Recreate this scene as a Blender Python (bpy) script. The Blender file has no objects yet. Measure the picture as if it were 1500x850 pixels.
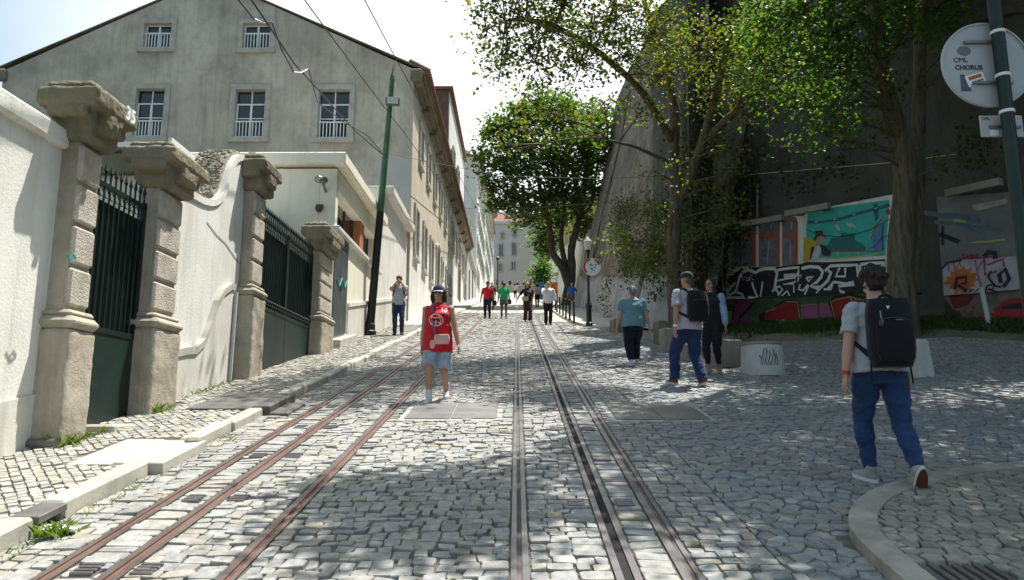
import bpy, bmesh, math, random
import numpy as np
from mathutils import Vector, Matrix, noise
R = random.Random(11); rng = np.random.default_rng(11)
scene = bpy.context.scene; COL = scene.collection
rad = math.radians
# ------------------------------------------------------------------ camera model and ground
S = .18; H0 = 1.62; FPX = 1100.; PITCH = rad(9.683); YAW = math.atan(7/1100)
_f = np.array([-math.sin(YAW)*math.cos(PITCH), math.cos(YAW)*math.cos(PITCH), math.sin(PITCH)])
_r = np.array([math.cos(YAW), math.sin(YAW), 0.]); _u = np.cross(_r, _f); EYE = np.array([0, 0, H0])
def ray(u, v): return _f*FPX + _r*(u-750) + _u*(425-v)
def sstep(a, b, t): 
    t = min(1, max(0, (t-a)/(b-a))); return t*t*(3-2*t)
def bump(x, y): return .5*sstep(4.3, 9.5, x)*min(1, max(0, (25-y)/8))
def gz(x, y):
    b = bump(x, y)
    if y > 122: return S*122 + .13*(y-122) + b
    return S*y + b
def G(u, v, dz=0):
    d = ray(u, v); b = 0
    for _ in range(6):
        t = (dz+b-H0)/(d[2]-S*d[1]); P = EYE+t*d; b = bump(P[0], P[1])
    return P
def PX(u, v, x): d = ray(u, v); return EYE+d*(x/d[0])
def PY(u, v, y): d = ray(u, v); return EYE+d*(y/d[1])
NB = np.array([1, .48, 0.])/math.hypot(1, .48)           # normal of the dark wall line (points away from street)
WC = NB @ np.array([6.7, 24, 0])
EB = np.array([.48, -1, 0.])/math.hypot(1, .48)           # along the wall, towards the camera
def PB(u, v, off=0): d = ray(u, v); return EYE + d*((WC-off-NB@EYE)/(NB@d))
# ------------------------------------------------------------------ mesh builder
ORG = {}
class MB:
    def __init__(s): s.V = []; s.F = []; s.T = []; s.n = 0; s.tint = False
    def add(s, V, F, t=None):
        V = np.asarray(V, float).reshape(-1, 3); s.V.append(V); n = s.n
        s.F.extend([tuple(i+n for i in f) for f in F]); s.n += len(V)
        if t is not None: s.tint = True
        s.T.append(np.tile(np.array(t if t is not None else (1, 1, 1)), (len(V), 1)))
        return s
    def box(s, c, d, rz=0, b=0, t=None, R3=None):
        d = np.array(d, float)/2
        if b <= 0:
            V = np.array([[x, y, z] for x in (-1, 1) for y in (-1, 1) for z in (-1, 1)], float)*d
            F = [(0, 1, 3, 2), (4, 6, 7, 5), (0, 4, 5, 1), (2, 3, 7, 6), (0, 2, 6, 4), (1, 5, 7, 3)]
        else:
            b = min(b, d.min()*.9); V = []; idx = {}
            for sx in (-1, 1):
                for sy in (-1, 1):
                    for sz in (-1, 1):
                        sg = np.array([sx, sy, sz])
                        for a in range(3):
                            p = sg*(d-b); p[a] = sg[a]*d[a]; idx[(sx, sy, sz, a)] = len(V); V.append(p)
            F = []
            for a in range(3):
                o = [i for i in range(3) if i != a]
                for sa in (-1, 1):
                    q = []
                    for (p1, p2) in ((-1, -1), (1, -1), (1, 1), (-1, 1)):
                        k = [0, 0, 0]; k[a] = sa; k[o[0]] = p1; k[o[1]] = p2; q.append(idx[(*k, a)])
                    F.append(tuple(q) if (sa > 0) == (a != 1) else tuple(q[::-1]))
                for s1 in (-1, 1):
                    for s2 in (-1, 1):
                        k1 = [0, 0, 0]; k1[o[0]] = s1; k1[o[1]] = s2; k2 = list(k1); k1[a] = -1; k2[a] = 1
                        q = [idx[(*k1, o[0])], idx[(*k1, o[1])], idx[(*k2, o[1])], idx[(*k2, o[0])]]
                        F.append(tuple(q))
            for k in [(x, y, z) for x in (-1, 1) for y in (-1, 1) for z in (-1, 1)]:
                F.append(tuple(idx[(*k, a)] for a in range(3)))
            V = np.array(V)
        if R3 is not None: V = V @ np.array(R3).T
        elif rz:
            c_, s_ = math.cos(rz), math.sin(rz); V = V @ np.array([[c_, -s_, 0], [s_, c_, 0], [0, 0, 1]]).T
        return s.add(V+np.array(c), F, t)
    def prism(s, pts, vec, t=None):
        pts = np.array(pts, float); n = len(pts); vec = np.array(vec, float)
        F = [tuple(range(n)), tuple(range(2*n-1, n-1, -1))]+[(i, n+i, n+(i+1) % n, (i+1) % n) for i in range(n)]
        return s.add(np.vstack([pts, pts+vec]), F, t)
    def tube(s, P, r, n=8, t=None, cap=True, rnd=False, sq=None):
        P = np.array(P, float); m = len(P); r = np.broadcast_to(np.asarray(r, float), (m,)).copy()
        if rnd:
            a0 = P[0]-P[1]; a0 /= np.linalg.norm(a0)+1e-9; a1 = P[-1]-P[-2]; a1 /= np.linalg.norm(a1)+1e-9
            k = [(.98, .25), (.8, .62), (.45, .9)]
            P = np.vstack([[P[0]+a0*r[0]*h for h, _ in k], P, [P[-1]+a1*r[-1]*h for h, _ in k[::-1]]])
            r = np.concatenate([[r[0]*w for _, w in k], r, [r[-1]*w for _, w in k[::-1]]]); m = len(P)
        T = np.gradient(P, axis=0); T /= np.linalg.norm(T, axis=1)[:, None]+1e-9
        up = np.array([0, 0, 1.]) if abs(T[0][2]) < .9 else np.array([0, 1., 0])
        V = []
        a = np.linspace(0, 2*np.pi, n, endpoint=False)
        X = np.cross(up, T[0]); X /= np.linalg.norm(X)
        for i in range(m):
            X = X-T[i]*(X@T[i]); X /= np.linalg.norm(X)+1e-9; Y = np.cross(T[i], X)
            q = (1, 1) if sq is None else sq
            V.append(P[i]+r[i]*(np.outer(np.cos(a)*q[0], X)+np.outer(np.sin(a)*q[1], Y)))
        V = np.vstack(V); F = []
        for i in range(m-1):
            for j in range(n):
                F.append((i*n+j, i*n+(j+1) % n, (i+1)*n+(j+1) % n, (i+1)*n+j))
        if cap: F += [tuple(range(n-1, -1, -1)), tuple(range((m-1)*n, m*n))]
        return s.add(V, F, t)
    def ell(s, c, r, n=12, m=8, t=None, R3=None):
        V = [[0, 0, -1]]; F = []
        for i in range(1, m):
            th = -math.pi/2+math.pi*i/m
            for j in range(n):
                a = 2*math.pi*j/n; V.append([math.cos(th)*math.cos(a), math.cos(th)*math.sin(a), math.sin(th)])
        V.append([0, 0, 1]); L = len(V)-1
        for j in range(n):
            k = (j+1) % n; F.append((0, 1+k, 1+j)); F.append((L, L-n+j, L-n+k))
            for i in range(m-2): F.append((1+i*n+j, 1+i*n+k, 1+(i+1)*n+k, 1+(i+1)*n+j))
        V = np.array(V)*np.broadcast_to(np.array(r, float), (3,))
        if R3 is not None: V = V @ np.array(R3).T
        return s.add(V+np.array(c), F, t)
    def rings(s, Z, t=None, n=20, p=2.0):
        """loft of super-ellipse rings: (cx, cy, cz, rx, ry)"""
        V = []; F = []; m = len(Z)
        for (cx, cy, cz, rx, ry) in Z:
            for j in range(n):
                a = 2*math.pi*j/n; c, q = math.cos(a), math.sin(a)
                V.append((cx+rx*math.copysign(abs(c)**(2/p), c), cy+ry*math.copysign(abs(q)**(2/p), q), cz))
        for i in range(m-1):
            for j in range(n): F.append((i*n+j, i*n+(j+1) % n, (i+1)*n+(j+1) % n, (i+1)*n+j))
        F += [tuple(range(n-1, -1, -1)), tuple(range((m-1)*n, m*n))]
        return s.add(V, F, t)
    def lathe(s, c, prof, n=20, t=None):
        return s.rings([(c[0], c[1], c[2]+z, r, r) for r, z in prof], t, n)
    def mesh(s, name, mat=None, off=None, smooth=False):
        V = np.vstack(s.V) if s.V else np.zeros((0, 3))
        if off is not None: V = V-np.array(off)
        me = bpy.data.meshes.new(name)
        me.from_pydata(V.tolist(), [], s.F); me.update()
        if s.tint:
            at = me.color_attributes.new('tint', 'FLOAT_COLOR', 'POINT')
            T = np.hstack([np.vstack(s.T), np.ones((len(V), 1))]).astype(np.float32); at.data.foreach_set('color', T.ravel())
        if mat: me.materials.append(mat)
        if smooth:
            me.polygons.foreach_set('use_smooth', [True]*len(me.polygons))
            if smooth != 1: me.set_sharp_from_angle(angle=smooth)
        return me
    def build(s, name, mat, parent=None, smooth=False, local=False, at=None):
        """one mesh object; coordinates are world ones unless local"""
        if parent is not None:
            org = np.zeros(3) if local else ORG[parent.name]
        else: org = np.array(at if at is not None else (0, 0, 0), float)
        me = s.mesh(name, mat, org, smooth)
        bmx = bmesh.new(); bmx.from_mesh(me); bmesh.ops.recalc_face_normals(bmx, faces=bmx.faces); bmx.to_mesh(me); bmx.free()
        o = bpy.data.objects.new(name, me); COL.objects.link(o)
        if parent is not None: o.parent = parent
        else: o.location = org
        ORG[o.name] = org
        return o
def tag(o, label=None, cat=None, group=None, kind=None):
    if label: o['label'] = label
    if cat: o['category'] = cat
    if group: o['group'] = group
    if kind: o['kind'] = kind
    return o
def empty(name, loc, label, cat, group=None, rz=0):
    o = bpy.data.objects.new(name, None); COL.objects.link(o); o.location = loc; o.rotation_euler.z = rz; o.empty_display_size = .2
    ORG[o.name] = np.array(loc, float); return tag(o, label, cat, group)
def children(o): return [c for c in bpy.data.objects if c.parent == o]
def copy_tree(o, loc, rz=None, parent=None, label=None):
    c = o.copy(); COL.objects.link(c)
    if parent: c.parent = parent
    else:
        c.location = loc
        if rz is not None: c.rotation_euler.z = rz
        if label: c['label'] = label
    for ch in children(o): copy_tree(ch, None, None, c)
    return c
# ------------------------------------------------------------------ materials
def nt(name):
    m = bpy.data.materials.new(name); m.use_nodes = True; t = m.node_tree; b = t.nodes['Principled BSDF']
    return m, t, b, lambda ty, **k: _node(t, ty, k)
def _node(t, ty, k):
    n = t.nodes.new(ty)
    for a, v in k.items(): setattr(n, a, v)
    return n
def ramp(N, L, fac, stops):
    r = N('ShaderNodeValToRGB'); e = r.color_ramp.elements
    while len(e) < len(stops): e.new(.5)
    for i, (p, c) in enumerate(stops): e[i].position = p; e[i].color = (*c, 1) if len(c) == 3 else c
    L(fac, r.inputs[0]); return r
def mapped(N, L, sc, obj=False):
    if obj: src = N('ShaderNodeTexCoord').outputs['Object']
    else: src = N('ShaderNodeNewGeometry').outputs['Position']
    mp = N('ShaderNodeMapping'); mp.inputs['Scale'].default_value = sc if hasattr(sc, '__len__') else (sc,)*3
    L(src, mp.inputs[0]); return mp.outputs[0]
def noise_n(N, L, vec, scale, detail=5, rough=.6):
    n = N('ShaderNodeTexNoise'); n.inputs['Scale'].default_value = scale; n.inputs['Detail'].default_value = detail; n.inputs['Roughness'].default_value = rough
    L(vec, n.inputs['Vector']); return n.outputs['Fac']
def mixc(N, L, fac, a, b, mode='MIX'):
    m = N('ShaderNodeMix', data_type='RGBA', blend_type=mode)
    if isinstance(fac, (int, float)): m.inputs[0].default_value = fac
    else: L(fac, m.inputs[0])
    for i, q in ((6, a), (7, b)):
        if isinstance(q, tuple): m.inputs[i].default_value = (*q, 1)
        else: L(q, m.inputs[i])
    return m.outputs[2]
def add_bump(N, L, b, h, strength, dist=.02):
    bp = N('ShaderNodeBump'); bp.inputs['Strength'].default_value = strength; bp.inputs['Distance'].default_value = dist
    L(h, bp.inputs['Height']); L(bp.outputs[0], b.inputs['Normal'])
def MAT(name, c, rough=.8, var=.25, scale=4., metal=0, bump=0, bscale=None, c2=None, spec=.4, dist=.01, tint=False, obj=False):
    m, t, b, N = nt(name); L = t.links.new
    b.inputs['Roughness'].default_value = rough; b.inputs['Metallic'].default_value = metal; b.inputs['Specular IOR Level'].default_value = spec
    vec = mapped(N, L, 1, obj)
    f = noise_n(N, L, vec, scale)
    c2 = c2 or tuple(x*(1-var) for x in c); c1 = tuple(min(1, x*(1+var*.5)) for x in c) 
    col = ramp(N, L, f, [(.32, c2), (.68, c1)]).outputs[0]
    if tint:
        a = N('ShaderNodeAttribute', attribute_name='tint'); col = mixc(N, L, 1., col, a.outputs['Color'], 'MULTIPLY')
    L(col, b.inputs['Base Color'])
    if bump:
        h = noise_n(N, L, vec, bscale or scale*6, 6, .65); add_bump(N, L, b, h, bump, dist)
    return m
def PLASTER(name, c, stain=(.2, .19, .16), amt=.5, streak=.5, low=None, bump=.25, patch=None, rough=.9, fine=False):
    """weathered render: blotches, vertical run-off streaks, damp foot, fine roughness"""
    m, t, b, N = nt(name); L = t.links.new; b.inputs['Roughness'].default_value = rough; b.inputs['Specular IOR Level'].default_value = .2
    p = mapped(N, L, 1); st = mapped(N, L, (2.2, 2.2, .16))
    f1 = ramp(N, L, noise_n(N, L, p, .55, 8, .68), [(.42, (0,)*3), (.72, (1,)*3)]).outputs[0]
    f2 = ramp(N, L, noise_n(N, L, st, 1.6, 6, .7), [(.5, (0,)*3), (.78, (1,)*3)]).outputs[0]
    f3 = noise_n(N, L, p, 14, 5, .7)
    col = mixc(N, L, f3, tuple(x*.9 for x in c), tuple(min(1, x*1.05) for x in c))
    if patch:
        f4 = ramp(N, L, noise_n(N, L, mapped(N, L, (1, 1, .6)), .35, 4, .6), [(.52, (0,)*3), (.56, (1,)*3)]).outputs[0]
        col = mixc(N, L, f4, col, patch)
    ma = N('ShaderNodeMath', operation='MULTIPLY'); L(f1, ma.inputs[0]); ma.inputs[1].default_value = amt
    col = mixc(N, L, ma.outputs[0], col, stain)
    mb = N('ShaderNodeMath', operation='MULTIPLY'); L(f2, mb.inputs[0]); mb.inputs[1].default_value = streak
    col = mixc(N, L, mb.outputs[0], col, tuple(x*.8 for x in stain))
    f5 = ramp(N, L, noise_n(N, L, mapped(N, L, (1, 1, .7)), 3.4, 7, .74), [(.5, (0,)*3), (.66, (1,)*3)]).outputs[0]
    md = N('ShaderNodeMath', operation='MULTIPLY'); L(f5, md.inputs[0]); md.inputs[1].default_value = amt*.55
    col = mixc(N, L, md.outputs[0], col, tuple(.5*x+.5*y for x, y in zip(stain, c)))
    if fine:                                         # root-like vertical streaks of an old rubble face
        fs = noise_n(N, L, mapped(N, L, (5, 5, .35)), 1.7, 7, .72); col = mixc(N, L, ramp(N, L, fs, [(.38, (.95,)*3), (.56, (0,)*3)]).outputs[0], col, tuple(x*.45 for x in c))
        col = mixc(N, L, ramp(N, L, fs, [(.58, (0,)*3), (.75, (.7,)*3)]).outputs[0], col, (.42, .39, .34))
    if low:                                          # paint of the lower wall: colour, height above street
        sp = N('ShaderNodeSeparateXYZ'); L(p, sp.inputs[0])
        q = N('ShaderNodeMath', operation='MULTIPLY_ADD'); L(sp.outputs[1], q.inputs[0]); q.inputs[1].default_value = -S; L(sp.outputs[2], q.inputs[2])
        q2 = N('ShaderNodeMath', operation='MULTIPLY_ADD'); L(noise_n(N, L, p, .8, 6, .7), q2.inputs[0]); q2.inputs[1].default_value = low[2]; L(q.outputs[0], q2.inputs[2])
        g = N('ShaderNodeMapRange'); g.inputs[1].default_value = low[1]+low[2]*.5-.12; g.inputs[2].default_value = low[1]+low[2]*.5+.12; g.inputs[3].default_value = 1; g.inputs[4].default_value = 0
        L(q2.outputs[0], g.inputs[0])
        lc = mixc(N, L, ma.outputs[0], low[0], tuple(.55*x for x in low[0]))
        col = mixc(N, L, g.outputs[0], col, lc)
    L(col, b.inputs['Base Color'])
    h = fs if fine else noise_n(N, L, p, 35, 6, .7); add_bump(N, L, b, h, bump, .15 if fine else .012)
    return m
def LEAF(name, c1, c2, c3, trans=.45):
    m = bpy.data.materials.new(name); m.use_nodes = True; t = m.node_tree; t.nodes.clear(); L = t.links.new
    N = lambda ty, **k: _node(t, ty, k)
    a = N('ShaderNodeAttribute', attribute_name='tint'); sp = N('ShaderNodeSeparateColor'); L(a.outputs['Color'], sp.inputs[0])
    col = ramp(N, L, sp.outputs[0], [(0, c1), (.55, c2), (.92, c2), (1, c3)]).outputs[0]
    d = N('ShaderNodeBsdfPrincipled'); d.inputs['Roughness'].default_value = .5; d.inputs['Specular IOR Level'].default_value = .35; L(col, d.inputs['Base Color'])
    tr = N('ShaderNodeBsdfTranslucent'); tc = mixc(N, L, 1., col, (1.75, 1.75, .6), 'MULTIPLY'); L(tc, tr.inputs[0])
    mx = N('ShaderNodeMixShader'); mx.inputs[0].default_value = trans; L(d.outputs[0], mx.inputs[1]); L(tr.outputs[0], mx.inputs[2])
    o = N('ShaderNodeOutputMaterial'); L(mx.outputs[0], o.inputs[0]); return m
def BARK(name, c, c2):
    m, t, b, N = nt(name); L = t.links.new; b.inputs['Roughness'].default_value = .95; b.inputs['Specular IOR Level'].default_value = .15
    v = mapped(N, L, (1, 1, .14)); f = noise_n(N, L, v, 13, 6, .7); g_ = noise_n(N, L, mapped(N, L, 1), 2.2, 4)
    col = ramp(N, L, f, [(.36, c2), (.62, c)]).outputs[0]; L(mixc(N, L, ramp(N, L, g_, [(.45, (0,)*3), (.7, (.6,)*3)]).outputs[0], col, (.11, .115, .075)), b.inputs['Base Color']); add_bump(N, L, b, f, 1., .06); return m
def GLASS(name, c=(.02, .025, .03), rough=.08):
    m, t, b, N = nt(name); b.inputs['Base Color'].default_value = (*c, 1); b.inputs['Roughness'].default_value = rough; b.inputs['Specular IOR Level'].default_value = .8; return m
def skin_mesh(mb, name, mat, parent, vox, sm=2, wr=0., ws=(7, 7, 15), off=(0, 0, 0), sc=1.):
    """closed overlapping shapes -> one continuous surface"""
    me = mb.mesh(name); o = bpy.data.objects.new(name, me); COL.objects.link(o)
    m = o.modifiers.new('r', 'REMESH'); m.mode = 'VOXEL'; m.voxel_size = vox; m.use_smooth_shade = True
    if sm: s = o.modifiers.new('s', 'SMOOTH'); s.iterations = sm; s.factor = .5
    dg = bpy.context.evaluated_depsgraph_get(); out = bpy.data.meshes.new_from_object(o.evaluated_get(dg)); bpy.data.objects.remove(o); bpy.data.meshes.remove(me)
    n = len(out.vertices); co = np.empty(n*3); out.vertices.foreach_get('co', co); co = co.reshape(-1, 3)
    if wr:
        nr = np.empty(n*3); out.vertices.foreach_get('normal', nr); nr = nr.reshape(-1, 3); sd = R.uniform(0, 50)
        d = np.array([noise.fractal(Vector((c[0]*ws[0]+sd, c[1]*ws[1], c[2]*ws[2]+c[0]*4)), .9, 2.1, 3) for c in co]); co = co+nr*(d*wr)[:, None]
    co = (co*sc)-np.array(off); out.vertices.foreach_set('co', co.ravel()); out.materials.clear(); out.materials.append(mat); out.name = name
    out.polygons.foreach_set('use_smooth', [True]*len(out.polygons)); out.update()
    o = bpy.data.objects.new(name, out); COL.objects.link(o); o.parent = parent; ORG[o.name] = np.zeros(3); return o
mm = {}
def mk():
    mm['stone_set'] = MAT('granite_setts', (.32, .31, .285), .72, .36, 14, bump=.6, bscale=55, tint=True, dist=.008)
    mm['joint'] = MAT('sandy_joint', (.15, .138, .112), .95, .4, 3, c2=(.08, .083, .055), bump=.4, bscale=60)
    mm['kerb'] = MAT('kerb_limestone', (.43, .405, .345), .8, .3, 3, bump=.4, bscale=30)
    mm['slab'] = MAT('limestone_slab', (.45, .42, .36), .8, .25, 4, bump=.3, bscale=30)
    mm['darkslab'] = MAT('weathered_iron_cover', (.16, .15, .14), .6, .3, 5, .5, bump=.4, bscale=60)
    mm['plate'] = MAT('checker_steel', (.24, .235, .23), .45, .25, 3, .7, bump=.5, bscale=70)
    mm['steel'] = MAT('rail_steel', (.27, .25, .26), .38, .35, 2.5, .85, bump=.15, bscale=30)
    mm['rust'] = MAT('rusty_rail', (.235, .185, .165), .42, .35, 2.5, .75, bump=.2, bscale=30)
    mm['softgroove'] = MAT('dusty_groove', (.11, .095, .08), .8, .3, 6)
    mm['groove'] = MAT('greasy_slot_shade', (.014, .012, .011), .9, .3, 6)  # near-black slot floor: grease, plus the slot's deep shade put into the colour
    mm['rustgroove'] = MAT('rust_groove', (.16, .07, .045), .8, .3, 6)
    mm['wallwhite'] = PLASTER('whitewash_wall', (.76, .75, .70), (.40, .37, .29), .5, .55, low=((.52, .49, .40), -.15, .9), bump=.5)
    mm['plinthw'] = PLASTER('grimy_plinth', (.66, .64, .58), (.3, .28, .21), .7, .6, bump=.35)
    mm['pillar'] = PLASTER('pillar_limestone', (.43, .385, .31), (.15, .13, .075), .9, .75, bump=1.)
    mm['rustic'] = MAT('pick_dressed_stone', (.50, .455, .39), .9, .22, 5, c2=(.36, .32, .26), bump=1., bscale=38, dist=.03)
    mm['cap'] = PLASTER('mossy_cap_stone', (.25, .215, .155), (.085, .085, .04), .9, .8, bump=1.)
    mm['irongreen'] = MAT('dark_green_iron', (.007, .017, .014), .45, .3, 4, bump=.1, bscale=30)
    mm['panelgreen'] = MAT('green_gate_panel', (.010, .026, .021), .45, .45, 2.2, c2=(.005, .012, .010), bump=.1, bscale=20)
    mm['cream'] = PLASTER('cream_render', (.76, .725, .60), (.42, .38, .27), .35, .35, bump=.15)
    mm['facade'] = PLASTER('grey_cement_render', (.52, .48, .395), (.22, .20, .165), .8, .6, bump=.35, patch=(.57, .53, .44))
    mm['greypatch'] = PLASTER('pale_patch', (.44, .44, .43), (.3, .3, .28), .4, .3, bump=.2)
    mm['street'] = PLASTER('street_facade', (.56, .50, .39), (.26, .23, .16), .55, .45, low=((.74, .725, .67), 3.0, 2.2), bump=.25)
    mm['white2'] = PLASTER('white_facade', (.70, .69, .65), (.36, .34, .29), .5, .5, bump=.25)
    mm['white3'] = PLASTER('far_white_facade', (.60, .60, .59), (.5, .49, .46), .3, .3, bump=.1)
    mm['yellow'] = PLASTER('yellow_facade', (.50, .37, .12), (.45, .33, .12), .4, .3, bump=.1)
    mm['frame'] = MAT('stone_window_frame', (.45, .43, .37), .85, .25, 3, bump=.3, bscale=25)
    mm['whitepaint'] = MAT('white_window_paint', (.8, .8, .78), .5, .1, 5)
    mm['glass'] = GLASS('window_glass'); mm['dark'] = MAT('dark_opening', (.02, .02, .022), .7, .3, 3)
    mm['tile'] = MAT('terracotta_tile', (.23, .105, .07), .8, .4, 3, bump=.3, bscale=20)
    mm['orange'] = MAT('orange_brick_pillar', (.42, .15, .07), .8, .25, 3)
    mm['greydoor'] = MAT('grey_metal_door', (.055, .07, .075), .5, .35, 2)
    mm['polegreen'] = MAT('pole_green', (.045, .12, .055), .45, .3, 3); mm['poleblack'] = MAT('pole_black', (.012, .014, .013), .45, .3, 3)
    mm['wire'] = MAT('black_wire', (.02, .02, .02), .6, .1, 3); mm['wirewhite'] = MAT('white_cable', (.6, .6, .58), .6, .1, 3)
    mm['retain'] = PLASTER('old_retaining_wall', (.40, .355, .29), (.085, .07, .05), .7, .9, low=((.50, .50, .50), 1.9, 1.6), bump=1., fine=True)
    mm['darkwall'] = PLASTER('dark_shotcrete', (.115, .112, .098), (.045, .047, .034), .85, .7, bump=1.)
    mm['dirt'] = MAT('bare_earth', (.20, .165, .12), .95, .3, 2, bump=.8, bscale=20, dist=.03)
    mm['board'] = PLASTER('mural_board', (.78, .77, .71), (.36, .36, .32), .35, .4, bump=.08)
    mm['concrete'] = PLASTER('concrete_block', (.31, .295, .25), (.2, .19, .14), .6, .6, bump=.7)
    mm['whitecon'] = PLASTER('white_painted_concrete', (.56, .555, .53), (.3, .29, .26), .5, .5, bump=.4)
    mm['bark'] = BARK('bark', (.22, .175, .13), (.075, .06, .043))
    mm['barkgrey'] = BARK('grey_bark', (.13, .11, .085), (.05, .042, .032))
    mm['leaf1'] = LEAF('thin_leaf', (.030, .052, .014), (.105, .15, .032), (.25, .17, .05), .5)
    mm['leaf2'] = LEAF('green_leaf', (.026, .068, .018), (.07, .148, .034), (.14, .22, .045), .5)
    mm['leaf3'] = LEAF('dense_leaf', (.03, .065, .018), (.08, .145, .035), (.22, .21, .05), .45)
    mm['ivy'] = LEAF('ivy_leaf', (.022, .042, .01), (.06, .09, .02), (.2, .13, .05), .3)
    mm['grass'] = LEAF('grass_blade', (.025, .055, .012), (.06, .105, .02), (.16, .15, .05), .3)
    mm['weed'] = LEAF('weed_blade', (.06, .12, .02), (.13, .2, .04), (.3, .28, .1), .35)
def flat(name, c, rough=.6, metal=0, var=.15, scale=8): 
    k = 'f_'+name
    if k not in mm: mm[k] = MAT(name, c, rough, var, scale, metal, obj=True)
    return mm[k]
mk()
def text_mb(mb, body, size, origin, xdir, ydir, depth=.004, shear=0, bold=0):
    """lettering laid on a surface: built-in font turned into mesh"""
    cu = bpy.data.curves.new('lettering', 'FONT'); cu.body = body; cu.size = size; cu.extrude = depth/2; cu.offset = bold; cu.shear = shear; cu.resolution_u = 2
    o = bpy.data.objects.new('lettering', cu); COL.objects.link(o)
    dg = bpy.context.evaluated_depsgraph_get(); me = bpy.data.meshes.new_from_object(o.evaluated_get(dg))
    V = np.array([v.co[:] for v in me.vertices]); F = [tuple(p.vertices) for p in me.polygons]
    bpy.data.objects.remove(o); bpy.data.curves.remove(cu); bpy.data.meshes.remove(me)
    xd = np.array(xdir, float); yd = np.array(ydir, float); zd = np.cross(xd, yd)
    mb.add(np.array(origin)+np.outer(V[:, 0], xd)+np.outer(V[:, 1], yd)+np.outer(V[:, 2]+depth/2, zd), F); return mb
# ------------------------------------------------------------------ ground, road, rails
def sheet(name, xs, ys, dz, mat, kind='structure', zf=None):
    xs = np.array(xs, float); ys = np.array(ys, float); zf = zf or (lambda x, y: gz(x, y)+dz)
    V = [(x, y, zf(x, y)) for y in ys for x in xs]; n = len(xs)
    F = [(j*n+i, j*n+i+1, (j+1)*n+i+1, (j+1)*n+i) for j in range(len(ys)-1) for i in range(n-1)]
    return tag(MB().add(V, F).build(name, mat), kind=kind)
tag(sheet('ground', list(np.arange(-60, 0, 6))+list(np.arange(0, 16, .5))+[20, 30, 60, 120], list(np.arange(-12, 30, .5))+[40, 60, 80, 100, 122, 124, 140, 180, 260, 400], -.011, mm['joint']))
RAILX = [(-2.565, .05), (-2.21, .062), (-1.57, .052), (.015, .05), (.605, .07), (.95, .056)]
PLATES = [(-1.32, -.24, 8.9, 10.02), (1.16, 2.24, 8.85, 10.05)]
def kite(rn, c, amt): return c
def stone(mb, poly, zf, h, tint, fine=True):
    P = np.array(poly); c = P.mean(0); n = len(P)
    tx, ty = R.uniform(-.05, .05), R.uniform(-.06, .06); dz = R.uniform(-.006, .006)
    g = zf(c[0], c[1]); z = lambda q, k: g+S*(q[1]-c[1])+k+tx*(q[0]-c[0])+ty*(q[1]-c[1])
    V = []
    lv = ((1., -.03), (.992, h-.006), (.945, h)) if fine else ((1., -.03), (.94, h))
    for k, (s, hh) in enumerate(lv):
        for q in P:
            w = c+(q-c)*s; V.append((w[0], w[1], z(w, hh+dz)))
    F = [tuple(range((len(lv)-1)*n, len(lv)*n))]
    if fine:
        cc = len(V); V.append((c[0]+R.uniform(-.01, .01), c[1]+R.uniform(-.01, .01), z(c, h+dz+R.uniform(-.002, .003))))
        F = [((len(lv)-1)*n+i, (len(lv)-1)*n+(i+1) % n, cc) for i in range(n)]
    for k in range(len(lv)-1): F += [(k*n+i, k*n+(i+1) % n, (k+1)*n+(i+1) % n, (k+1)*n+i) for i in range(n)]
    mb.add(V, F, tint)
def tone(a=.42, warm=.5):
    v = R.choice((1, 1, 1.05, .93, .84))*R.uniform(.88, 1.06); w = R.random()
    c = np.array((1., 1., 1.))
    if w < .05*warm: c = np.array((1.06, .96, .78))
    elif w < .3*warm: c = np.array((1.05, 1., .9))
    elif w < .5: c = np.array((.95, .98, 1.03))
    return c*v
gs = lambda x, y: gz(x, y)
road = MB()
segs = [(-3.06, -2.622), (-2.508, -2.28), (-2.14, -1.63), (-1.51, -.042), (.072, .528), (.682, .887), (1.013, 1.5)]
for k, (a, b) in enumerate(segs):
    y = 2.9
    while y < 40:
        dy = R.uniform(.085, .125)
        if y > 26: dy *= 1.3
        x = a
        while x < b-.02:
            w = R.uniform(.09, .165) if k != 3 else R.uniform(.085, .14)
            if k in (1, 5): w = b-a
            if b-x-w < .07: w = b-x
            q = .016 if k != 3 else .026
            wob = .05*math.sin(y*1.7+x*2.2)*(1.2 if k == 3 else .4)+(.35*(x+.8)**2*math.sin(y*.5) if k == 3 else 0)*.4
            gp = .0045
            poly = [(x+gp+R.uniform(-q, q)*.6, y+gp+wob+R.uniform(-q, q)), (x+w-gp+R.uniform(-q, q)*.6, y+gp+wob+R.uniform(-q, q)), (x+w-gp+R.uniform(-q, q)*.6, y+dy-gp+wob+R.uniform(-q, q)), (x+gp+R.uniform(-q, q)*.6, y+dy-gp+wob+R.uniform(-q, q))]
            poly = [(min(b-.003, max(a+.003, p[0])), p[1]) for p in poly]
            cx, cy = x+w/2, y+dy/2
            if not any(p[0]-.03 < cx < p[1]+.03 and p[2]-.05 < cy < p[3]+.02 for p in PLATES): 
                if y < 16: # knock the corners off
                    c0 = R.uniform(.1, .28); o = []
                    for i in range(4):
                        A, B_, D = np.array(poly[i-1]), np.array(poly[i]), np.array(poly[(i+1) % 4])
                        o += [tuple(B_+(A-B_)*c0*.6), tuple(B_+(D-B_)*c0*.5)]
                    poly = o
                stone(road, poly, gs, R.uniform(.0, .012), tone(), y < 22)
            x += w
        y += dy
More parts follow.
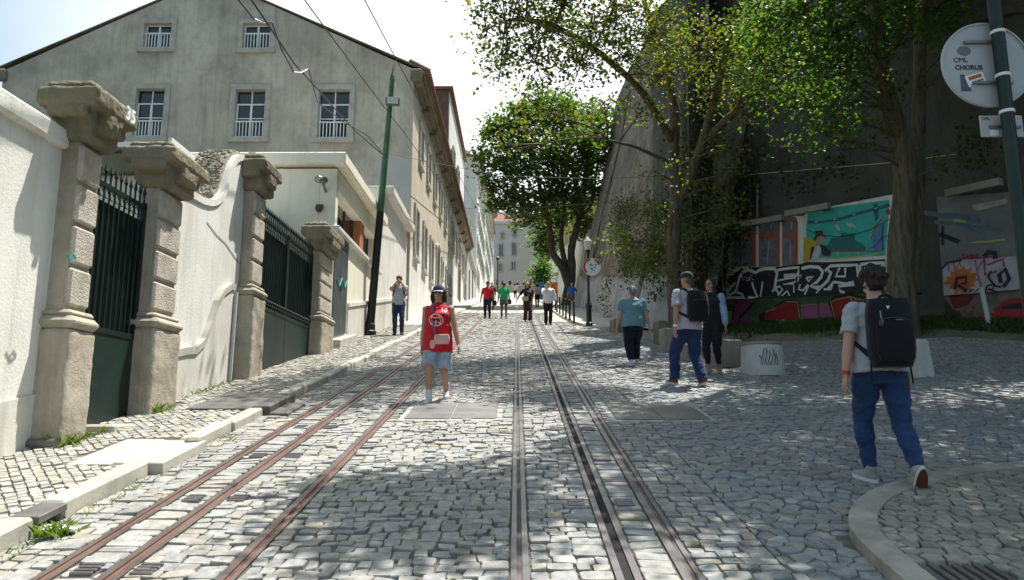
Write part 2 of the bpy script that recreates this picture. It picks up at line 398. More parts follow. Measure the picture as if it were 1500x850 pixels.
def voronoi(inside, x0, x1, y0, y1, sp, shrink, jit=.42):
    """irregular cells of a jittered grid, clipped against their neighbours"""
    nx, ny = int((x1-x0)/sp)+1, int((y1-y0)/sp)+1
    P = np.array([[(x0+(i+.5*(j % 2))*sp+R.uniform(-jit, jit)*sp, y0+j*sp+R.uniform(-jit, jit)*sp) for i in range(nx)] for j in range(ny)])
    out = []
    for j in range(2, ny-2):
        for i in range(2, nx-2):
            p = P[j, i]
            if not inside(*p): continue
            poly = [p+np.array(q)*sp for q in ((-1, -1), (1, -1), (1, 1), (-1, 1))]
            for dj in (-2, -1, 0, 1, 2):
                for di in (-2, -1, 0, 1, 2):
                    if di == dj == 0: continue
                    q = P[j+dj, i+di]; d = q-p; L = math.hypot(*d)
                    if L > 2*sp: continue
                    m = L/2-shrink*sp; d = d/L; np_ = []
                    for a in range(len(poly)):
                        A, B_ = poly[a-1], poly[a]; sa, sb = (A-p)@d-m, (B_-p)@d-m
                        if (sa <= 0) != (sb <= 0): np_.append(A+(B_-A)*sa/(sa-sb))
                        if sb <= 0: np_.append(B_)
                    poly = np_
                    if len(poly) < 3: break
                if len(poly) < 3: break
            if len(poly) >= 3: out.append(poly)
    return out
ARC = [(1.97, 2.2), (1.98, 4.2), (2.05, 4.85), (2.25, 5.28), (2.62, 5.75), (3.48, 6.33), (4.14, 6.55), (6, 7.0), (9, 7.5), (14, 8)]
def in_corner(x, y, m=0):
    if x < 1.98-m: return False
    for (a, b), (c, d) in zip(ARC[1:], ARC[2:]):
        if a <= x <= c: return y < b+(d-b)*(x-a)/(c-a)+m*.8
    return x < 2.05 and y < 4.9
def bank_y(x): return np.interp(x, [4.5, 5.3, 6.5, 8.0, 9.5, 13], [21.5, 19.5, 18.1, 16.2, 14.4, 10])
def in_plaza(x, y):
    if in_corner(x, y, .02) or x < 1.42: return False
    if x > 4.5 and y > bank_y(x)+.3*math.sin(x*3): return False
    if any(p[0]-.05 < x < p[1]+.05 and p[2]-.07 < y < p[3]+.05 for p in PLATES): return False
    if y > 25 and x > 2.0+max(0, (29-y)*.3): return False
    return x < 14
for poly in voronoi(in_plaza, 1.1, 11.5, 2.0, 22, .115, .035):
    poly = [(max(1.504, p[0]), p[1]) for p in poly]
    if max(p[0] for p in poly) < 1.54: continue
    c = np.mean(poly, 0); t = tone()*np.array((.9, .94, 1.0))
    stone(road, poly, gs, R.uniform(-.004, .012), t, c[1] < 12)
for poly in voronoi(in_plaza, 1.1, 5.6, 21.4, 31, .17, .035):
    stone(road, [(max(1.53, p[0]), p[1]) for p in poly], gs, R.uniform(0, .014), tone(), False)
o = road.build('cobbled_road', mm['stone_set']); tag(o, kind='structure')
# far road
m, t_, b_, N = nt('distant_setts'); L = t_.links.new; b_.inputs['Roughness'].default_value = .8
p = mapped(N, L, 1); br = N('ShaderNodeTexBrick'); br.inputs['Scale'].default_value = 3.; br.inputs['Color1'].default_value = (.42, .41, .37, 1); br.inputs['Color2'].default_value = (.32, .31, .29, 1); br.inputs['Mortar'].default_value = (.17, .16, .13, 1); br.inputs['Mortar Size'].default_value = .03
L(p, br.inputs[0]); L(mixc(N, L, noise_n(N, L, p, .7), br.outputs[0], (.45, .43, .38)), b_.inputs['Base Color']); add_bump(N, L, b_, noise_n(N, L, p, 9), .4, .03)
mm['farroad'] = m
xs = [-3.06]; 
ys = [40, 44, 48, 52, 60, 70, 80, 90, 100, 110, 122, 126, 140]
for k, (a, b) in enumerate(segs[:-1]+[(1.035, 2.1)]):
    pass
tag(sheet('upper_road', [-3.06, -2.6, -2.2, -1.5, 0, .6, 1, 2.1], ys, .0, mm['farroad']), kind='structure')
tag(sheet('upper_road', [1.5, 2.4, 3.5, 5], [30.8, 33, 36, 40], -.002, mm['farroad']), kind='structure')
# left pavement
small = MB()
ca, sa = math.cos(rad(38)), math.sin(rad(38)); sp = .076
SLAB = (-3.75, -2.98, 6.35, 7.35)
WALLX = lambda y: -4.62 if y < 9 else (-4.5 if y < 16 else -4.42)
for i in range(-400, 400):
    for j in range(-120, 420):
        a, b = i*sp, j*sp; x = a*ca-b*sa; y = a*sa+b*ca
        if not (-4.64 < x < -3.22 and 3 < y < 27): continue
        if SLAB[0]-.04 < x < SLAB[1] and SLAB[2]-.05 < y < SLAB[3]+.05: continue
        if -3.95 < x < -3.22 and 8.95 < y < 10.35: continue
        if x < -4.15 and (6.95 < y < 7.6 or 8.75 < y < 9.55): continue
        g = .0045; q = .007; h_ = sp/2-g
        poly = [(x+(u*ca-v*sa)*h_+R.uniform(-q, q), y+(u*sa+v*ca)*h_+R.uniform(-q, q)) for u, v in ((-1, -1), (1, -1), (1, 1), (-1, 1))]
        v = R.uniform(.92, 1.3); t = np.array((1.02, 1.0, .95))*v
        w = R.random()
        if w < .03: t = np.array((1.15, 1.0, .74))
        elif w < .15: t = np.array((.85, .9, .95))*v
        stone(small, poly, lambda X, Y: gz(X, Y)+.1, R.uniform(0, .007), t, y < 12)
tag(small.build('left_pavement', mm['stone_set']), kind='structure')
tag(sheet('left_pavement', [-8, -5, -4.3, -3.2], [2.5, 5, 10, 15, 20, 30, 40, 50, 60, 80, 100, 122, 130], .088, mm['joint']), kind='structure')
mm['farpave'] = MAT('pale_pavement', (.45, .43, .38), .85, .25, 2, bump=.3, bscale=12)
tag(sheet('left_pavement', [-4.5, -3.2], [27, 30, 40, 50, 60, 80, 100, 122], .105, mm['farpave']), kind='structure')
# kerb stones of the left pavement
kb = MB()
for (ya, yb_) in ((2.4, 4.94), (5.26, 6.41), (7.31, 9.14), (10.21, 40), (40, 120)):
    nn = max(1, round((yb_-ya)/(1. if ya < 40 else 6)))
    for q in range(nn):
        Lk = (yb_-ya)/nn; mid = ya+Lk*(q+.5)
        dxx = R.uniform(-.02, .02); hh = .115+R.uniform(-.015, .01)
        Rm = Matrix.Rotation(math.atan(S), 3, 'X') @ Matrix.Rotation(R.uniform(-.01, .01), 3, 'Z')
        kb.box((-3.14+dxx, mid, gz(-3.1, mid)+hh-.12), (.17, Lk/math.cos(math.atan(S))-.012, .24), b=.018, R3=Rm)
tag(kb.build('kerb', mm['kerb']), kind='structure')
RX = np.array(Matrix.Rotation(math.atan(S), 3, 'X'))
def slopebox(mb, x0, x1, y0, y1, z0, z1, b=.008, t=None):
    cy = (y0+y1)/2; mb.box(((x0+x1)/2, cy, gz((x0+x1)/2, cy)+(z0+z1)/2), (x1-x0, (y1-y0)/math.cos(math.atan(S)), z1-z0), b=b, R3=RX, t=t); return mb
# slabs and covers of the left pavement
def simple(name, mb, mat, label, cat, group=None, smooth=False, at=None, kind=None):
    V = np.vstack(mb.V); a = at if at is not None else np.array([*(V.min(0)+V.max(0))[:2]/2, V[:, 2].min()])
    return tag(mb.build(name, mat, smooth=smooth, at=a), label, cat, group, kind)
s1 = MB(); slopebox(s1, -3.74, -3.38, 6.36, 7.34, .02, .112); slopebox(s1, -3.37, -2.96, 6.42, 7.3, .02, .118)
rt = empty('pavement_slab', (-3.4, 6.85, gz(-3.4, 6.85)), 'cracked pale stone slab across the left pavement and its kerb', 'slab')
slopebox(MB(), -3.74, -3.375, 6.36, 7.34, -.08, .104).build('slab_piece', mm['slab'], rt); slopebox(MB(), -3.365, -2.96, 6.42, 7.3, -.08, .1).build('slab_piece', mm['slab'], rt)
cm = MB(); slopebox(cm, -3.93, -3.2, 9.0, 10.3, .02, .116)
simple('inspection_cover', cm, mm['darkslab'], 'dark rectangular cover plate set in the left pavement by the second gate', 'cover')
cm = MB(); slopebox(cm, -3.19, -2.98, 9.15, 10.2, -.05, .118, .01)
simple('kerb_block', cm, mm['darkslab'], 'dark kerb block in front of the rectangular cover plate', 'kerb block')
cm = MB(); slopebox(cm, -2.97, -2.74, 9.1, 9.85, -.06, .045, .01)
simple('step_block', cm, mm['darkslab'], 'low dark stone step lying against the kerb beside the rail', 'step')
cm = MB(); c = G(282, 662); cm.box((c[0], c[1], c[2]+.06), (.15, .13, .15), .4, .03)
simple('broken_stone', cm, mm['concrete'], 'loose grey stone chunk lying at the kerb by the cracked slab', 'stone')
cm = MB(); c = G(92, 778); slopebox(cm, -3.24, -3.05, 4.95, 5.25, .06, .11, .005)
simple('gully_lid', cm, mm['darkslab'], 'thin iron lid over the kerb gully opening', 'gully')
cm = MB()
for k in range(9): cm.ell(c+np.array((R.uniform(-.12, .15), R.uniform(-.1, .1), .02)), (R.uniform(.03, .07), R.uniform(.02, .05), .02), 7, 5)
simple('paper_litter', cm, mm['whitepaint'], 'crumpled white paper litter by the gully in the kerb', 'litter')
for (u, v, lb) in ((62, 656, 'dark drain pipe stub at the foot of the first pillar'), (325, 557, 'dark drain pipe stub at the foot of the curved white wall')):
    c = G(u, v, .1); cm = MB().tube([c+np.array((-.15, 0, .03)), c+np.array((.12, 0, .03))], .055, 10)
    simple('drain_pipe', cm, mm['darkslab'], lb, 'drain')
# steel plates in the road
for k, (x0, x1, y0, y1) in enumerate(PLATES):
    nm = ('worn steel checker plate between the two tracks in front of the person in red', 'worn steel checker plate in the cobbles right of the tracks')[k]
    rt = empty('access_plate', ((x0+x1)/2, (y0+y1)/2, gz((x0+x1)/2, (y0+y1)/2)), nm, 'steel plate', 'steel access plates in the road')
    xm = (x0+x1)/2; slopebox(MB(), x0-.07, x1+.07, y0-.07, y1+.07, -.1, .006).build('surround', mm['slab'], rt)
    for (a, b) in ((x0, xm-.006), (xm+.006, x1)):
        p_ = MB(); slopebox(p_, a, b, y0, y1, -.03, .02, .004)
        p_.build('lid', mm['plate'], rt)
# tracks
Y0, Y1 = 2.2, 121
def strip(mb, x0, x1, z0, z1):
    for (a, b) in ((Y0, 10), (10, 30), (30, 60), (60, Y1)):
        V = [(x, y, S*y+z) for y in (a, b) for x in (x0, x1) for z in (z0, z1)]
        mb.add(V, [(0, 1, 3, 2), (4, 6, 7, 5), (0, 4, 5, 1), (2, 3, 7, 6), (0, 2, 6, 4), (1, 5, 7, 3)])
    return mb
def uprof(x0, g0, g1, x1, zt, dp=0):
    P = [(x0, -.2), (x0, zt), (g0, zt), (g0, -.034-dp), (g1, -.034-dp), (g1, zt), (x1, zt), (x1, -.2)]; ys_ = (Y0, 10, 30, 60, Y1); n = 8
    V = [(x, y, S*y+z) for y in ys_ for x, z in P]; F = [(i*n+j, i*n+(j+1) % n, (i+1)*n+(j+1) % n, (i+1)*n+j) for i in range(4) for j in range(n)]
    return MB().add(V, F)
for side, lab in ((0, 'rusty brown funicular track running up the left side of the street'), (1, 'grey steel funicular track running up the middle of the street')):
    rt = empty('rail_track', (RAILX[1+3*side][0], 4, gz(0, 4)), lab, 'track', 'funicular tracks in the cobbled street')
    st = mm['rust'] if side == 0 else mm['steel']; gr = mm['rustgroove'] if side == 0 else mm['groove']
    for k in range(3):
        cx, w = RAILX[k+3*side]
        if k == 1:
            sl_ = .018 if side == 0 else .028
            r = uprof(cx-w, cx-sl_, cx+sl_, cx+w, .006, .1).build('slot_rail', st, rt)
            strip(MB(), cx-sl_-.001, cx+sl_+.001, -.18, -.006).build('cable_slot', mm['groove'] if side else mm['rustgroove'], r)
        else:
            sg = 1 if (k == 0) else -1
            if side == 1: sg = 1 if k == 0 else -1
            r = uprof(cx-w, cx-.005*sg-.012, cx-.005*sg+.02, cx+w, .005).build('rail', st, rt)
            strip(MB(), cx-.005*sg-.013, cx-.005*sg+.021, -.12, -.0055).build('groove', mm['softgroove'] if side else gr, r)
    sx = RAILX[1+3*side][0]; y = 4.35 if side == 0 else 5.6
    while y < 22:
        for d in ((-.17, .0) if side == 0 else (-.18, .17)):
            if d == 0.: d = .16
            g_ = MB(); cx = sx+d*1.0
            slopebox(g_, cx-.07, cx+.07, y-.09, y+.09, -.03, .002, .002)
            for q in range(4): slopebox(g_, cx-.062, cx+.062, y-.075+q*.042, y-.053+q*.042, .0, .022, .003)
            g_.build('drain_grate', mm['steel'], rt)
        y += 1.35
# pavement on the right with bollards
KE = [(4.2, 25.1), (3.5, 25.35), (2.9, 25.9), (2.5, 27.0), (2.25, 29.2), (2.08, 33), (2.0, 41), (2.0, 60), (2.0, 90), (2.0, 121)]
def path_strip(name, pts, w, z0, z1, mat, into=1):
    mb = MB(); P = np.array(pts, float); T = np.gradient(P, axis=0); T /= np.linalg.norm(T, axis=1)[:, None]
    Nn = np.stack([T[:, 1], -T[:, 0]], 1)*into*w; Q = P+Nn; n = len(P)
    V = [(a, b, gz(a, b)+z) for z in (z0, z1) for (a, b) in P]+[(a, b, gz(a, b)+z) for z in (z0, z1) for (a, b) in Q]
    F = []
    for i in range(n-1): F += [(i, i+1, n+i+1, n+i), (n+i, n+i+1, 3*n+i+1, 3*n+i), (3*n+i, 3*n+i+1, 2*n+i+1, 2*n+i)]
    F += [(0, n, 3*n, 2*n), (n-1, 3*n-1, 4*n-1, 2*n-1)]
    mb.add(V, F); return tag(mb.build(name, mat), kind='structure')
path_strip('kerb', KE, .16, -.05, .1, mm['kerb'])
V = []; 
for (a, b) in KE: V += [(a+.1, b+.05, gz(a, b)+.096), (max(a+.12, 4.6), b+.3, gz(a, b)+.096)]
tag(MB().add(V, [(2*i, 2*i+1, 2*i+3, 2*i+2) for i in range(len(KE)-1)]).build('right_pavement', mm['farpave']), kind='structure')
# raised corner in the foreground
fine = []
for i in range(len(ARC)-1):
    for q in range(5): a, b = np.array(ARC[i]), np.array(ARC[i+1]); fine.append(tuple(a+(b-a)*q/5))
for _ in range(3): fine = [fine[0]]+[tuple((np.array(fine[i-1])+2*np.array(fine[i])+np.array(fine[i+1]))/4) for i in range(1, len(fine)-1)]+[fine[-1]]
mm['kerbdark'] = MAT('dark_kerb_stone', (.36, .335, .28), .85, .35, 4, bump=.5, bscale=30)  # darker tone for the kerb of the raised corner
path_strip('kerb', fine, .17, -.05, .075, mm['kerbdark'])
V = []; 
for (a, b) in fine: V += [(a+.1, b-.05, gz(a, b)+.03), (a+.1, 2.0, gz(a, 2.0)+.03)]
tag(MB().add(V, [(2*i, 2*i+1, 2*i+3, 2*i+2) for i in range(len(fine)-1)]).build('corner_pavement', mm['joint']), kind='structure')
cp = MB()
for poly in voronoi(lambda x, y: in_corner(x-.0, y+.0, -.2) and not (2.12 < x < 2.6 and 3.95 < y < 4.3), 1.8, 9.5, 2.2, 7.6, .115, .06, .22):
    v = R.uniform(.75, 1.1); stone(cp, poly, lambda X, Y: gz(X, Y)+.062, R.uniform(0, .008), np.array((1.02, .97, .86))*v, True)
tag(cp.build('corner_pavement', mm['stone_set']), kind='structure')
g_ = MB(); slopebox(g_, 2.14, 2.58, 3.97, 4.28, .0, .06, .004)
for q in range(7): slopebox(g_, 2.16+q*.06, 2.19+q*.06, 3.99, 4.26, .05, .08, .003)
simple('drain_grating', g_, mm['darkslab'], 'dark iron grating in the raised corner pavement at lower right', 'grating')
# ------------------------------------------------------------------ left boundary: walls, pillars, gates
def wedge(mb, x0, x1, y0, y1, zb, zt, t=None):
    """upright wall piece: level top, foot following the street"""
    V = [(x, y, z) for y, b in ((y0, gz(0, y0)+zb), (y1, gz(0, y1)+zb)) for x in (x0, x1) for z in (b, zt)]
    return mb.add(V, [(0, 1, 3, 2), (4, 6, 7, 5), (0, 4, 5, 1), (2, 3, 7, 6), (0, 2, 6, 4), (1, 5, 7, 3)], t)
w1 = empty('boundary_wall', (-4.8, 4, gz(0, 4)), 'tall whitewashed boundary wall with sloping coping left of the pillar numbered 35', 'wall')
wedge(MB(), -4.85, -4.48, 1.0, 7.06, -.1, 4.24).build('wall', mm['wallwhite'], w1)
MB().box((-4.66, 4.03, 4.33), (.5, 6.05, .2), b=.03).build('coping', mm['wallwhite'], w1)
V = [(x, y, gz(0, y)+z) for y in (1.0, 7.05) for x in (-4.7, -4.455) for z in (-.1, .58)]
MB().add(V, [(0, 1, 3, 2), (4, 6, 7, 5), (0, 4, 5, 1), (2, 3, 7, 6), (0, 2, 6, 4), (1, 5, 7, 3)]).build('plinth', mm['plinthw'], w1)
def pillar(y0, y1, xb, xf, zb, zp, zs, zc, lab, oh=.18):
    """rusticated gate pillar: plinth, moulding, dressed blocks, cross-shaped cap (absolute heights)"""
    yc, xc = (y0+y1)/2, (xb+xf)/2; W, D = y1-y0, xf-xb
    r = empty('gate_pillar', (xc, yc, zb), lab, 'gate pillar', 'stone gate pillars')
    skin_mesh(MB().box((xc, yc, (zb+zp)/2-.1), (D, W, zp-zb+.2), b=.03), 'plinth', mm['pillar'], r, .022, 1, .012, (4, 4, 4), ORG[r.name])
    m_ = MB(); m_.box((xc, yc, zp+.06), (D+.05, W+.05, .12), b=.05); m_.box((xc-.01, yc, zp+.145), (D-.03, W-.03, .07), b=.03); m_.build('moulding', mm['pillar'], r)
    s_ = MB(); s_.box((xc-.05, yc, (zp+zs)/2), (D-.12, W-.12, zs-zp)); s_.build('shaft', mm['pillar'], r)
    nb = 4; hb = (zs-zp-.2)/nb
    for k in range(nb):
        z = zp+.2+hb*(k+.5)
        bm_ = MB(); bm_.box((xf-.11, yc, z), (.07, W-.1, hb-.04), b=.025)
        bm_.build('dressed_block', mm['rustic'], r)
    c_ = MB()
    c_.box((xc, yc, zs+.03), (D, W-.02, .06), b=.02)
    hc = zc-zs
    c_.box((xc, yc, zs+.2*hc), (D+.06, W+.03, .32*hc), b=.02)
    c_.box((xc+.0, yc, zs+.4*hc), (D+.07, W+oh*1.75, .2*hc), b=.03)
    c_.box((xc, yc, zs+.36*hc), (D+oh*1.5, W*.62, .3*hc), b=.03)
    c_.box((xc+.0, yc, zs+.62*hc), (D+oh*1.62, W+oh*1.8, .3*hc), b=.03)
    c_.box((xc-.02, yc, zs+.83*hc), (D+oh*.9, W+oh*1.1, .16*hc), b=.045)
    for q in range(7): c_.box((xc-.03+R.uniform(-.3, .3)*D, yc+R.uniform(-.3, .3)*W, zs+hc*R.uniform(.86, .94)), (D*R.uniform(.3, .6), W*R.uniform(.3, .6), .16*hc), b=.04, rz=R.uniform(-.4, .4))
    skin_mesh(c_, 'cap', mm['cap'], r, .0125, 0, .011, (11, 11, 11), ORG[r.name]); return r
z_ = lambda y, rel: S*y+rel
P1 = pillar(6.98, 7.44, -4.52, -4.19, z_(7, .05), z_(7, 1.2), z_(7, 3.05), z_(7, 3.7), 'mossy stone gate pillar with the number 35 on its cap')
t35 = MB(); text_mb(t35, '35', .2, (-4.19+.2, 7.2, z_(7, 3.37)), (0, 1, 0), (0, 0, 1), .02, bold=.004); t35.build('house_number', mm['whitepaint'], P1)
P2 = pillar(8.64, 9.32, -4.55, -4.19, z_(8.8, .05), z_(8.8, 1.08), z_(8.8, 2.78), z_(8.8, 3.38), 'stone gate pillar between the narrow gate and the curved white wall')
P3 = pillar(11.74, 12.34, -4.45, -4.17, z_(12, .02), z_(12, 1.4), z_(12, 3.12), z_(12, 3.78), 'stone gate pillar at the upper end of the curved white wall', .15)
P4 = pillar(15.75, 16.85, -4.5, -4.12, z_(16, -.2), z_(16, .8), z_(16, 2.3), z_(16, 2.98), 'stone gate pillar in front of the cream guard house', .16)
turq = flat('turquoise_spray', (.02, .25, .22), .6)
q = [PX(u, v, -4.185) for u, v in ((98, 372), (102, 380), (107, 372), (111, 379), (106, 384), (101, 383))]; MB().tube(q, .008, 5).build('spray_tag', turq, P1)
# iron gates
def gate(x, y0, y1, zbase, zpan, ztop, leaves, lab, knots):
    r = empty('iron_gate', (x, (y0+y1)/2, zbase(y0)), lab, 'gate', 'dark green iron gates')
    n = leaves; w = (y1-y0)/n
    for k in range(n):
        a, b = y0+k*w+.01, y0+(k+1)*w-.01
        V = [(X, Y, Z) for Y, zb in ((a, zbase(a)), (b, zbase(b))) for X in (x-.02, x+.02) for Z in (zb, zpan)]
        pn = MB().add(V, [(0, 1, 3, 2), (4, 6, 7, 5), (0, 4, 5, 1), (2, 3, 7, 6), (0, 2, 6, 4), (1, 5, 7, 3)])
        pn.build('lower_panel', mm['panelgreen'], r)
        fr = MB(); fr.box((x, (a+b)/2, zpan+.03), (.06, b-a, .06)); fr.box((x, (a+b)/2, ztop-.25), (.05, b-a, .05)); fr.box((x, a+.025, (zpan+ztop-.2)/2), (.05, .05, ztop-.2-zpan)); fr.box((x, b-.025, (zpan+ztop-.2)/2), (.05, .05, ztop-.2-zpan))
        fr.build('gate_frame', mm['irongreen'], r)
        m_ = MB(); nb = int((b-a)/.105)
        for i in range(nb):
            Y = a+(i+.5)*(b-a)/nb
            m_.tube([(x+.01, Y, zpan), (x+.01, Y, ztop-.12)], .013, 6)
            m_.tube([(x+.01, Y, ztop-.13), (x+.01, Y, ztop-.09), (x+.01, Y, ztop)], [.011, .024, .002], 6)
            if knots:
                m_.ell((x+.02, Y, zpan+.16), (.028, .03, .045), 8, 6); m_.ell((x+.02, Y+.05, zpan+.1), (.02, .022, .03), 7, 5)
            a_ = np.linspace(0, 5.2, 12)
            m_.tube([(x+.01, Y+.05+.034*math.cos(q), ztop-.33+.034*math.sin(q)-.004*q) for q in a_], .007, 5)
        m_.build('spear_bars', mm['irongreen'], r)
        MB().box((x-.05, (a+b)/2, (zpan+ztop-.4)/2), (.006, b-a-.02, ztop-.4-zpan)).build('backing_sheet', mm['irongreen'], r)
    return r
gate(-4.46, 7.4, 8.7, lambda y: S*8.2+.06, z_(8.3, 1.02), z_(8.3, 2.86), 1, 'narrow dark green iron gate with spear tops beside the pillar numbered 35', False)
gate(-4.4, 12.32, 15.8, lambda y: S*y+.06, z_(13.6, 1.02), z_(13.6, 2.85), 2, 'wide double dark green iron gate with solid lower panels', True)
t_ = MB(); t_.box((-4.3, 8.22, S*8.2-.02), (.5, 1.16, .2), b=.02); simple('door_step', t_, mm['slab'], 'pale stone threshold under the narrow green gate', 'step')
# curved white wall between pillars 2 and 3
w2 = empty('scroll_wall', (-4.6, 10.6, gz(0, 10.6)), 'white garden wall with a curved scroll top between two stone pillars', 'wall')
top = [(9.2, 2.86), (9.9, 2.84), (10.25, 2.79), (10.55, 2.79), (10.8, 2.85), (10.98, 2.98), (11.1, 3.22), (11.22, 3.45), (11.4, 3.62), (11.62, 3.68), (11.85, 3.62), (12.1, 3.46)]
TT = [(y, S*10.9+r_+.18*(y-10.9)) for y, r_ in top]
t_ = np.linspace(0, len(TT)-1, 60); TT = np.stack([np.interp(t_, range(len(TT)), [q[0] for q in TT]), np.interp(t_, range(len(TT)), [q[1] for q in TT])], 1)
for _ in range(4): TT[1:-1] = (TT[:-2]+2*TT[1:-1]+TT[2:])/4
Nq = np.gradient(TT, axis=0); Nq /= np.linalg.norm(Nq, axis=1)[:, None]; Nq = np.stack([-Nq[:, 1], Nq[:, 0]], 1)
MB().prism([(-4.45, 9.2, S*9.2-.2), (-4.45, 12.1, S*12.1-.2)]+[(-4.45, y, z) for y, z in TT[::-1]], (-.3, 0, 0)).build('wall', mm['wallwhite'], w2)
def band(x, d, a, b, k0=0, k1=60):
    mb = MB(); A_, B_ = TT[k0:k1]+Nq[k0:k1]*a, TT[k0:k1]+Nq[k0:k1]*b; n = len(A_)
    V = [(x, *q) for q in A_]+[(x, *q) for q in B_]+[(x-d, *q) for q in A_]+[(x-d, *q) for q in B_]
    F = []
    for i in range(n-1): F += [(i, i+1, n+i+1, n+i), (2*n+i, 3*n+i, 3*n+i+1, 2*n+i+1), (n+i, n+i+1, 3*n+i+1, 3*n+i), (i, 2*n+i, 2*n+i+1, i+1)]
    F += [(0, n, 3*n, 2*n), (n-1, 3*n-1, 4*n-1, 2*n-1)]
    return mb.add(V, F)
band(-4.425, .1, -.03, .07).build('coping', mm['wallwhite'], w2)
mm['pebble'] = MAT('pebbled_crest', (.46, .42, .33), .9, .6, 24, c2=(.15, .13, .08), bump=1, bscale=60, dist=.04)
cr = band(-4.52, .5, -.05, .13, 22, 60)
for i in range(420):
    k = R.randint(23, 57); q = TT[k]+Nq[k]*.13; cr.ell((-4.54-R.uniform(0, .45), *q), (R.uniform(.018, .036),)*3, 6, 4)
cr.build('pebble_crest', mm['pebble'], w2)
ck = [PX(u, v, -4.444) for u, v in ((303, 325), (318, 345), (330, 356), (345, 378), (356, 392), (368, 402))]; MB().tube(ck, .004, 4).build('crack', mm['dark'], w2)
pl = [(9.5, .66), (9.95, .66), (10.25, .64), (10.5, .74), (10.68, .98), (10.86, 1.27), (11.1, 1.45), (11.35, 1.52), (11.5, 1.52)]
pz = [(y, S*10.8+r_+.18*(y-10.8)) for y, r_ in pl]
MB().prism([(-4.46, 9.5, S*9.5-.1), (-4.46, 11.5, S*11.5-.1)]+[(-4.46, y, z) for y, z in pz[::-1]], (.07, 0, 0)).build('plinth', mm['plinthw'], w2)
MB().prism([(-4.37, y, z-.0) for y, z in pz]+[(-4.37, y, z+.1) for y, z in pz[::-1]], (-.1, 0, 0)).build('plinth_moulding', mm['frame'], w2)
MB().tube([(-4.36, 11.45, S*11.45+.05), (-4.36, 11.5, S*11.4+1.5)], .03, 8).build('drain_pipe', mm['whitecon'], w2)
# little cream building behind the narrow gate
b0 = empty('cream_outbuilding', (-7, 14, S*12), 'cream outbuilding with a flat white roof edge behind the narrow gate', 'building')
zt = PX(220, 188, -6)[2]
wedge(MB(), -9.5, -6.1, 12.4, 17, -.2, zt-.25).build('wall', mm['cream'], b0)
m_ = MB(); m_.box((-7.75, 14.6, zt-.06), (3.6, 4.8, .1)); m_.box((-5.93, 14.6, zt-.02), (.06, 4.8, .16)); m_.build('roof', mm['whitepaint'], b0)
MB().box((-6.6, 12.33, zt-.38), (1.3, .2, .35), b=.02).build('cornice', mm['cap'], b0)
# ------------------------------------------------------------------ guard house and lean-to
zk = z_(18, 4.62); KX = -4.4
gh = empty('guard_house', (-6, 20, S*18), 'cream single storey guard house with a flat slab roof behind the wide gate', 'building')
zs = PX(491, 332, KX)[2]                   # sill band, level
zw = zs+.95
kb_ = MB()
wedge(kb_, -11, KX, 17.6, 23.4, -.3, zs-.08); kb_.box((-7.35, 20.5, (zs+zk)/2-.16), (4.9, 5.6, zk-zs-.2))
kb_.box((KX-.2, 17.72, (zs+zk)/2-.15), (.4, .24, zk-zs-.3+.16)); kb_.box((KX-.2, 23.15, (zs+zk)/2-.15), (.4, .5, zk-zs-.14)); kb_.box((KX-.2, 20.35, (zw+zk)/2-.1), (.4, 5.1, zk-zw-.2)); kb_.box((-7.9, 17.68, (zs+zk)/2-.15), (6.19, .16, zk-zs-.14))
kb_.build('wall', mm['cream'], gh)
MB().box((-7.6, 20.45, zk), (6.9, 6.1, .3), b=.03).build('roof_slab', mm['cream'], gh)
MB().box((KX+.02, 20.5, zs-.04), (.22, 5.9, .1), b=.015).build('sill', mm['white2'], gh)
MB().box((KX-.14, 20.95, (zs+zw)/2), (.2, .55, zw-zs)).build('brick_pier', mm['orange'], gh)
for (a, b) in ((17.86, 20.66), (21.24, 22.9)):
    f_ = MB().box((KX-.3, (a+b)/2, (zs+zw)/2), (.03, b-a, zw-zs)).build('window', mm['glass'], gh)
    for i in range(4): MB().box((KX-.27, a+(b-a)*i/3, (zs+zw)/2), (.04, .05, zw-zs)).build('mullion', mm['greydoor'], f_)
# street wall below with ledge and door
sw = MB(); 
def ledge(mb, x0, x1, y0, y1, r0, r1):
    V = [(x, y, S*y+z) for y in (y0, y1) for x in (x0, x1) for z in (r0, r1)]
    return mb.add(V, [(0, 1, 3, 2), (4, 6, 7, 5), (0, 4, 5, 1), (2, 3, 7, 6), (0, 2, 6, 4), (1, 5, 7, 3)])
ledge(MB(), KX-.1, KX+.06, 19.25, 29.4, 1.0, 1.1).build('ledge', mm['white2'], gh)
ledge(MB(), KX-.1, KX+.03, 19.25, 29.4, -.1, .998).build('plinth', mm['plinthw'], gh)
dr = MB()
for k in range(2): ledge(dr, KX-.05, KX+.025, 17.66+k*.72, 17.66+k*.72+.7, .32, 2.75)
d_ = dr.build('metal_door', mm['greydoor'], gh); MB().tube([PX(u, v, KX+.03) for u, v in ((493, 408), (497, 420), (501, 408), (505, 422), (508, 412))], .02, 5).build('spray_tag', turq, d_); MB().box((KX+.05, 18.32, S*18.3+1.5), (.05, .04, .16)).build('handle', mm['steel'], d_)
ledge(MB(), KX-.1, KX+.3, 17.4, 19.2, -.1, .28).build('door_step', mm['slab'], gh)
lt = empty('lean_to', (-6, 26.5, S*24), 'white lean-to block with an overhanging grimy parapet next to the grey house', 'building')
zl = z_(24.1, 4.94)
wedge(MB(), -9, KX-.0, 23.42, 29.35, -.3, zl-.3).build('wall', mm['white2'], lt)
MB().box((-6.5, 26.75, zl-.14), (4.8, 5.3, .28), b=.03).build('parapet', mm['plinthw'], lt)
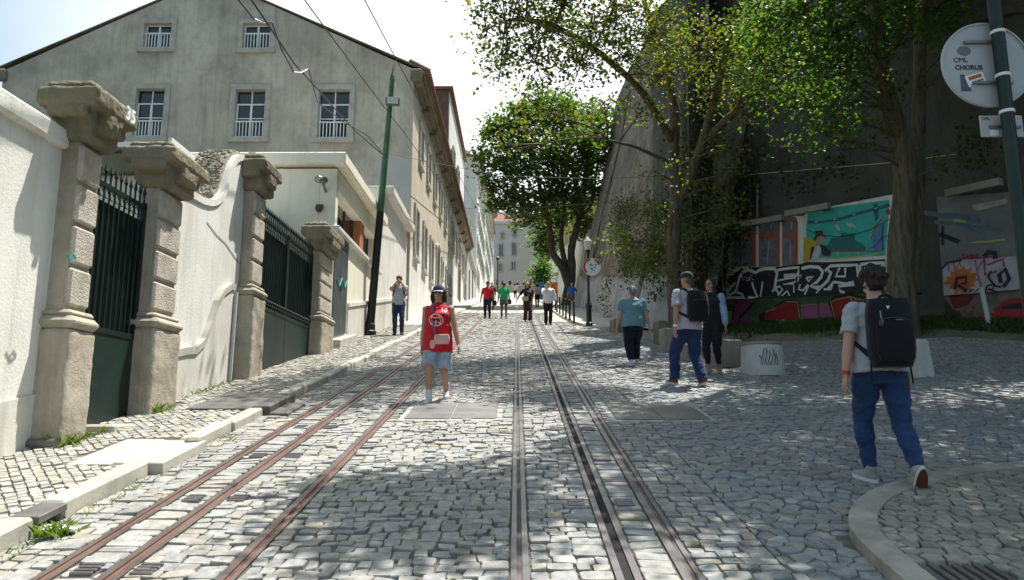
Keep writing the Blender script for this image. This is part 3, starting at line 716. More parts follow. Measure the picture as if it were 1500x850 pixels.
# cameras on the guard house
cm = empty('security_camera', (-4.95, 17.55, zk-.45), 'silver bullet security camera below the roof slab of the guard house', 'camera')
c0 = PY(470, 266, 17.4)
MB().tube([c0+np.array((.1, .0, .03)), c0+np.array((-.02, -.25, -.02))], .09, 12).build('housing', mm['plate'], cm); MB().tube([c0+np.array((.08, .2, -.2)), c0+np.array((.06, 0, -.06))], .03, 8).build('bracket', mm['plate'], cm)
c0 = PY(467, 305, 17.5); cm = MB().ell(c0, (.09, .09, .1), 12, 8); cm.box(c0+np.array((0, .06, .06)), (.16, .1, .08)); simple('dome_camera', cm, mm['greydoor'], 'small grey dome camera on the front of the guard house', 'camera')
# ------------------------------------------------------------------ big grey house
FY = 29.5; zE = z_(FY, 10.75); AP = (-13.1, z_(FY, 14.95)); XL, XR = -21.6, -4.3
gr = empty('grey_house', (-13, FY, S*FY), 'large gabled house with grey cement end wall and long street front', 'house')
def wins(): return [(210, 253, 35, 71), (355, 398, 35, 72), (195, 243, 131, 201), (342, 390, 132, 202), (465, 513, 132, 203)]
holes = []
for (u0, u1, v0, v1) in wins():
    a, b = PY(u0, v1, FY), PY(u1, v0, FY); w = (b[0]-a[0]); fw = .2 if v0 < 100 else .22
    holes.append((a[0], b[0], a[2], b[2], fw, v0 < 100))
def wall_holes(mb, H, x0, x1, z0f, z1f, y, cuts):
    """wall face in the xz plane with rectangular openings, z1f = top line"""
    X = sorted(set([x0, x1]+[c for h in H for c in h[:2]]+cuts))
    for a, b in zip(X[:-1], X[1:]):
        hs = sorted([h for h in H if h[0] <= a+1e-6 and h[1] >= b-1e-6], key=lambda h: h[2])
        lo = [z0f, z0f]
        for h in hs:
            mb.add([(a, y, lo[0]), (b, y, lo[1]), (b, y, h[2]), (a, y, h[2])], [(0, 1, 2, 3)]); lo = [h[3], h[3]]
        mb.add([(a, y, lo[0]), (b, y, lo[1]), (b, y, z1f(b)), (a, y, z1f(a))], [(0, 1, 2, 3)])
zt_ = lambda x: zE+(AP[1]-zE)*(1-abs(x-AP[0])/((AP[0]-XL) if x < AP[0] else (XR-AP[0])))
fm = MB(); wall_holes(fm, holes, XL, XR, S*FY-1.5, zt_, FY, [AP[0]]); fm.build('gable_wall', mm['facade'], gr)
MB().box((-5.0, FY-.004, z_(FY, 5.8)), (1.36, .006, 2.3)).build('pale_patch', mm['greypatch'], gr)
def window(parent, c, w, h, ax, depth, style, frame_w, name='window'):
    """sash window: ax 'y' faces -y, 'x' faces +x. c = centre of opening on the wall face"""
    d = -1 if ax == 'x' else 1                                  # inwards
    def B(mb, a, z, da, dz, dep, th, b=0):
        if ax == 'y': return mb.box((c[0]+a, c[1]+dep, c[2]+z), (da, th, dz), b=b)
        return mb.box((c[0]-dep, c[1]+a, c[2]+z), (th, da, dz), b=b)
    f = MB(); fw = frame_w
    B(f, 0, h/2+fw/2, w+2*fw, fw, -.02, .14); B(f, 0, -h/2-fw/2, w+2*fw+.06, fw*.9, -.035, .19)
    for s in (-1, 1): B(f, s*(w/2+fw/2), 0, fw, h-.002, -.02, .14)
    fo = f.build(name, mm['frame'], parent)
    r_ = MB()
    for s in (-1, 1): B(r_, s*(w/2-.01), 0, .02, h, depth/2, depth)
    B(r_, 0, h/2-.01, w, .02, depth/2, depth); B(r_, 0, -h/2+.01, w, .02, depth/2, depth); r_.build('reveal', mm['greypatch'] , fo)
    B(MB(), 0, 0, w, h, depth+.02, .02).build('pane', mm['glass'], fo)
    s_ = MB(); t = .055; top = h/2
    if style == 'tall': top = h/2-h*.27
    B(s_, 0, (top-h/2)/2, t*1.5, top+h/2, depth-.02, .05)
    for s in (-1, 1): B(s_, s*(w/2-t*.7), (top-h/2)/2, t, top+h/2, depth-.02, .05)
    B(s_, 0, top-t/2, w, t, depth-.021, .05); B(s_, 0, -h/2+t/2, w, t, depth-.021, .05)
    if style == 'tall': B(s_, 0, (top-h/2)/2+.12, w, t*.7, depth-.02, .04); B(s_, 0, (top+h/2)/2, .05, h/2-top, depth, .03)
    s_.build('sash', mm['whitepaint'], fo)
    if style in ('tall', 'small'):
        g = MB(); rh = .72 if style == 'tall' else h*.62
        B(g, 0, -h/2+rh, w, .05, .03, .04); B(g, 0, -h/2+.05, w, .04, .03, .04)
        n = 9
        for i in range(n): B(g, -w/2+w*(i+.5)/n, -h/2+rh/2, .035, rh, .03, .025)
        g.build('railing', mm['whitepaint'], fo)
    return fo
for (a, b, z0, z1, fw, small_) in holes:
    window(gr, ((a+b)/2, FY, (z0+z1)/2), b-a, z1-z0, 'y', .16, 'small' if small_ else 'tall', fw)
# street front: panels between openings
SX = -4.3; YE = 63.
sw_ = []      # y centre, width, z0, z1
for k in range(11): sw_.append((32.1+2.9*k, 1.05, 12.75, 14.45, 'street'))
for k, y in enumerate((31.1, 34., 36.8)): sw_.append((y, 1.1, 8.35, 10.4, 'street'))
sw_.append((39.8, 1.3, 7.35, 10.7, 'arch'))
for y in (42.2, 44.8, 47.4): sw_.append((y, .8, 9.5, 10.5, 'street'))
sw_.append((54.8, 1.8, 10.2, 15.0, 'arch')); sw_.append((60.6, 1.7, 11.2, 14.6, 'arch'))
H = [(y-w/2, y+w/2, z0, z1) for y, w, z0, z1, s in sw_]
fm = MB(); tmp = MB(); wall_holes(tmp, H, FY+.002, YE, S*FY-1.5, lambda y: zE, 0, [])
V = np.vstack(tmp.V); fm.add(np.stack([np.full(len(V), SX), V[:, 0], V[:, 2]], 1), tmp.F)
fm.add([(XL, FY, S*FY-1.5), (XL, YE, S*FY-1.5), (XL, YE, zE), (XL, FY, zE), (XL, YE, S*FY-1), (SX, YE, S*FY-1), (SX, YE, zE), (XL, YE, zE)], [(0, 1, 2, 3), (4, 5, 6, 7)])
fm.build('street_wall', mm['street'], gr)
for y, w, z0, z1, s in sw_:
    c = (SX, y, (z0+z1)/2)
    if s == 'street': window(gr, c, w, z1-z0, 'x', .05, 'plain', .15)
    else:
        m_ = MB()
        MB().box((SX-.3, y, (z0+z1)/2), (.05, w, z1-z0)).build('doorway', mm['dark'], gr)
        m_.box((SX+.02, y-w/2-.1, (z0+z1)/2), (.12, .2, z1-z0)); m_.box((SX+.02, y+w/2+.1, (z0+z1)/2), (.12, .2, z1-z0))
        a_ = np.linspace(0, np.pi, 9); m_.tube([(SX+.02, y+(w/2+.05)*math.cos(q), z1-.12+.3*math.sin(q)) for q in a_], .1, 6); m_.build('door_surround', mm['frame'], gr)
c_ = MB(); c_.box((SX+.06, (FY+YE)/2, zE-.45), (.25, YE-FY+.1, .14), b=.03); c_.box((SX+.14, (FY+YE)/2, zE-.3), (.42, YE-FY+.14, .16), b=.03); c_.box((SX+.2, (FY+YE)/2, zE-.15), (.56, YE-FY+.16, .14), b=.03)
for k in range(12): c_.box((SX+.18, FY+.2+2.9*k, zE-.5), (.36, .3, .3), b=.03)
c_.box((SX+.12, FY-.06, zE-.3), (.5, .3, .5), b=.05); MB().box((XL-.1, FY-.08, zE-.25), (.6, .3, .5), b=.06).build('cornice_stub', mm['cap'], gr)
c_.build('cornice', mm['cap'], gr)
rf = MB()
for sgn, xe in ((-1, XL-.5), (1, SX+.52)):
    ze = zE+(0.0 if sgn < 0 else -.05)
    rf.add([(AP[0], FY-.05, AP[1]+.01), (AP[0], YE+.3, AP[1]+.01), (xe, YE+.3, ze-.02), (xe, FY-.05, ze-.02), (AP[0], FY-.05, AP[1]+.06), (AP[0], YE+.3, AP[1]+.06), (xe, YE+.3, ze+.03), (xe, FY-.05, ze+.03)],
           [(0, 1, 2, 3), (4, 5, 6, 7), (0, 3, 7, 4), (2, 3, 7, 6), (1, 2, 6, 5)])
rfo = rf.build('roof', mm['cap'], gr)
tl = MB(); n = int((YE-FY)/.24)
for i in range(n): tl.tube([(SX+.66, FY+.05+i*.24, zE-.04), (SX-.2, FY+.05+i*.24, zE+.42)], .085, 7)
tl.build('tile_edge', mm['tile'], rfo)
at_ = MB(); za = z_(48, 14.5); at_.box((-6.9, 54, (zE+za)/2), (4.9, 14, za-zE)); ato = at_.build('attic_storey', mm['white2'], gr)
MB().box((-6.9, 54, za+.08), (5.4, 14.5, .2)).build('attic_roof', mm['tile'], gr)
MB().box((-6.9, 46.94, (zE+za)/2+.3), (4.8, .1, za-zE-.6)).build('tile_cladding', MAT('slate_brown_cladding', (.15, .095, .075), .85, .3, 3), gr)
for y in (49, 53): window(gr, (-4.3, y, zE+2.6), 1.1, 1.9, 'x', .1, 'plain', .15)
# plain low wall beyond the house
lw = empty('low_grey_block', (-6, 69, S*63), 'low grey block closing the gap beyond the long street front', 'building')
wedge(MB(), -9, -4.25, 63.1, 76.4, -.3, z_(66, 4.2)).build('wall', mm['greypatch'], lw); MB().box((-6.5, 69.7, z_(66, 4.25)), (5, 13.3, .25)).build('coping', mm['frame'], lw)
for y in (66, 71): MB().box((-4.23, y, S*y+1.5), (.04, 1.1, 2.6)).build('door', mm['dark'], lw)
# houses further up
def far_house(y0, y1, zt, lab, roof_t=.5, rows=4, base=None):
    r = empty('town_house', (-10, y0, S*y0), lab, 'house', 'white houses further up on the left')
    wedge(MB(), -17, -4.2, y0, y1, -1, zt).build('wall', mm['white2'], r)
    m_ = MB(); m_.box((-4.05, (y0+y1)/2, zt), (.8, y1-y0+.1, .4), b=.05); m_.build('cornice', mm['frame'], r)
    MB().prism([(-3.5, y0-.1, zt+.2), (-10.5, y0-.1, zt+1.6), (-17.2, y0-.1, zt+.2)], (0, y1-y0+.2, 0)).build('roof', mm['tile'], r)
    n = int((y1-y0)/3.2)
    for k in range(n):
        y = y0+1.6+k*3.2
        for q in range(rows):
            z1 = zt-1.6-q*3.3
            if z1-2 < S*y+.6: continue
            f_ = MB(); f_.box((-4.17, y, z1-1.), (.1, 1.5, 2.3)); fo = f_.build('window', mm['frame'], r)
            MB().box((-4.14, y, z1-1.), (.06, 1.06, 1.9)).build('pane', mm['glass'], fo)
    return r
hb = far_house(76.6, 98, PX(698, 226, -4.2)[2], 'tall white house with a bare gable end rising above the long street front')
m_ = MB().prism([(-17, 76.55, PX(698, 226, -4.2)[2]), (-4.2, 76.55, PX(698, 226, -4.2)[2]), (-6.5, 76.55, PX(698, 226, -4.2)[2]+2.0), (-17, 76.55, PX(698, 226, -4.2)[2]+2.0)], (0, .4, 0)); m_.build('gable_top', mm['white2'], hb)
far_house(98.2, 121, PX(710, 277, -4.2)[2], 'white house with narrow windows third along the left side of the street')
far_house(121.2, 134, PX(722, 315, -4.2)[2]+1, 'last house at the top of the left side with a red brown roof edge', rows=3)
# ------------------------------------------------------------------ houses closing the street
eb = empty('corner_house', (0, 150, gz(0, 150)), 'white four storey corner house with a red roof closing the top of the street', 'house')
EY = 150.; gb = gz(0, EY)-1
a = PY(712, 345, EY); b_ = PY(776, 345, EY); ztop = PY(740, 328, EY)[2]; x0, x1 = a[0], b_[0]
out = [(x0, EY, gb), (x1, EY, gb), (x1+4.2, EY+5, gb), (x1+4.2, EY+16, gb), (x0, EY+16, gb)]
MB().prism(out, (0, 0, ztop-gb)).build('wall', mm['white3'], eb)
cb = MB(); oc = [(x0-.4, EY-.5), (x1+.2, EY-.5), (x1+4.6, EY+4.7), (x1+4.6, EY+16), (x0-.4, EY+16)]
cb.prism([(x, y, ztop-.1) for x, y in oc], (0, 0, .5)); cb.build('cornice', mm['white3'], eb)
rb = MB(); ci = [(x0+1.5, EY+4), (x1-.5, EY+4), (x1+1.5, EY+7), (x1+1.5, EY+13), (x0+1.5, EY+13)]
rb.add([(x, y, ztop+.38) for x, y in oc]+[(x, y, ztop+3.6) for x, y in ci], [(i, (i+1) % 5, 5+(i+1) % 5, 5+i) for i in range(5)]+[tuple(range(5, 10))]); rbo = rb.build('roof', mm['tile'], eb)
dz = PY(748, 322, EY+1.5); dm = MB().box((dz[0], EY+2.6, ztop+1.9), (1.5, 3, 2.6)).build('dormer', mm['white3'], eb); MB().box((dz[0], EY+1.06, ztop+1.9), (.9, .06, 1.5)).build('pane', mm['glass'], dm)
for (u, v0, v1, w) in ((736, 341, 350, 4), (754, 337, 347, 4.5), (734, 358, 376, 6), (753, 356, 374, 6), (733, 387, 398, 5), (752, 384, 395, 5.5)):
    p0, p1 = PY(u-w/2, v1, EY), PY(u+w/2, v0, EY); c = (p0+p1)/2
    window(eb, (c[0], EY-.12, c[2]), p1[0]-p0[0], p1[2]-p0[2], 'y', .06, 'plain', .14)
dv = np.array((4.2, 5, 0)); dv /= np.linalg.norm(dv); nv = np.array((dv[1], -dv[0], 0))
for v0, v1 in ((357, 372), (388, 398)):
    z0, z1 = PY(780, v1, EY+2.5)[2], PY(780, v0, EY+2.5)[2]; c = np.array((x1, EY, 0))+dv*3.2
    RM = np.stack([dv, -nv, (0, 0, 1)], 1); fo = MB().box((c[0]+nv[0]*.02, c[1]+nv[1]*.02, (z0+z1)/2), (1.5, .12, z1-z0+.5), R3=RM).build('window', mm['frame'], eb)
    MB().box((c[0]+nv[0]*.1, c[1]+nv[1]*.1, (z0+z1)/2), (1.0, .06, z1-z0), R3=RM).build('pane', mm['glass'], fo)
yb = empty('yellow_house', (9, 132, gz(9, 132)), 'yellow house with white windows half hidden behind the trees', 'house')
ya = PY(797, 330, 132); MB().box((ya[0]+8, 138, gz(0, 132)+8), (16, 12, 20)).build('wall', mm['yellow'], yb)
for u in (814, 838):
    for v in (355, 386):
        p = PY(u, v, 132); window(yb, (p[0], 131.85, p[2]), 1.2, 2., 'y', .08, 'plain', .2)
MB().prism([(ya[0]-.3, 131.6, gz(0, 132)+18), (ya[0]+8, 138, gz(0, 132)+20), (ya[0]+16.5, 131.6, gz(0, 132)+18)], (0, 12.8, 0)).build('roof', mm['tile'], yb)
tw = empty('terrace_wall', (0, 127, gz(0, 127)), 'low stone terrace wall across the top of the street', 'wall')
MB().box((-.6, 127.5, gz(0, 127)+.5), (8.5, .5, 1.9)).build('wall', mm['concrete'], tw); MB().box((-.6, 127.5, gz(0, 127)+1.48), (8.7, .7, .14)).build('coping', mm['frame'], tw)
for (u, v0, v1, y, lb) in ((729, 412, 382, 118, 'thin dark lamp post at the top left of the street'),):
    p = G(u, v0); p = np.array((PY(u, 400, y)[0], y, gz(0, y))); h = PY(u, v1, y)[2]-p[2]
    lp = empty('lamp_post', p, lb, 'lamp post'); MB().tube([p, p+np.array((0, 0, h))], .09, 8).build('pole', mm['poleblack'], lp); MB().lathe(p+np.array((0, 0, h)), [(.05, 0), (.22, .1), (.26, .5), (.05, .7)], 8).build('lantern', mm['poleblack'], lp)
# ------------------------------------------------------------------ retaining walls on the right
rw = empty('retaining_wall', (4.4, 36, gz(4, 36)), 'tall leaning old stone retaining wall with a whitewashed foot along the right pavement', 'wall')
def rough_wall(mb, foot, batter, ztop, nu, nv, amp, thick=3., seed=0, zb=-.3):
    """battered rubble face following a ground line, with real relief, a top and ends"""
    F = np.array(foot, float); seg = np.r_[0, np.cumsum(np.hypot(*np.diff(F, axis=0).T))]; V = []
    for i in range(nu+1):
        s_ = seg[-1]*i/nu; x = np.interp(s_, seg, F[:, 0]); y = np.interp(s_, seg, F[:, 1]); t = np.array((np.interp(s_+.2, seg, F[:, 0])-np.interp(s_-.2, seg, F[:, 0]), np.interp(s_+.2, seg, F[:, 1])-np.interp(s_-.2, seg, F[:, 1]))); t /= np.linalg.norm(t); nx, ny = t[1], -t[0]
        if nx < 0: nx, ny = -nx, -ny
        z0 = gz(x, y)+zb; zt = ztop(x, y)
        for j in range(nv+1):
            f_ = j/nv; z = z0+(zt-z0)*f_; h = z-z0
            q = noise.fractal(Vector((x*.9+seed, y*.9, z*.22)), 1., 2., 4)*amp+noise.noise(Vector((x*3, y*3+seed, z*1.2)))*amp*.35
            o = batter*h+q; V.append((x+nx*o, y+ny*o, z))
    n = nv+1; Fc = [(i*n+j, (i+1)*n+j, (i+1)*n+j+1, i*n+j+1) for i in range(nu) for j in range(nv)]
    k = len(V); tv = []
    for i in range(nu+1): x, y, z = V[i*n+nv]; V.append((x+thick, y+.3, z-.1))
    Fc += [(i*n+nv, (i+1)*n+nv, k+i+1, k+i) for i in range(nu)]
    for i in (0, nu):
        b0 = len(V); x, y, z = V[i*n]; V.append((x+thick, y, z)); Fc.append(tuple([i*n+j for j in range(n)]+[k+i, b0]))
    mb.add(V, Fc); return mb
tz = PY(920, 112, 51)[2]
rough_wall(MB(), [(3.86, 51.5), (4.0, 44), (4.25, 34), (4.5, 26.5), (4.95, 22.6)], .235, lambda x, y: tz-.5+.18*(y-51)*.5, 90, 70, .24, thick=.8).build('stone_face', mm['retain'], rw)
bt = MB()
for (y, x_, h, w) in ((28.5, 4.42, 6.5, .16), (45, 3.98, 14, .14)):
    z0 = gz(x_, y); bt.tube([(x_+.235*q*h-.08+.06*math.sin(q*9+y), y+.25*math.sin(q*4+y), z0+q*h) for q in np.linspace(0, 1, 14)], np.linspace(w, w*.5, 14), 7)
bt.build('root_buttress', mm['retain'], rw)
mm['endface'] = PLASTER('mossy_shaded_rubble', (.12, .10, .075), (.045, .045, .025), .8, .8, bump=1., fine=True)  # mossy rubble darkened so the colour carries the shade of the trees
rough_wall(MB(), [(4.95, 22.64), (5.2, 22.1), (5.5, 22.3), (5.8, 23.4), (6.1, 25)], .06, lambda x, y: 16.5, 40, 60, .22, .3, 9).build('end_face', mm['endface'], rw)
r2 = empty('upper_wall', (3.8, 62, gz(4, 62)), 'pale lower wall continuing uphill behind the lamp post on the right', 'wall')
rough_wall(MB(), [(3.7, 119), (3.75, 80), (3.84, 51.7)], .2, lambda x, y: gz(x, y)+5.5, 30, 12, .1, 2).build('stone_face', mm['white2'], r2)
DW0 = np.array((5.05, 22.45)); 
dw = empty('dark_wall', (8, 20, gz(8, 20)), 'huge dark damp wall rising behind the murals on the right', 'wall')
A = WC*NB[:2]; e2 = EB[:2]; s_at = lambda y: (A[1]-y)/(-e2[1])
f0 = A+e2*((27.5-A[1])/e2[1]); f1 = A+e2*((2-A[1])/e2[1])
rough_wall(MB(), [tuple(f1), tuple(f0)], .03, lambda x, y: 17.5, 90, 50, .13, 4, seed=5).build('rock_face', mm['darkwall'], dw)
mb_ = MB()
for (u0, v0, u1, v1) in ((1140, 92, 1260, 62), (1330, 60, 1500, 20)):
    p, q = PB(u0, v0, .1), PB(u1, v1, .1); mb_.prism([p, q, q+np.array((0, 0, .22)), p+np.array((0, 0, .22))], -NB*.2)
mb_.build('ledge', mm['darkwall'], dw)
# bank of earth and grass at the foot of the dark wall
xs_ = np.linspace(0, 1, 60); V = []; bx = np.linspace(4.6, 12.6, 60)
for x in bx:
    y0 = float(bank_y(x)); 
    for f_ in np.linspace(0, 1, 9):
        # towards the wall along its normal
        d = (WC-(NB[0]*x+NB[1]*y0)); X, Y = x+NB[0]*d*f_*1.02, y0+NB[1]*d*f_*1.02
        V.append((X, Y, gz(X, Y)-.02+.2*sstep(0, .8, f_)+.05*noise.noise(Vector((X*2, Y*2, 0)))))
tag(MB().add(V, [(i*9+j, (i+1)*9+j, (i+1)*9+j+1, i*9+j+1) for i in range(59) for j in range(8)]).build('earth_bank', mm['dirt'], smooth=True), kind='structure')
def blades(P, hs, w, lean=.35):
    """grass: one bent two-triangle blade per point"""
    P = np.array(P); n = len(P); a = rng.uniform(0, 6.283, n); d = np.stack([np.cos(a), np.sin(a), 0*a], 1); l = rng.uniform(-lean, lean, (n, 3)); l[:, 2] = 1; hs = np.array(hs)[:, None]
    V = np.stack([P-d*w, P+d*w, P+l*hs*.55+d*w*.7, P+l*hs*(1+.0)+np.stack([l[:, 0]*hs[:, 0]*.5, l[:, 1]*hs[:, 0]*.5, 0*a], 1)], 1).reshape(-1, 3)
    F = np.arange(n)[:, None]*4+np.array([[0, 1, 2, 3]]); return V, F.tolist(), np.repeat(rng.random(n), 4)
def foliage(name, V, F, tint, mat, parent=None, at=None):
    off = ORG[parent.name] if parent else np.array(at if at is not None else (0, 0, 0), float)
    me = bpy.data.meshes.new(name); V = np.asarray(V, np.float32)-np.asarray(off, np.float32); n = len(V); F = np.asarray(F, np.int32); k = F.shape[1]
    me.vertices.add(n); me.vertices.foreach_set('co', V.ravel()); me.loops.add(F.size); me.loops.foreach_set('vertex_index', F.ravel())
    me.polygons.add(len(F)); me.polygons.foreach_set('loop_start', np.arange(0, F.size, k, dtype=np.int32)); me.update(calc_edges=True); me.validate()
    at_ = me.color_attributes.new('tint', 'FLOAT_COLOR', 'POINT'); T = np.ones((n, 4), np.float32); T[:, :3] = np.asarray(tint)[:, None]; at_.data.foreach_set('color', T.ravel())
    me.materials.append(mat); o = bpy.data.objects.new(name, me); COL.objects.link(o)
    if parent: o.parent = parent
    else: o.location = off
    ORG[o.name] = off; return o
P = []; hs = []
while len(P) < 16000:
    x = R.uniform(4.7, 12.4); y0 = float(bank_y(x)); f_ = R.random()**.8
    d = (WC-(NB[0]*x+NB[1]*y0)); f_ = .12+f_*.86
    X, Y = x+NB[0]*d*f_, y0+NB[1]*d*f_
    dn = noise.noise(Vector((X*.8, Y*.8, 3)))
    if f_ < .45 and R.random() > .25+.8*dn: continue
    P.append((X, Y, gz(X, Y)-.03+.2*sstep(0, .8, f_))); hs.append(R.uniform(.07, .2)*(.6+.6*f_)*(1+.5*dn))
V, F, T = blades(P, hs, .012, .5); tag(foliage('bank_grass', V, F, T, mm['grass']), kind='stuff')
# moss and weeds in the joints along rails, kerb and walls
P = []; hs = []
def weedline(x, y0, y1, n, w, h, z=0):
    for _ in range(n):
        y = R.uniform(y0, y1); q = noise.noise(Vector((x*7, y*.9, 1)))
        if q < R.uniform(-.3, .35): continue
        X = x+R.gauss(0, w); P.append((X, y, gz(X, y)+z-.015)); hs.append(R.uniform(.4, 1)*h)
for x, n in ((-.085, 1500), (-1.47, 700), (-2.66, 700), (-2.10, 150), (1.05, 600), (.86, 300), (-1.67, 250), (-3.0, 500)): weedline(x, 3, 17, n, .012, .035)
weedline(-2.98, 4.5, 8, 400, .04, .07); weedline(-4.15, 6.9, 7.7, 160, .03, .12, .1); weedline(-4.15, 8.7, 9.6, 160, .03, .12, .1); weedline(-4.33, 9.6, 12.6, 350, .05, .1, .1); weedline(-4.1, 7.6, 8.8, 300, .05, .07, .1)
for _ in range(2500):
    x, y = R.uniform(1.5, 9), R.uniform(3, 17)
    if noise.noise(Vector((x*1.3, y*1.3, 8))) > .25 and not in_corner(x, y, .1): P.append((x, y, gz(x, y)-.012)); hs.append(R.uniform(.015, .035))
V, F, T = blades(P, hs, .005, .7); tag(foliage('joint_weeds', V, F, T, mm['weed']), kind='stuff')
def weed(u, v, lb, dz=.1, n=60, h=.14):
    c = G(u, v, dz); P = [c+np.array((R.gauss(0, .06), R.gauss(0, .06), 0)) for _ in range(n)]
    V, F, T = blades(P, [R.uniform(.4, 1)*h for _ in P], .014, .8); tag(foliage('weed_tuft', V, F, T, mm['weed'], at=c), lb, 'weed', 'weed tufts along the walls')
weed(95, 653, 'small green weed tuft at the foot of the pillar numbered 35'); weed(222, 604, 'small green weed tuft at the foot of the second stone pillar'); weed(318, 558, 'small green weed tuft beside the drain pipe of the curved wall'); weed(80, 785, 'green weed tuft growing in the kerb gully', 0, 120, .1)
# ------------------------------------------------------------------ murals
def lamp_batten(u0, v0, u1, v1, lb):
    p, q = PB(u0, v0, .5), PB(u1, v1, .5); r = empty('mural_light', (p+q)/2, lb, 'light fixture', 'light fixtures above the murals')
    MB().prism([p, q, q+np.array((0, 0, .16)), p+np.array((0, 0, .16))], -NB*.14).build('housing', mm['concrete'], r)
    b = MB()
    for f_ in (.2, .8): c = p+(q-p)*f_; MB().tube([c, c+NB*.5+np.array((0, 0, .1))], .025, 6).build('bracket', mm['greydoor'], r)
def boardpoly(mb, pts, off, th=.003):
    P = [PB(u, v, off) for u, v in pts]; mb.prism(P, -NB*th); return mb
def boardline(mb, pts, off, w, th=.003):
    P = np.array([PB(u, v, off) for u, v in pts]); T = np.gradient(P, axis=0); T /= np.linalg.norm(T, axis=1)[:, None]; Nn = np.cross(T, NB)*w/2
    L_ = np.vstack([P+Nn, (P-Nn)]); n = len(P); O_ = L_-NB*th
    F = [(i, i+1, n+i+1, n+i) for i in range(n-1)]+[(2*n+i, 3*n+i, 3*n+i+1, 2*n+i+1) for i in range(n-1)]+[(i, 2*n+i, 2*n+i+1, i+1) for i in range(n-1)]+[(n+i, n+i+1, 3*n+i+1, 3*n+i) for i in range(n-1)]
    mb.add(np.vstack([L_, O_]), F); return mb
Z = lambda pts, s, ox, oy: [(x/s+ox, y/s+oy) for x, y in pts]          # crop coordinates to picture coordinates
mu = empty('mural_board', PB(1180, 430, .3), 'long mural board with red framed tram windows above white edged black lettering', 'mural', 'mural boards')
B0 = .22
MB().prism([PB(u, v, B0) for u, v in ((1063, 439), (1306, 424), (1318, 283), (1068, 331))], NB*.08).build('board', mm['board'], mu)
def paint(name, c, polys, off, lines=(), w=.02, var=.15):
    m_ = MB()
    for p in polys: boardpoly(m_, p, off)
    for l in lines: boardline(m_, l[0] if isinstance(l, tuple) else l, off, l[1] if isinstance(l, tuple) else w)
    return m_.build(name, flat('paint_'+name+str(len(mm)), c, .7, 0, var, 5), mu)
q1 = lambda pts: Z(pts, 5.5556, 1050, 290); q2 = lambda pts: Z(pts, 5.5556, 1050, 370)
o1 = B0+.004
paint('painted_frame', (.36, .10, .055), [q1([(138, 185), (318, 160), (318, 560), (138, 560)]), q1([(342, 168), (512, 148), (512, 560), (342, 560)]), q1([(533, 146), (610, 146), (645, 160), (660, 200), (660, 560), (533, 560)])], o1)
gl = [q1(p) for p in ([(138, 192), (298, 172), (298, 275), (138, 285)], [(138, 322), (285, 322), (285, 556), (138, 556)], [(355, 180), (490, 162), (490, 282), (352, 282)], [(345, 335), (483, 330), (483, 556), (345, 556)], [(540, 165), (605, 165), (630, 185), (635, 280), (537, 282)], [(537, 330), (628, 328), (628, 556), (537, 556)])]
paint('painted_pane', (.17, .175, .20), gl, o1+.004, var=.35)
for l_ in [(q1(p), w) for p, w in (([(262, 190), (258, 240)], .05), ([(205, 195), (208, 250)], .03), ([(205, 360), (210, 540)], .035), ([(450, 190), (440, 250)], .05), ([(372, 190), (378, 270)], .03), ([(428, 350), (408, 545)], .05), ([(612, 190), (606, 260)], .05), ([(595, 345), (600, 540)], .04))]: paint('painted_sheen', (.33, .34, .37), [], o1+.008, [l_])
paint('painted_sky', (.05, .42, .37), [q1([(742, 106), (1250, 36), (1405, 15), (1372, 470), (740, 500), (725, 260)])], o1)
paint('painted_band', (.03, .13, .16), [q1([(742, 182), (850, 186), (1000, 160), (1130, 120), (1265, 82), (1405, 45), (1405, 75), (1270, 110), (1130, 146), (1000, 186), (850, 208), (742, 210)]), q1([(1275, 50), (1310, 45), (1318, 160), (1290, 190), (1282, 150)])], o1+.004)
paint('painted_hill', (.02, .17, .155), [q1([(850, 400), (905, 380), (935, 330), (980, 318), (1010, 312), (1012, 285), (1045, 278), (1075, 292), (1122, 285), (1125, 345), (1170, 365), (1215, 400), (1200, 440), (900, 440)])], o1+.004)
paint('painted_dash', (.5, .55, .53), [q1(p) for p in ([(800, 190), (820, 190), (820, 199), (800, 199)], [(950, 172), (968, 168), (968, 178), (950, 182)], [(1108, 134), (1126, 128), (1126, 139), (1108, 145)], [(1285, 80), (1305, 77), (1305, 88), (1285, 91)])], o1+.008, [(q1([(970, 220), (1000, 262)]), .06), (q1([(1060, 205), (1095, 240)]), .05), (q1([(1085, 205), (1125, 240)]), .04)])
paint('painted_yellow', (.50, .37, .03), [q1([(710, 320), (770, 330), (812, 365), (805, 395), (770, 400), (765, 440), (760, 500), (730, 530), (705, 530), (705, 400)])], o1+.008)
paint('painted_skin', (.42, .27, .18), [q1([(812, 312), (850, 300), (878, 318), (870, 355), (842, 375), (815, 362), (806, 335)])], o1+.012)
paint('painted_hair', (.05, .045, .04), [q1([(785, 330), (806, 305), (845, 295), (880, 305), (900, 330), (880, 320), (845, 308), (818, 318), (806, 350), (790, 350)]), q1([(800, 270), (862, 265), (868, 300), (802, 303)])], o1+.016)
paint('painted_shirt', (.5, .53, .56), [q1([(800, 400), (835, 385), (850, 420), (830, 500), (785, 522), (760, 515), (780, 460)])], o1+.012)
paint('painted_coat', (.03, .03, .04), [q1([(835, 375), (880, 390), (930, 440), (920, 475), (860, 470), (850, 420)]), q1([(770, 400), (800, 400), (775, 470), (765, 510), (755, 500)])], o1+.010)
paint('painted_bus', (.10, .20, .42), [q1([(1265, 350), (1300, 270), (1352, 200), (1358, 430), (1280, 425), (1265, 400)])], o1+.004)
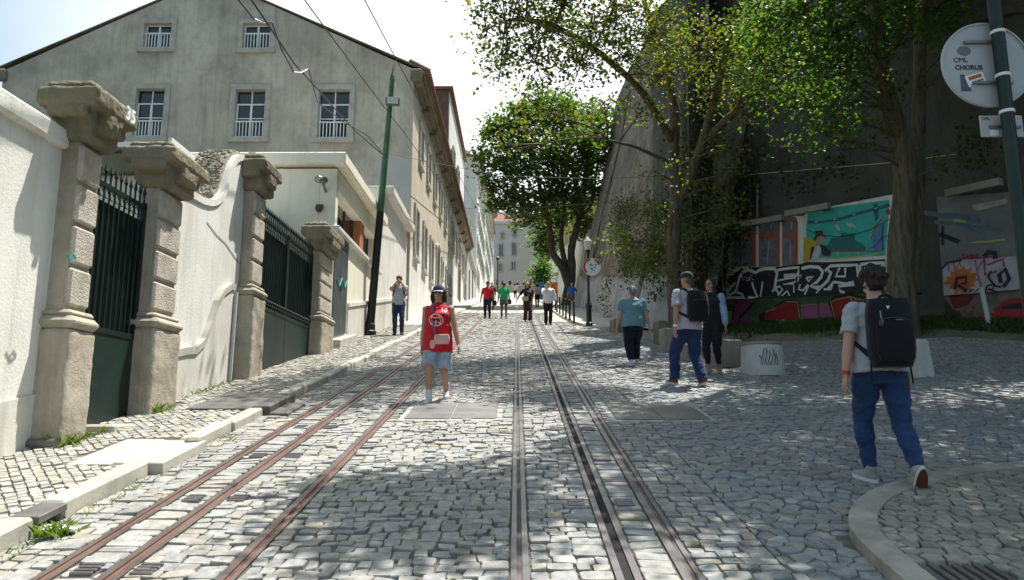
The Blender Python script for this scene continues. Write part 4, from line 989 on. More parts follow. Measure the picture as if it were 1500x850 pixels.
paint('painted_rope', (.02, .03, .04), [], o1+.012, [(q1([(735, 258), (800, 290), (880, 306), (1000, 318), (1120, 298), (1250, 258), (1330, 215), (1400, 175)]), .018), (q1([(1360, 210), (1345, 320), (1352, 430)]), .02), (q1([(1400, 300), (1340, 330), (1275, 405), (1235, 410)]), .015)])
paint('painted_red', (.40, .05, .04), [q1([(1370, 100), (1410, 95), (1410, 135), (1380, 135)]), q1([(880, 445), (910, 440), (925, 475), (860, 478)])], o1+.009, [(q1([(920, 428), (1100, 432), (1345, 436)]), .03), (q1([(1360, 150), (1300, 220), (1255, 335)]), .03)])
paint('painted_boat', (.55, .47, .18), [], o1+.013, [(q1([(850, 490), (960, 495), (1100, 485), (1240, 470), (1340, 440)]), .035)])
paint('painted_pennant', (.5, .46, .1), [q1(p) for p in ([(970, 440), (1000, 440), (985, 480)], [(1140, 442), (1168, 442), (1154, 470)])], o1+.012); paint('painted_flag', (.25, .36, .42), [q1([(1055, 442), (1088, 442), (1072, 475)])], o1+.012)
paint('painted_backdrop', (.02, .02, .026), [q2([(80, 230), (130, 170), (200, 140), (300, 120), (480, 118), (650, 100), (740, 78), (900, 80), (1370, 55), (1362, 300), (1230, 318), (900, 335), (500, 358), (74, 376), (74, 340), (110, 270)])], o1+.0175)
W_ = []
def ol(p, w=.075): W_.append((q2(p), w))
ol([(78, 345), (110, 290), (150, 250), (160, 295), (185, 200), (215, 158), (260, 140), (315, 165), (345, 145), (400, 130), (470, 132), (492, 165), (478, 240), (470, 310)], .1)
ol([(78, 350), (100, 350), (150, 320), (205, 340), (232, 368), (80, 366)]); ol([(175, 300), (140, 305)], .05); ol([(255, 365), (290, 368), (330, 362), (300, 290), (285, 240)]); ol([(372, 238), (365, 300), (355, 358)], .06)
ol([(470, 155), (510, 140), (590, 128), (668, 122), (660, 170), (645, 190), (550, 200), (545, 185), (640, 180)], .075); ol([(490, 230), (560, 215), (640, 205), (640, 240), (540, 262), (625, 258), (628, 330)], .05); ol([(450, 315), (485, 300), (505, 338), (500, 355)], .07); ol([(470, 290), (510, 275), (535, 300), (500, 350)], .06); ol([(530, 352), (575, 312), (590, 352)], .05)
ol([(668, 150), (660, 240), (690, 185), (640, 190)], .05); ol([(690, 130), (760, 115), (830, 120), (862, 155), (850, 200), (810, 245), (760, 268), (830, 300), (905, 228), (930, 160), (905, 150)], .09); ol([(728, 205), (785, 198), (745, 235), (728, 205)], .06); ol([(680, 258), (665, 300), (700, 310), (745, 262)], .06); ol([(745, 275), (715, 345)], .06); ol([(770, 280), (855, 275), (810, 330)], .06)
ol([(880, 150), (925, 110), (1010, 105), (1075, 105), (1140, 100), (1150, 190), (1215, 200)], .08); ol([(1000, 125), (968, 195), (1045, 195), (1045, 125)], .07); ol([(900, 300), (950, 240), (1060, 255), (1110, 240), (1120, 262), (990, 275), (1010, 320), (1040, 325)], .07); ol([(870, 300), (930, 300), (945, 240)], .06)
ol([(1165, 100), (1240, 88), (1370, 85), (1362, 110), (1290, 130), (1240, 180), (1170, 190), (1165, 100)], .08); ol([(1200, 130), (1235, 125), (1205, 155)], .04); ol([(1195, 310), (1240, 300)], .06)
paint('lettering_outline', (.70, .70, .69), [], o1+.022, W_, var=.1)
paint('tag_lettering', (.5, .5, .5), [], o1+.026, [(q2(p), .025) for p in ([(205, 195), (212, 232), (232, 205), (205, 192)], [(240, 185), (243, 215), (262, 205)], [(262, 235), (272, 180), (292, 185), (272, 205), (302, 225)], [(238, 236), (258, 220), (270, 225)])])
# painted strip on the wall under the board
lw_ = empty('graffiti_wall', PB(1160, 470, .15), 'low painted wall with red and pink graffiti under the long mural board', 'graffiti wall', 'graffiti walls')
def paint2(parent, name, c, polys, off, lines=(), var=.25):
    m_ = MB()
    for p in polys: boardpoly(m_, p, off)
    for l in lines: boardline(m_, l[0], off, l[1])
    return m_.build(name, flat('paint_'+name+str(len(mm)), c, .75, 0, var, 4), parent)
MB().prism([PB(u, v, .14) for u, v in ((1050, 500), (1330, 500), (1330, 420), (1060, 437))], NB*.1).build('wall', flat('muralgreen', (.075, .11, .05), .85, 0, .5, 2.5), lw_)
ow = .145
paint2(lw_, 'painted_letter', (.22, .055, .15), [q2([(45, 372), (130, 372), (75, 470), (100, 600), (40, 600)]), q2([(150, 385), (300, 372), (265, 420), (195, 520), (285, 530), (282, 610), (110, 600), (140, 480)])], ow, var=.35)
paint2(lw_, 'painted_letter', (.30, .02, .022), [q2([(390, 480), (470, 460), (560, 400), (655, 402), (672, 545), (570, 550), (390, 540)]), q2([(925, 400), (960, 372), (1080, 360), (1200, 370), (1250, 410), (1190, 560), (1010, 560), (950, 500)])], ow, var=.35)
paint2(lw_, 'painted_letter', (.30, .09, .19), [q2([(685, 430), (815, 420), (828, 535), (690, 545)]), q2([(835, 415), (905, 410), (960, 545), (835, 520)])], ow)
paint2(lw_, 'painted_outline', (.015, .015, .018), [q2([(340, 510), (390, 470), (390, 545), (520, 560), (400, 580), (350, 570)])], ow+.004, [(q2([(680, 550), (660, 400), (560, 392), (470, 440)]), .05), (q2([(828, 540), (820, 415)]), .05), (q2([(965, 550), (915, 410), (960, 360), (1090, 348), (1250, 380)]), .07), (q2([(300, 410), (180, 540)]), .07), (q2([(160, 385), (100, 600)]), .05), (q2([(130, 585), (150, 605), (170, 580), (190, 605)]), .03)])
paint2(lw_, 'painted_highlight', (.42, .36, .10), [q2([(85, 480), (125, 475), (115, 570), (75, 600)])], ow+.008, [(q2([(680, 545), (655, 402), (565, 400)]), .025), (q2([(830, 535), (815, 420), (685, 430)]), .02), (q2([(965, 545), (925, 400), (1080, 358), (1245, 405)]), .025), (q2([(1045, 420), (1080, 470), (1105, 468)]), .04), (q2([(1065, 510), (1110, 500)]), .04), (q2([(1090, 370), (1100, 395)]), .03), (q2([(1135, 375), (1120, 395)]), .025), (q2([(1200, 395), (1170, 410)]), .025), (q2([(390, 485), (480, 460)]), .02), (q2([(490, 590), (550, 545)]), .03)])
lamp_batten(1090, 333, 1150, 323, 'grey light fixture at the left end above the long mural board'); lamp_batten(1155, 318, 1218, 306, 'grey light fixture over the middle of the long mural board')
# second board on the right
m2 = empty('mural_board', PB(1430, 400, .3), 'grey mural board with an orange splash and pink scribbles right of the thick tree', 'mural', 'mural boards')
q3 = lambda pts: Z(pts, 3.4, 1340, 250)
MB().prism([PB(u, v, B0) for u, v in q3([(142, 625), (560, 590), (560, 100), (108, 133)])], NB*.08).build('board', MAT('grey_board', (.20, .205, .205), .85, .35, 1.2), m2)
paint2(m2, 'painted_white', (.42, .40, .42), [q3([(140, 470), (200, 445), (340, 440), (560, 420), (560, 588), (145, 622)])], o1, var=.3)
sp_ = []
for k in range(26): a_ = k/26*6.283; rr = (62 if k % 2 else 88)*R.uniform(.85, 1.1); sp_.append((232+rr*1.02*math.cos(a_), 545+rr*.85*math.sin(a_)))
paint2(m2, 'orange_splash', (.50, .14, .02), [q3(sp_)], o1+.008)
paint2(m2, 'dark_outline', (.04, .02, .05), [], o1+.012, [(q3([(135, 490), (160, 460), (235, 445)]), .05), (q3([(200, 590), (210, 535), (255, 530), (255, 560), (215, 570), (260, 600)]), .09), (q3([(345, 430), (365, 405), (400, 410), (400, 440)]), .1), (q3([(380, 500), (365, 530), (400, 575), (430, 580)]), .05), (q3([(430, 560), (420, 520), (450, 490), (470, 540), (440, 580)]), .09), (q3([(350, 610), (360, 575), (395, 565), (390, 590), (365, 590), (410, 605)]), .04), (q3([(270, 605), (290, 590), (300, 605), (320, 585), (330, 600)]), .025)])
paint2(m2, 'pink_scribble', (.33, .06, .17), [], o1+.010, [(q3(p), w) for p, w in (([(165, 455), (168, 500)], .03), ([(190, 450), (200, 500), (225, 455), (230, 480)], .03), ([(300, 445), (310, 500), (335, 450)], .03), ([(345, 440), (350, 520), (410, 500)], .05), ([(360, 470), (440, 440), (445, 480)], .05), ([(315, 520), (335, 600)], .03), ([(250, 440), (430, 425)], .03))])
paint2(m2, 'red_tag', (.25, .03, .06), [], o1+.013, [(q3(p), .035) for p in ([(250, 415), (235, 418), (245, 428), (235, 440)], [(258, 440), (262, 418), (270, 430), (278, 415), (280, 440)], [(290, 440), (288, 418), (300, 425), (290, 432)], [(315, 415), (303, 418), (315, 425), (305, 438), (318, 438)])])
paint2(m2, 'blue_stripe', (.09, .16, .19), [], o1, [(q3([(20, 205), (140, 225), (240, 235), (330, 255)]), .1), (q3([(150, 215), (300, 225), (330, 245)]), .05), (q3([(100, 255), (240, 270), (450, 300)]), .08), (q3([(250, 280), (350, 320)]), .05)])
paint2(m2, 'yellow_stripe', (.36, .36, .12), [q3([(190, 240), (255, 248), (258, 262), (195, 255)]), q3([(240, 362), (340, 350), (450, 338), (450, 350), (340, 362)])], o1+.012)
paint2(m2, 'peeled_strip', (.36, .35, .30), [q3([(285, 170), (350, 160), (460, 140), (460, 165), (320, 200), (290, 195)])], o1+.012, var=.4)
paint2(m2, 'black_stripe', (.025, .025, .025), [], o1+.014, [(q3([(118, 318), (160, 330), (220, 355)]), .1), (q3([(138, 275), (138, 372)]), .05)])
l2 = empty('graffiti_wall', PB(1430, 470, .15), 'low painted wall with a red car shape and number 25 at the right edge', 'graffiti wall', 'graffiti walls')
MB().prism([PB(u, v, .14) for u, v in q3([(150, 800), (600, 800), (600, 590), (150, 622)])], NB*.1).build('wall', flat('muralbeige', (.17, .155, .125), .85, 0, .5, 2), l2)
paint2(l2, 'painted_patch', (.16, .02, .03), [q3([(170, 625), (300, 620), (265, 670), (200, 690)])], ow, var=.5)
paint2(l2, 'painted_patch', (.05, .03, .025), [q3([(150, 640), (190, 690), (225, 700), (250, 760), (150, 780)])], ow, var=.5)
paint2(l2, 'painted_car', (.36, .03, .035), [q3([(390, 690), (460, 640), (560, 630), (560, 760), (440, 740), (410, 720)])], ow, [(q3([(320, 750), (330, 720), (370, 708), (420, 735)]), .06)])
paint2(l2, 'painted_wheel', (.03, .03, .035), [q3([(320+0, 780), (325, 745), (350, 728), (385, 735), (400, 780)]), q3([(415, 690), (470, 665), (560, 655), (560, 690)])], ow+.004)
paint2(l2, 'number_lettering', (.36, .05, .03), [], ow+.008, [(q3(p), .035) for p in ([(238, 705), (252, 698), (258, 712), (240, 735), (262, 735)], [(290, 700), (272, 703), (272, 715), (286, 718), (284, 732), (268, 735)], [(290, 675), (300, 680), (295, 690), (287, 684), (291, 674)])])
lamp_batten(1390, 289, 1470, 272, 'grey light fixture above the board with the orange splash')
p = PB(1452, 480, .6); pp = MB().tube([p+np.array((0, 0, -.3)), p+np.array((-.12, 0, .86))], .05, 8); simple('support_post', pp, mm['whitecon'], 'white support post leaning against the right hand mural board', 'post')
np_ = empty('notice_plate', PB(1062, 325, .3), 'small white notice plate with faded print left of the long mural board', 'plate')
MB().prism([PB(u, v, .3) for u, v in ((1045, 335), (1076, 333), (1076, 318), (1045, 322))], NB*.03).build('plate', mm['whitecon'], np_)
m_ = MB()
for k in range(3): boardline(m_, [(1047+i*3.4, 325+k*3.4+(i % 2)*1.2-.08*i) for i in range(9)], .304, .03)
m_.build('faded_print', mm['greydoor'], np_)
# pipe on the dark wall
simple('wall_pipe', MB().tube([PB(1109, 330, .1), PB(1110, 270, .1)], .04, 8), mm['concrete'], 'thin grey pipe rising above the left end of the long mural board', 'pipe')
# ------------------------------------------------------------------ posts, signs, blocks, wires
up = np.array((0, 0, 1.))
pb = G(541, 491, .1); r = empty('wire_pole', pb, 'tall leaning tram wire pole painted green above and black below', 'pole')
top_ = PY(575, 112, pb[1]+.0); ax = top_-pb; at_f = lambda f_: pb+ax*f_
MB().tube([at_f(.02), at_f(.46)], [.125, .11], 14).build('lower_shaft', mm['poleblack'], r); MB().tube([at_f(.46), at_f(.72), at_f(.99)], [.105, .09, .075], 14).build('upper_shaft', mm['polegreen'], r)
MB().lathe(pb, [(.2, 0), (.2, .1), (.17, .14), (.16, .3), (.13, .36)], 14).build('base', mm['poleblack'], r)
MB().tube([at_f(.985), at_f(1.0), at_f(1.02), at_f(1.05)], [.085, .07, .03, .008], 10).build('finial', mm['polegreen'], r)
f_ = PY(575, 149, pb[1]-.2); fl = MB().box(f_, (.42, .14, .26), b=.02, rz=.15).build('floodlight', mm['greydoor'], r); MB().box(f_+np.array((.012, -.075, -.0)), (.34, .012, .19), rz=.15).build('lamp_glass', mm['whitecon'], fl)
MB().tube([at_f(.9), f_+np.array((0, .1, 0))], .03, 8).build('bracket', mm['polegreen'], r)
PT = lambda u, v: PY(u, v, pb[1])
def wire(name, pts, w, mat, lb, group='overhead wires', sag=0):
    P = [np.array(p) for p in pts]; Q = []
    for a, b in zip(P[:-1], P[1:]):
        for t in np.linspace(0, 1, 9)[(1 if Q else 0):]: Q.append(a+(b-a)*t-up*sag*4*t*(1-t))
    simple(name, MB().tube(Q, w, 6), mat, lb, 'wire', group, at=P[0])
def along(u, v, y, y1):   # wire parallel to the street through a picture point
    p = PY(u, v, y); return [p+np.array((0, d-y, S*(d-y))) for d in (2, 12, 24, 40, 70, y1)]
wire('contact_wire', along(600, 122, 20, 120), .013, mm['wire'], 'black contact wire running uphill just right of the green pole', sag=.03)
wire('contact_wire', along(480, 45, 14, 120), .013, mm['wire'], 'black contact wire running uphill left of the green pole', sag=.03)
wire('pole_cable', [PY(365, -5, 9), PY(430, 92, 14), PY(520, 192, 20), PT(560, 226)], .016, mm['wire'], 'thick black cable sloping down from the upper left to the green pole')
wire('drop_cable', [PY(345, -5, 9), PY(372, 28, 10.5), PY(398, 33, 12), PY(412, 72, 13), PY(430, 106, 14), PY(452, 101, 15), PY(465, 150, 17), PY(505, 180, 19), PY(540, 200, 20.5), PT(558, 222)], .013, mm['wire'], 'slack black cable hanging in loops below the thick cable')
wire('white_joint', [PY(372, 28, 10.49), PY(384, 33, 11.2), PY(393, 33, 11.8)], .02, mm['wirewhite'], 'white sleeve on the slack cable near the attic window'); wire('white_joint', [PY(430, 106, 13.98), PY(440, 107, 14.4), PY(450, 102, 14.9)], .02, mm['wirewhite'], 'white sleeve on the slack cable over the middle window')
wire('pole_lead', [PT(566, 190), PT(562, 205), PT(553, 213)], .014, mm['wirewhite'], 'short white lead hooked to the green pole')
wire('span_wire', [PT(572, 226), PY(735, 258, 23), PY(880, 262, 24), PB(1110, 252, .2)], .007, mm['wire'], 'black span wire crossing the street from the green pole to the trees')
wire('span_wire', [PB(1096, 256, .25), PB(1310, 238, .25), PB(1400, 226, .25)], .009, mm['wirewhite'], 'pale wire stretched along the dark wall above the murals')
wire('span_wire', [(-4.3, 38, S*38+5.7), (-.5, 38, S*38+5.5), (5.4, 38, S*38+6.0)], .008, mm['wire'], 'black span wire crossing the street higher up', sag=.02)
wire('span_wire', [(-4.3, 60, S*60+6.2), (0, 60, S*60+5.6), (5, 60, S*60+6.4)], .008, mm['wire'], 'black span wire crossing farthest up the street', sag=.02)
# bollards
for k, (u, v) in enumerate(((841, 473.5), (834.5, 469.4), (829, 466.5), (824.7, 463), (820, 460), (816, 457.4), (813.5, 454.7))):
    c = G(u, v, .095)
    if k == 0:
        b0_ = empty('bollard', c, 'black iron bollard nearest the camera on the right pavement', 'bollard', 'black bollards along the right pavement')
        MB().lathe(c, [(.055, 0), (.055, .06), (.04, .08), (.038, .74), (.03, .76)], 10).build('post', mm['poleblack'], b0_, smooth=.6); MB().ell(c+up*.8, .05, 10, 8).build('knob', mm['poleblack'], b0_, smooth=1)
    else: copy_tree(b0_, c, 0, label=('second', 'third', 'fourth', 'fifth', 'sixth', 'farthest')[k-1]+' black iron bollard uphill in the row on the right pavement')
# lamp post with round sign
c = G(863, 478, .095); r = empty('lamp_post', c, 'short black lamp post with a round red and white sign on the right pavement', 'lamp post')
MB().lathe(c, [(.13, 0), (.13, .1), (.095, .14), (.09, .62), (.115, .66), (.115, .74), (.065, .82), (.05, .95), (.042, 1.3), (.036, 2.62)], 12).build('post', mm['poleblack'], r, smooth=.6)
MB().lathe(c+up*2.6, [(.045, 0), (.07, .05), (.08, .1), (.07, .13)], 8).build('lantern_base', mm['poleblack'], r)
m, t2, b2, N = nt('frosted_lantern'); b2.inputs['Base Color'].default_value = (.7, .7, .58, 1); b2.inputs['Roughness'].default_value = .3; b2.inputs['Transmission Weight'].default_value = .5; mm['lantern'] = m
MB().lathe(c+up*2.72, [(.09, 0), (.14, .24), (.155, .30), (.04, .46), (.01, .5)], 6).build('lantern', mm['lantern'], r)
sc = PY(867, 391, c[1]-.09)
def disc(mb, cc, ro, ri, a0, a1, y, th=.01, n=32):
    A_ = np.linspace(a0, a1, n); V = []
    for yy in (y, y+th):
        for rr in (ro, ri): V += [(cc[0]+rr*math.cos(q), yy, cc[2]+rr*math.sin(q)) for q in A_]
    F = []
    for i in range(n-1): F += [(i, i+1, n+i+1, n+i), (2*n+i, 3*n+i, 3*n+i+1, 2*n+i+1), (i, 2*n+i, 2*n+i+1, i+1), (n+i, n+i+1, 3*n+i+1, 3*n+i)]
    return mb.add(V, F)
sg = disc(MB(), sc, .315, .001, 0, 6.2832, sc[1], .02).build('sign_disc', mm['whitepaint'], r)
disc(disc(MB(), sc, .305, .235, 1.75, 4.0, sc[1]-.004, .003), sc, .305, .235, .3, 1.2, sc[1]-.004, .003).build('red_ring', flat('signred', (.5, .02, .03), .5), sg)
m_ = MB()
for k in range(6): m_.box((sc[0]+R.uniform(-.14, .14), sc[1]-.004, sc[2]+R.uniform(-.16, .08)), (R.uniform(.05, .1), .004, R.uniform(.03, .08)), R3=Matrix.Rotation(R.uniform(-.5, .5), 3, 'Y'))
m_.build('sticker', flat('stickergrey', (.3, .31, .33), .6, 0, .5, 20), sg)
# big road sign seen from behind on a green pole at the right edge
pc = np.array((4.09, 5.95)); pbz = gz(*pc)+.06; p0 = np.array((*pc, pbz)); r = empty('sign_pole', p0, 'thick dark green pole at the right edge carrying two sign plates seen from behind', 'sign pole')
h1 = 5.2
MB().tube([p0, p0+up*h1], .052, 16).build('pole', MAT('dark_green_pole', (.010, .024, .019), .45, .3, 4), r, smooth=.6); MB().lathe(p0, [(.1, 0), (.1, .05), (.06, .12)], 14).build('pole_base', mm['poleblack'], r)
rd = .375; dc = PY(1437+13, 95, pc[1]+.075); dc = np.array((pc[0]-.075, pc[1]+.075, PY(1450, 95, pc[1]+.075)[2]))
m, t2, b2, N = nt('sign_back_grey'); L = t2.links.new; b2.inputs['Roughness'].default_value = .55; L(mixc(N, L, noise_n(N, L, mapped(N, L, 1), 6), (.36, .37, .38), (.46, .47, .48)), b2.inputs['Base Color']); mm['signback'] = m
ds = MB(); disc(ds, dc, rd, .001, 0, 6.2832, dc[1], .014, 56); disc(ds, dc, rd+.006, rd-.008, 0, 6.2832, dc[1]-.012, .03, 56); dso = ds.build('round_plate', mm['signback'], r)
MB().box((dc[0]+.0, dc[1]-.014, dc[2]+.2), (.36, .025, .028), b=.004).build('rail', mm['plate'], dso); MB().box((dc[0]+.03, dc[1]-.014, dc[2]-.17), (.34, .025, .028), b=.004).build('rail', mm['plate'], dso)
lt_ = MB(); nav = flat('signnavy', (.02, .03, .08), .6)
text_mb(lt_, 'CML', .062, (dc[0]-.28, dc[1]-.001, dc[2]+.022), (1, 0, 0), (0, 0, 1), .003); lt_.build('lettering', nav, dso)
lt_ = MB(); text_mb(lt_, 'CHORUS', .058, (dc[0]-.272, dc[1]-.001, dc[2]-.045), (1, 0, 0), (0, 0, 1), .003, bold=.0015); lt_.build('lettering', nav, dso)
st_ = MB().prism([(dc[0]-.235, dc[1]-.003, dc[2]-.09), (dc[0]-.2, dc[1]-.003, dc[2]-.09), (dc[0]-.15, dc[1]-.003, dc[2]-.24), (dc[0]-.24, dc[1]-.003, dc[2]-.24)], (0, .002, 0)); st_.build('tower_sticker', flat('stickernavy', (.09, .1, .17), .6, 0, .5, 60), dso)
RS = Matrix.Rotation(-.3, 3, 'Y')
sp1 = MB().box((dc[0]-.11, dc[1]-.006, dc[2]-.135), (.16, .004, .1), R3=RS, b=.001).build('white_sticker', mm['whitepaint'], dso); MB().box((dc[0]-.115, dc[1]-.01, dc[2]-.115), (.115, .003, .03), R3=RS).build('flag_stripe', flat('stickorange', (.45, .12, .03), .6), sp1)
l_ = MB()
for k in range(2): l_.box((dc[0]-.095-.01*k, dc[1]-.01, dc[2]-.15-.024*k), (.1, .003, .009), R3=RS)
l_.build('sticker_print', nav, sp1)
MB().ell((dc[0]-.18, dc[1]-.002, dc[2]+.125), (.06, .002, .045), 20, 6).build('oval_sticker', flat('stickgrey', (.16, .18, .2), .6, 0, .5, 70), dso)
z2 = PY(1450, 185, dc[1])[2]; x2 = dc[0]+.07
pl = MB().box((x2, dc[1]+.006, z2), (.36, .012, .19), b=.004).build('lower_plate', mm['signback'], r)
lt_ = MB(); text_mb(lt_, 'CML', .035, (x2-.165, dc[1]-.001, z2+.055), (1, 0, 0), (0, 0, 1), .003); lt_.build('lettering', nav, pl); MB().box((x2+.02, dc[1]-.01, z2-.01), (.26, .02, .022)).build('rail', mm['plate'], pl); MB().box((x2-.07, dc[1]-.002, z2-.06), (.07, .003, .05)).build('white_sticker', mm['whitepaint'], pl)
for z in (dc[2]+.24, dc[2]-.15, z2+.08): MB().lathe((pc[0], pc[1], z), [(.054, 0), (.058, .002), (.058, .026), (.054, .028)], 20).build('clamp_band', mm['whitepaint'], r)
# concrete blocks
c = G(1118, 547); r = empty('concrete_drum', c, 'round white painted concrete block with black scribbles by the grass bank', 'concrete block')
MB().lathe(c+up*-.05, [(.375, 0), (.365, .3), (.35, .52), (.33, .54)], 24).build('drum', mm['whitecon'], r, smooth=.5); MB().lathe(c+up*.49, [(.33, 0), (.35, .01), (.34, .045), (.3, .055)], 24).build('lid', mm['concrete'], r, smooth=.5)
m_ = MB()
for k in range(7):
    a_ = -1.57+(k-3)*.13; rr = .372; pts = [(c[0]+rr*math.cos(a_+.05*math.sin(q*2+k)), c[1]+rr*math.sin(a_+.05*math.sin(q*2+k)), c[2]+.12+q*.08) for q in np.linspace(0, R.uniform(2, 4), 5)]; m_.tube(pts, .006, 5)
m_.build('scribble', mm['dark'], r)
def block(u, v, w, h, lb, mat='concrete', rz=0, d=None, taper=None):
    c = G(u, v)
    if taper: m_ = MB().rings([(c[0], c[1], c[2]-.05, w/2, w/2), (c[0], c[1], c[2]+h*.9, taper/2, taper/2), (c[0], c[1], c[2]+h, taper/2.5, taper/2.5)], n=16, p=5)
    else: m_ = MB().box((c[0], c[1], c[2]+h/2-.03), (w, d or w, h+.06), rz, .03)
    simple('concrete_block' if not taper else 'stone_post', m_, mm[mat], lb, 'concrete block' if not taper else 'post')
block(1062, 537, .5, .5, 'grey concrete block behind the woman in the denim jacket', rz=.3); block(1012, 529, .42, .34, 'grey concrete block behind the legs of the man in lilac', 'concrete', .2)
block(978, 516, .3, .55, 'narrow grey stone block right of the woman in teal', rz=.2); block(968, 505, .26, .6, 'dark mossy stub wall right of the woman in teal', 'cap', .1, .5); block(906, 487, .45, .42, 'low brown stone block left of the woman in teal', 'cap', .2)
block(1352, 549, .28, .54, 'pale tapered stone post behind the person with the large backpack', 'whitecon', taper=.2)
# colourful panel far up on the right
c = np.array((3.3, 68, gz(3, 68))); r = empty('painted_panel', c, 'orange blue and white painted panel far up against the right wall', 'panel')
for k, (w, h, col_) in enumerate(((.75, 1.6, (.5, .12, .02)), (.55, 1.5, (.55, .55, .52)), (.7, 1.65, (.05, .12, .3)))):
    MB().box((c[0]+.15-.62*k, c[1]+k*.06, c[2]+h/2+.1), (w*.85, .06, h)).build('board', flat('panel%d' % k, col_, .7, 0, .5, 2), r)
# ------------------------------------------------------------------ trees and climbing plants
def leaves(Cn, size, up_bias=.6, droop=.3):
    """one folded, pointed leaf (two quads -> four triangles worth) per centre"""
    Cn = np.asarray(Cn, float); n = len(Cn)
    nrm = rng.normal(0, 1, (n, 3)); nrm[:, 2] = np.abs(nrm[:, 2])+up_bias*1.5; nrm /= np.linalg.norm(nrm, axis=1)[:, None]
    d = rng.normal(0, 1, (n, 3)); d[:, 2] -= droop*2; d -= nrm*(d*nrm).sum(1)[:, None]; d /= np.linalg.norm(d, axis=1)[:, None]+1e-9
    s = np.cross(nrm, d); sz = (size*rng.uniform(.6, 1.25, n))[:, None]
    fold = nrm*sz*.12
    V = np.stack([Cn-d*sz*.5, Cn+s*sz*.42-d*sz*.12+fold, Cn+s*sz*.26+d*sz*.2+fold*.6, Cn+d*sz*.55-nrm*sz*.1, Cn-s*sz*.26+d*sz*.2+fold*.6, Cn-s*sz*.42-d*sz*.12+fold], 1).reshape(-1, 3)
    F = (np.arange(n)[:, None, None]*6+np.array([[[0, 1, 2, 3], [0, 3, 4, 5]]])).reshape(-1, 4)
    return V, F, np.repeat(rng.random(n), 6)
def bez(a, b, c, d, n): t = np.linspace(0, 1, n)[:, None]; return (1-t)**3*a+3*(1-t)**2*t*b+3*(1-t)*t*t*c+t**3*d
def tree(name, lb, base, trunks, lobes, size, leafmat, barkmat, per=24, group='trees on the right', clump=.3, twig=.009, shift=0., limb=.08, droop=.3):
    r = empty(name, base, lb, 'tree', group); tr = MB(); br = MB(); nodes = []
    for P, rr in trunks:
        P = np.array(P, float); rr = np.array(rr, float); t = np.linspace(0, 1, len(P)); tt = np.linspace(0, 1, len(P)*5)
        Q = np.stack([np.interp(tt, t, P[:, i]) for i in range(3)], 1)
        for _ in range(3): Q[1:-1] = (Q[:-2]+2*Q[1:-1]+Q[2:])/4
        q = np.interp(tt, t, rr); q = q*(1+.06*np.sin(tt*40+P[0, 0])); tr.tube(Q, q, 14)
        nodes += [(Q[k], q[k]) for k in range(len(Q)//3, len(Q))]
    tro = tr.build('trunk', barkmat, r, smooth=1)
    NP = np.array([n[0] for n in nodes]); C_ = []
    for c, rad_, nl in lobes:
        c = np.array(c, float); rad_ = np.broadcast_to(np.array(rad_, float), (3,))
        dd = np.linalg.norm(NP-c, axis=1)+np.maximum(0, NP[:, 2]-c[2]+.3)*1.5; k = int(np.argmin(dd)); a, ar = nodes[k]
        L = np.linalg.norm(c-a); B = bez(a, a+(c-a)*.3+np.array((R.uniform(-.1, .1), R.uniform(-.1, .1), .25))*L*.5, c-np.array((0, 0, .12*L)), c, 9)
        r0 = min(ar*.75, limb*(.4+.12*L)); br.tube(B, np.linspace(r0, max(.016, r0*.3), 9), 7)
        nt_ = max(3, nl//per); tips = []
        for _ in range(nt_):
            v = rng.normal(0, 1, 3); v /= np.linalg.norm(v); v *= rng.uniform(.25, 1.)**.6; tips.append(c+v*rad_)
        for tp in tips:
            j = B[R.randint(4, 8)]; m_ = (j+tp)/2+rng.normal(0, .08, 3)*np.linalg.norm(tp-j); br.tube([j, m_, tp], [twig*1.8, twig*1.2, twig*.5], 4, cap=False)
            n_ = int(per*R.uniform(.4, 1.6)); f_ = rng.uniform(.35, 1.05, n_)[:, None]
            along_ = np.where(f_ < .6, j+(m_-j)*(f_/.6), m_+(tp-m_)*((f_-.6)/.4)); 
            C_.append(np.where(rng.random((n_, 1)) < .25, along_, tp)+rng.normal(0, clump, (n_, 3))*np.array((1, 1, .7)))
    br.build('branch', barkmat, r, smooth=1)
    C_ = np.vstack(C_); V, F, T = leaves(C_, size, droop=droop); T = np.clip(T+shift, 0, 1)
    foliage('crown', V, F, T, leafmat, r); return r
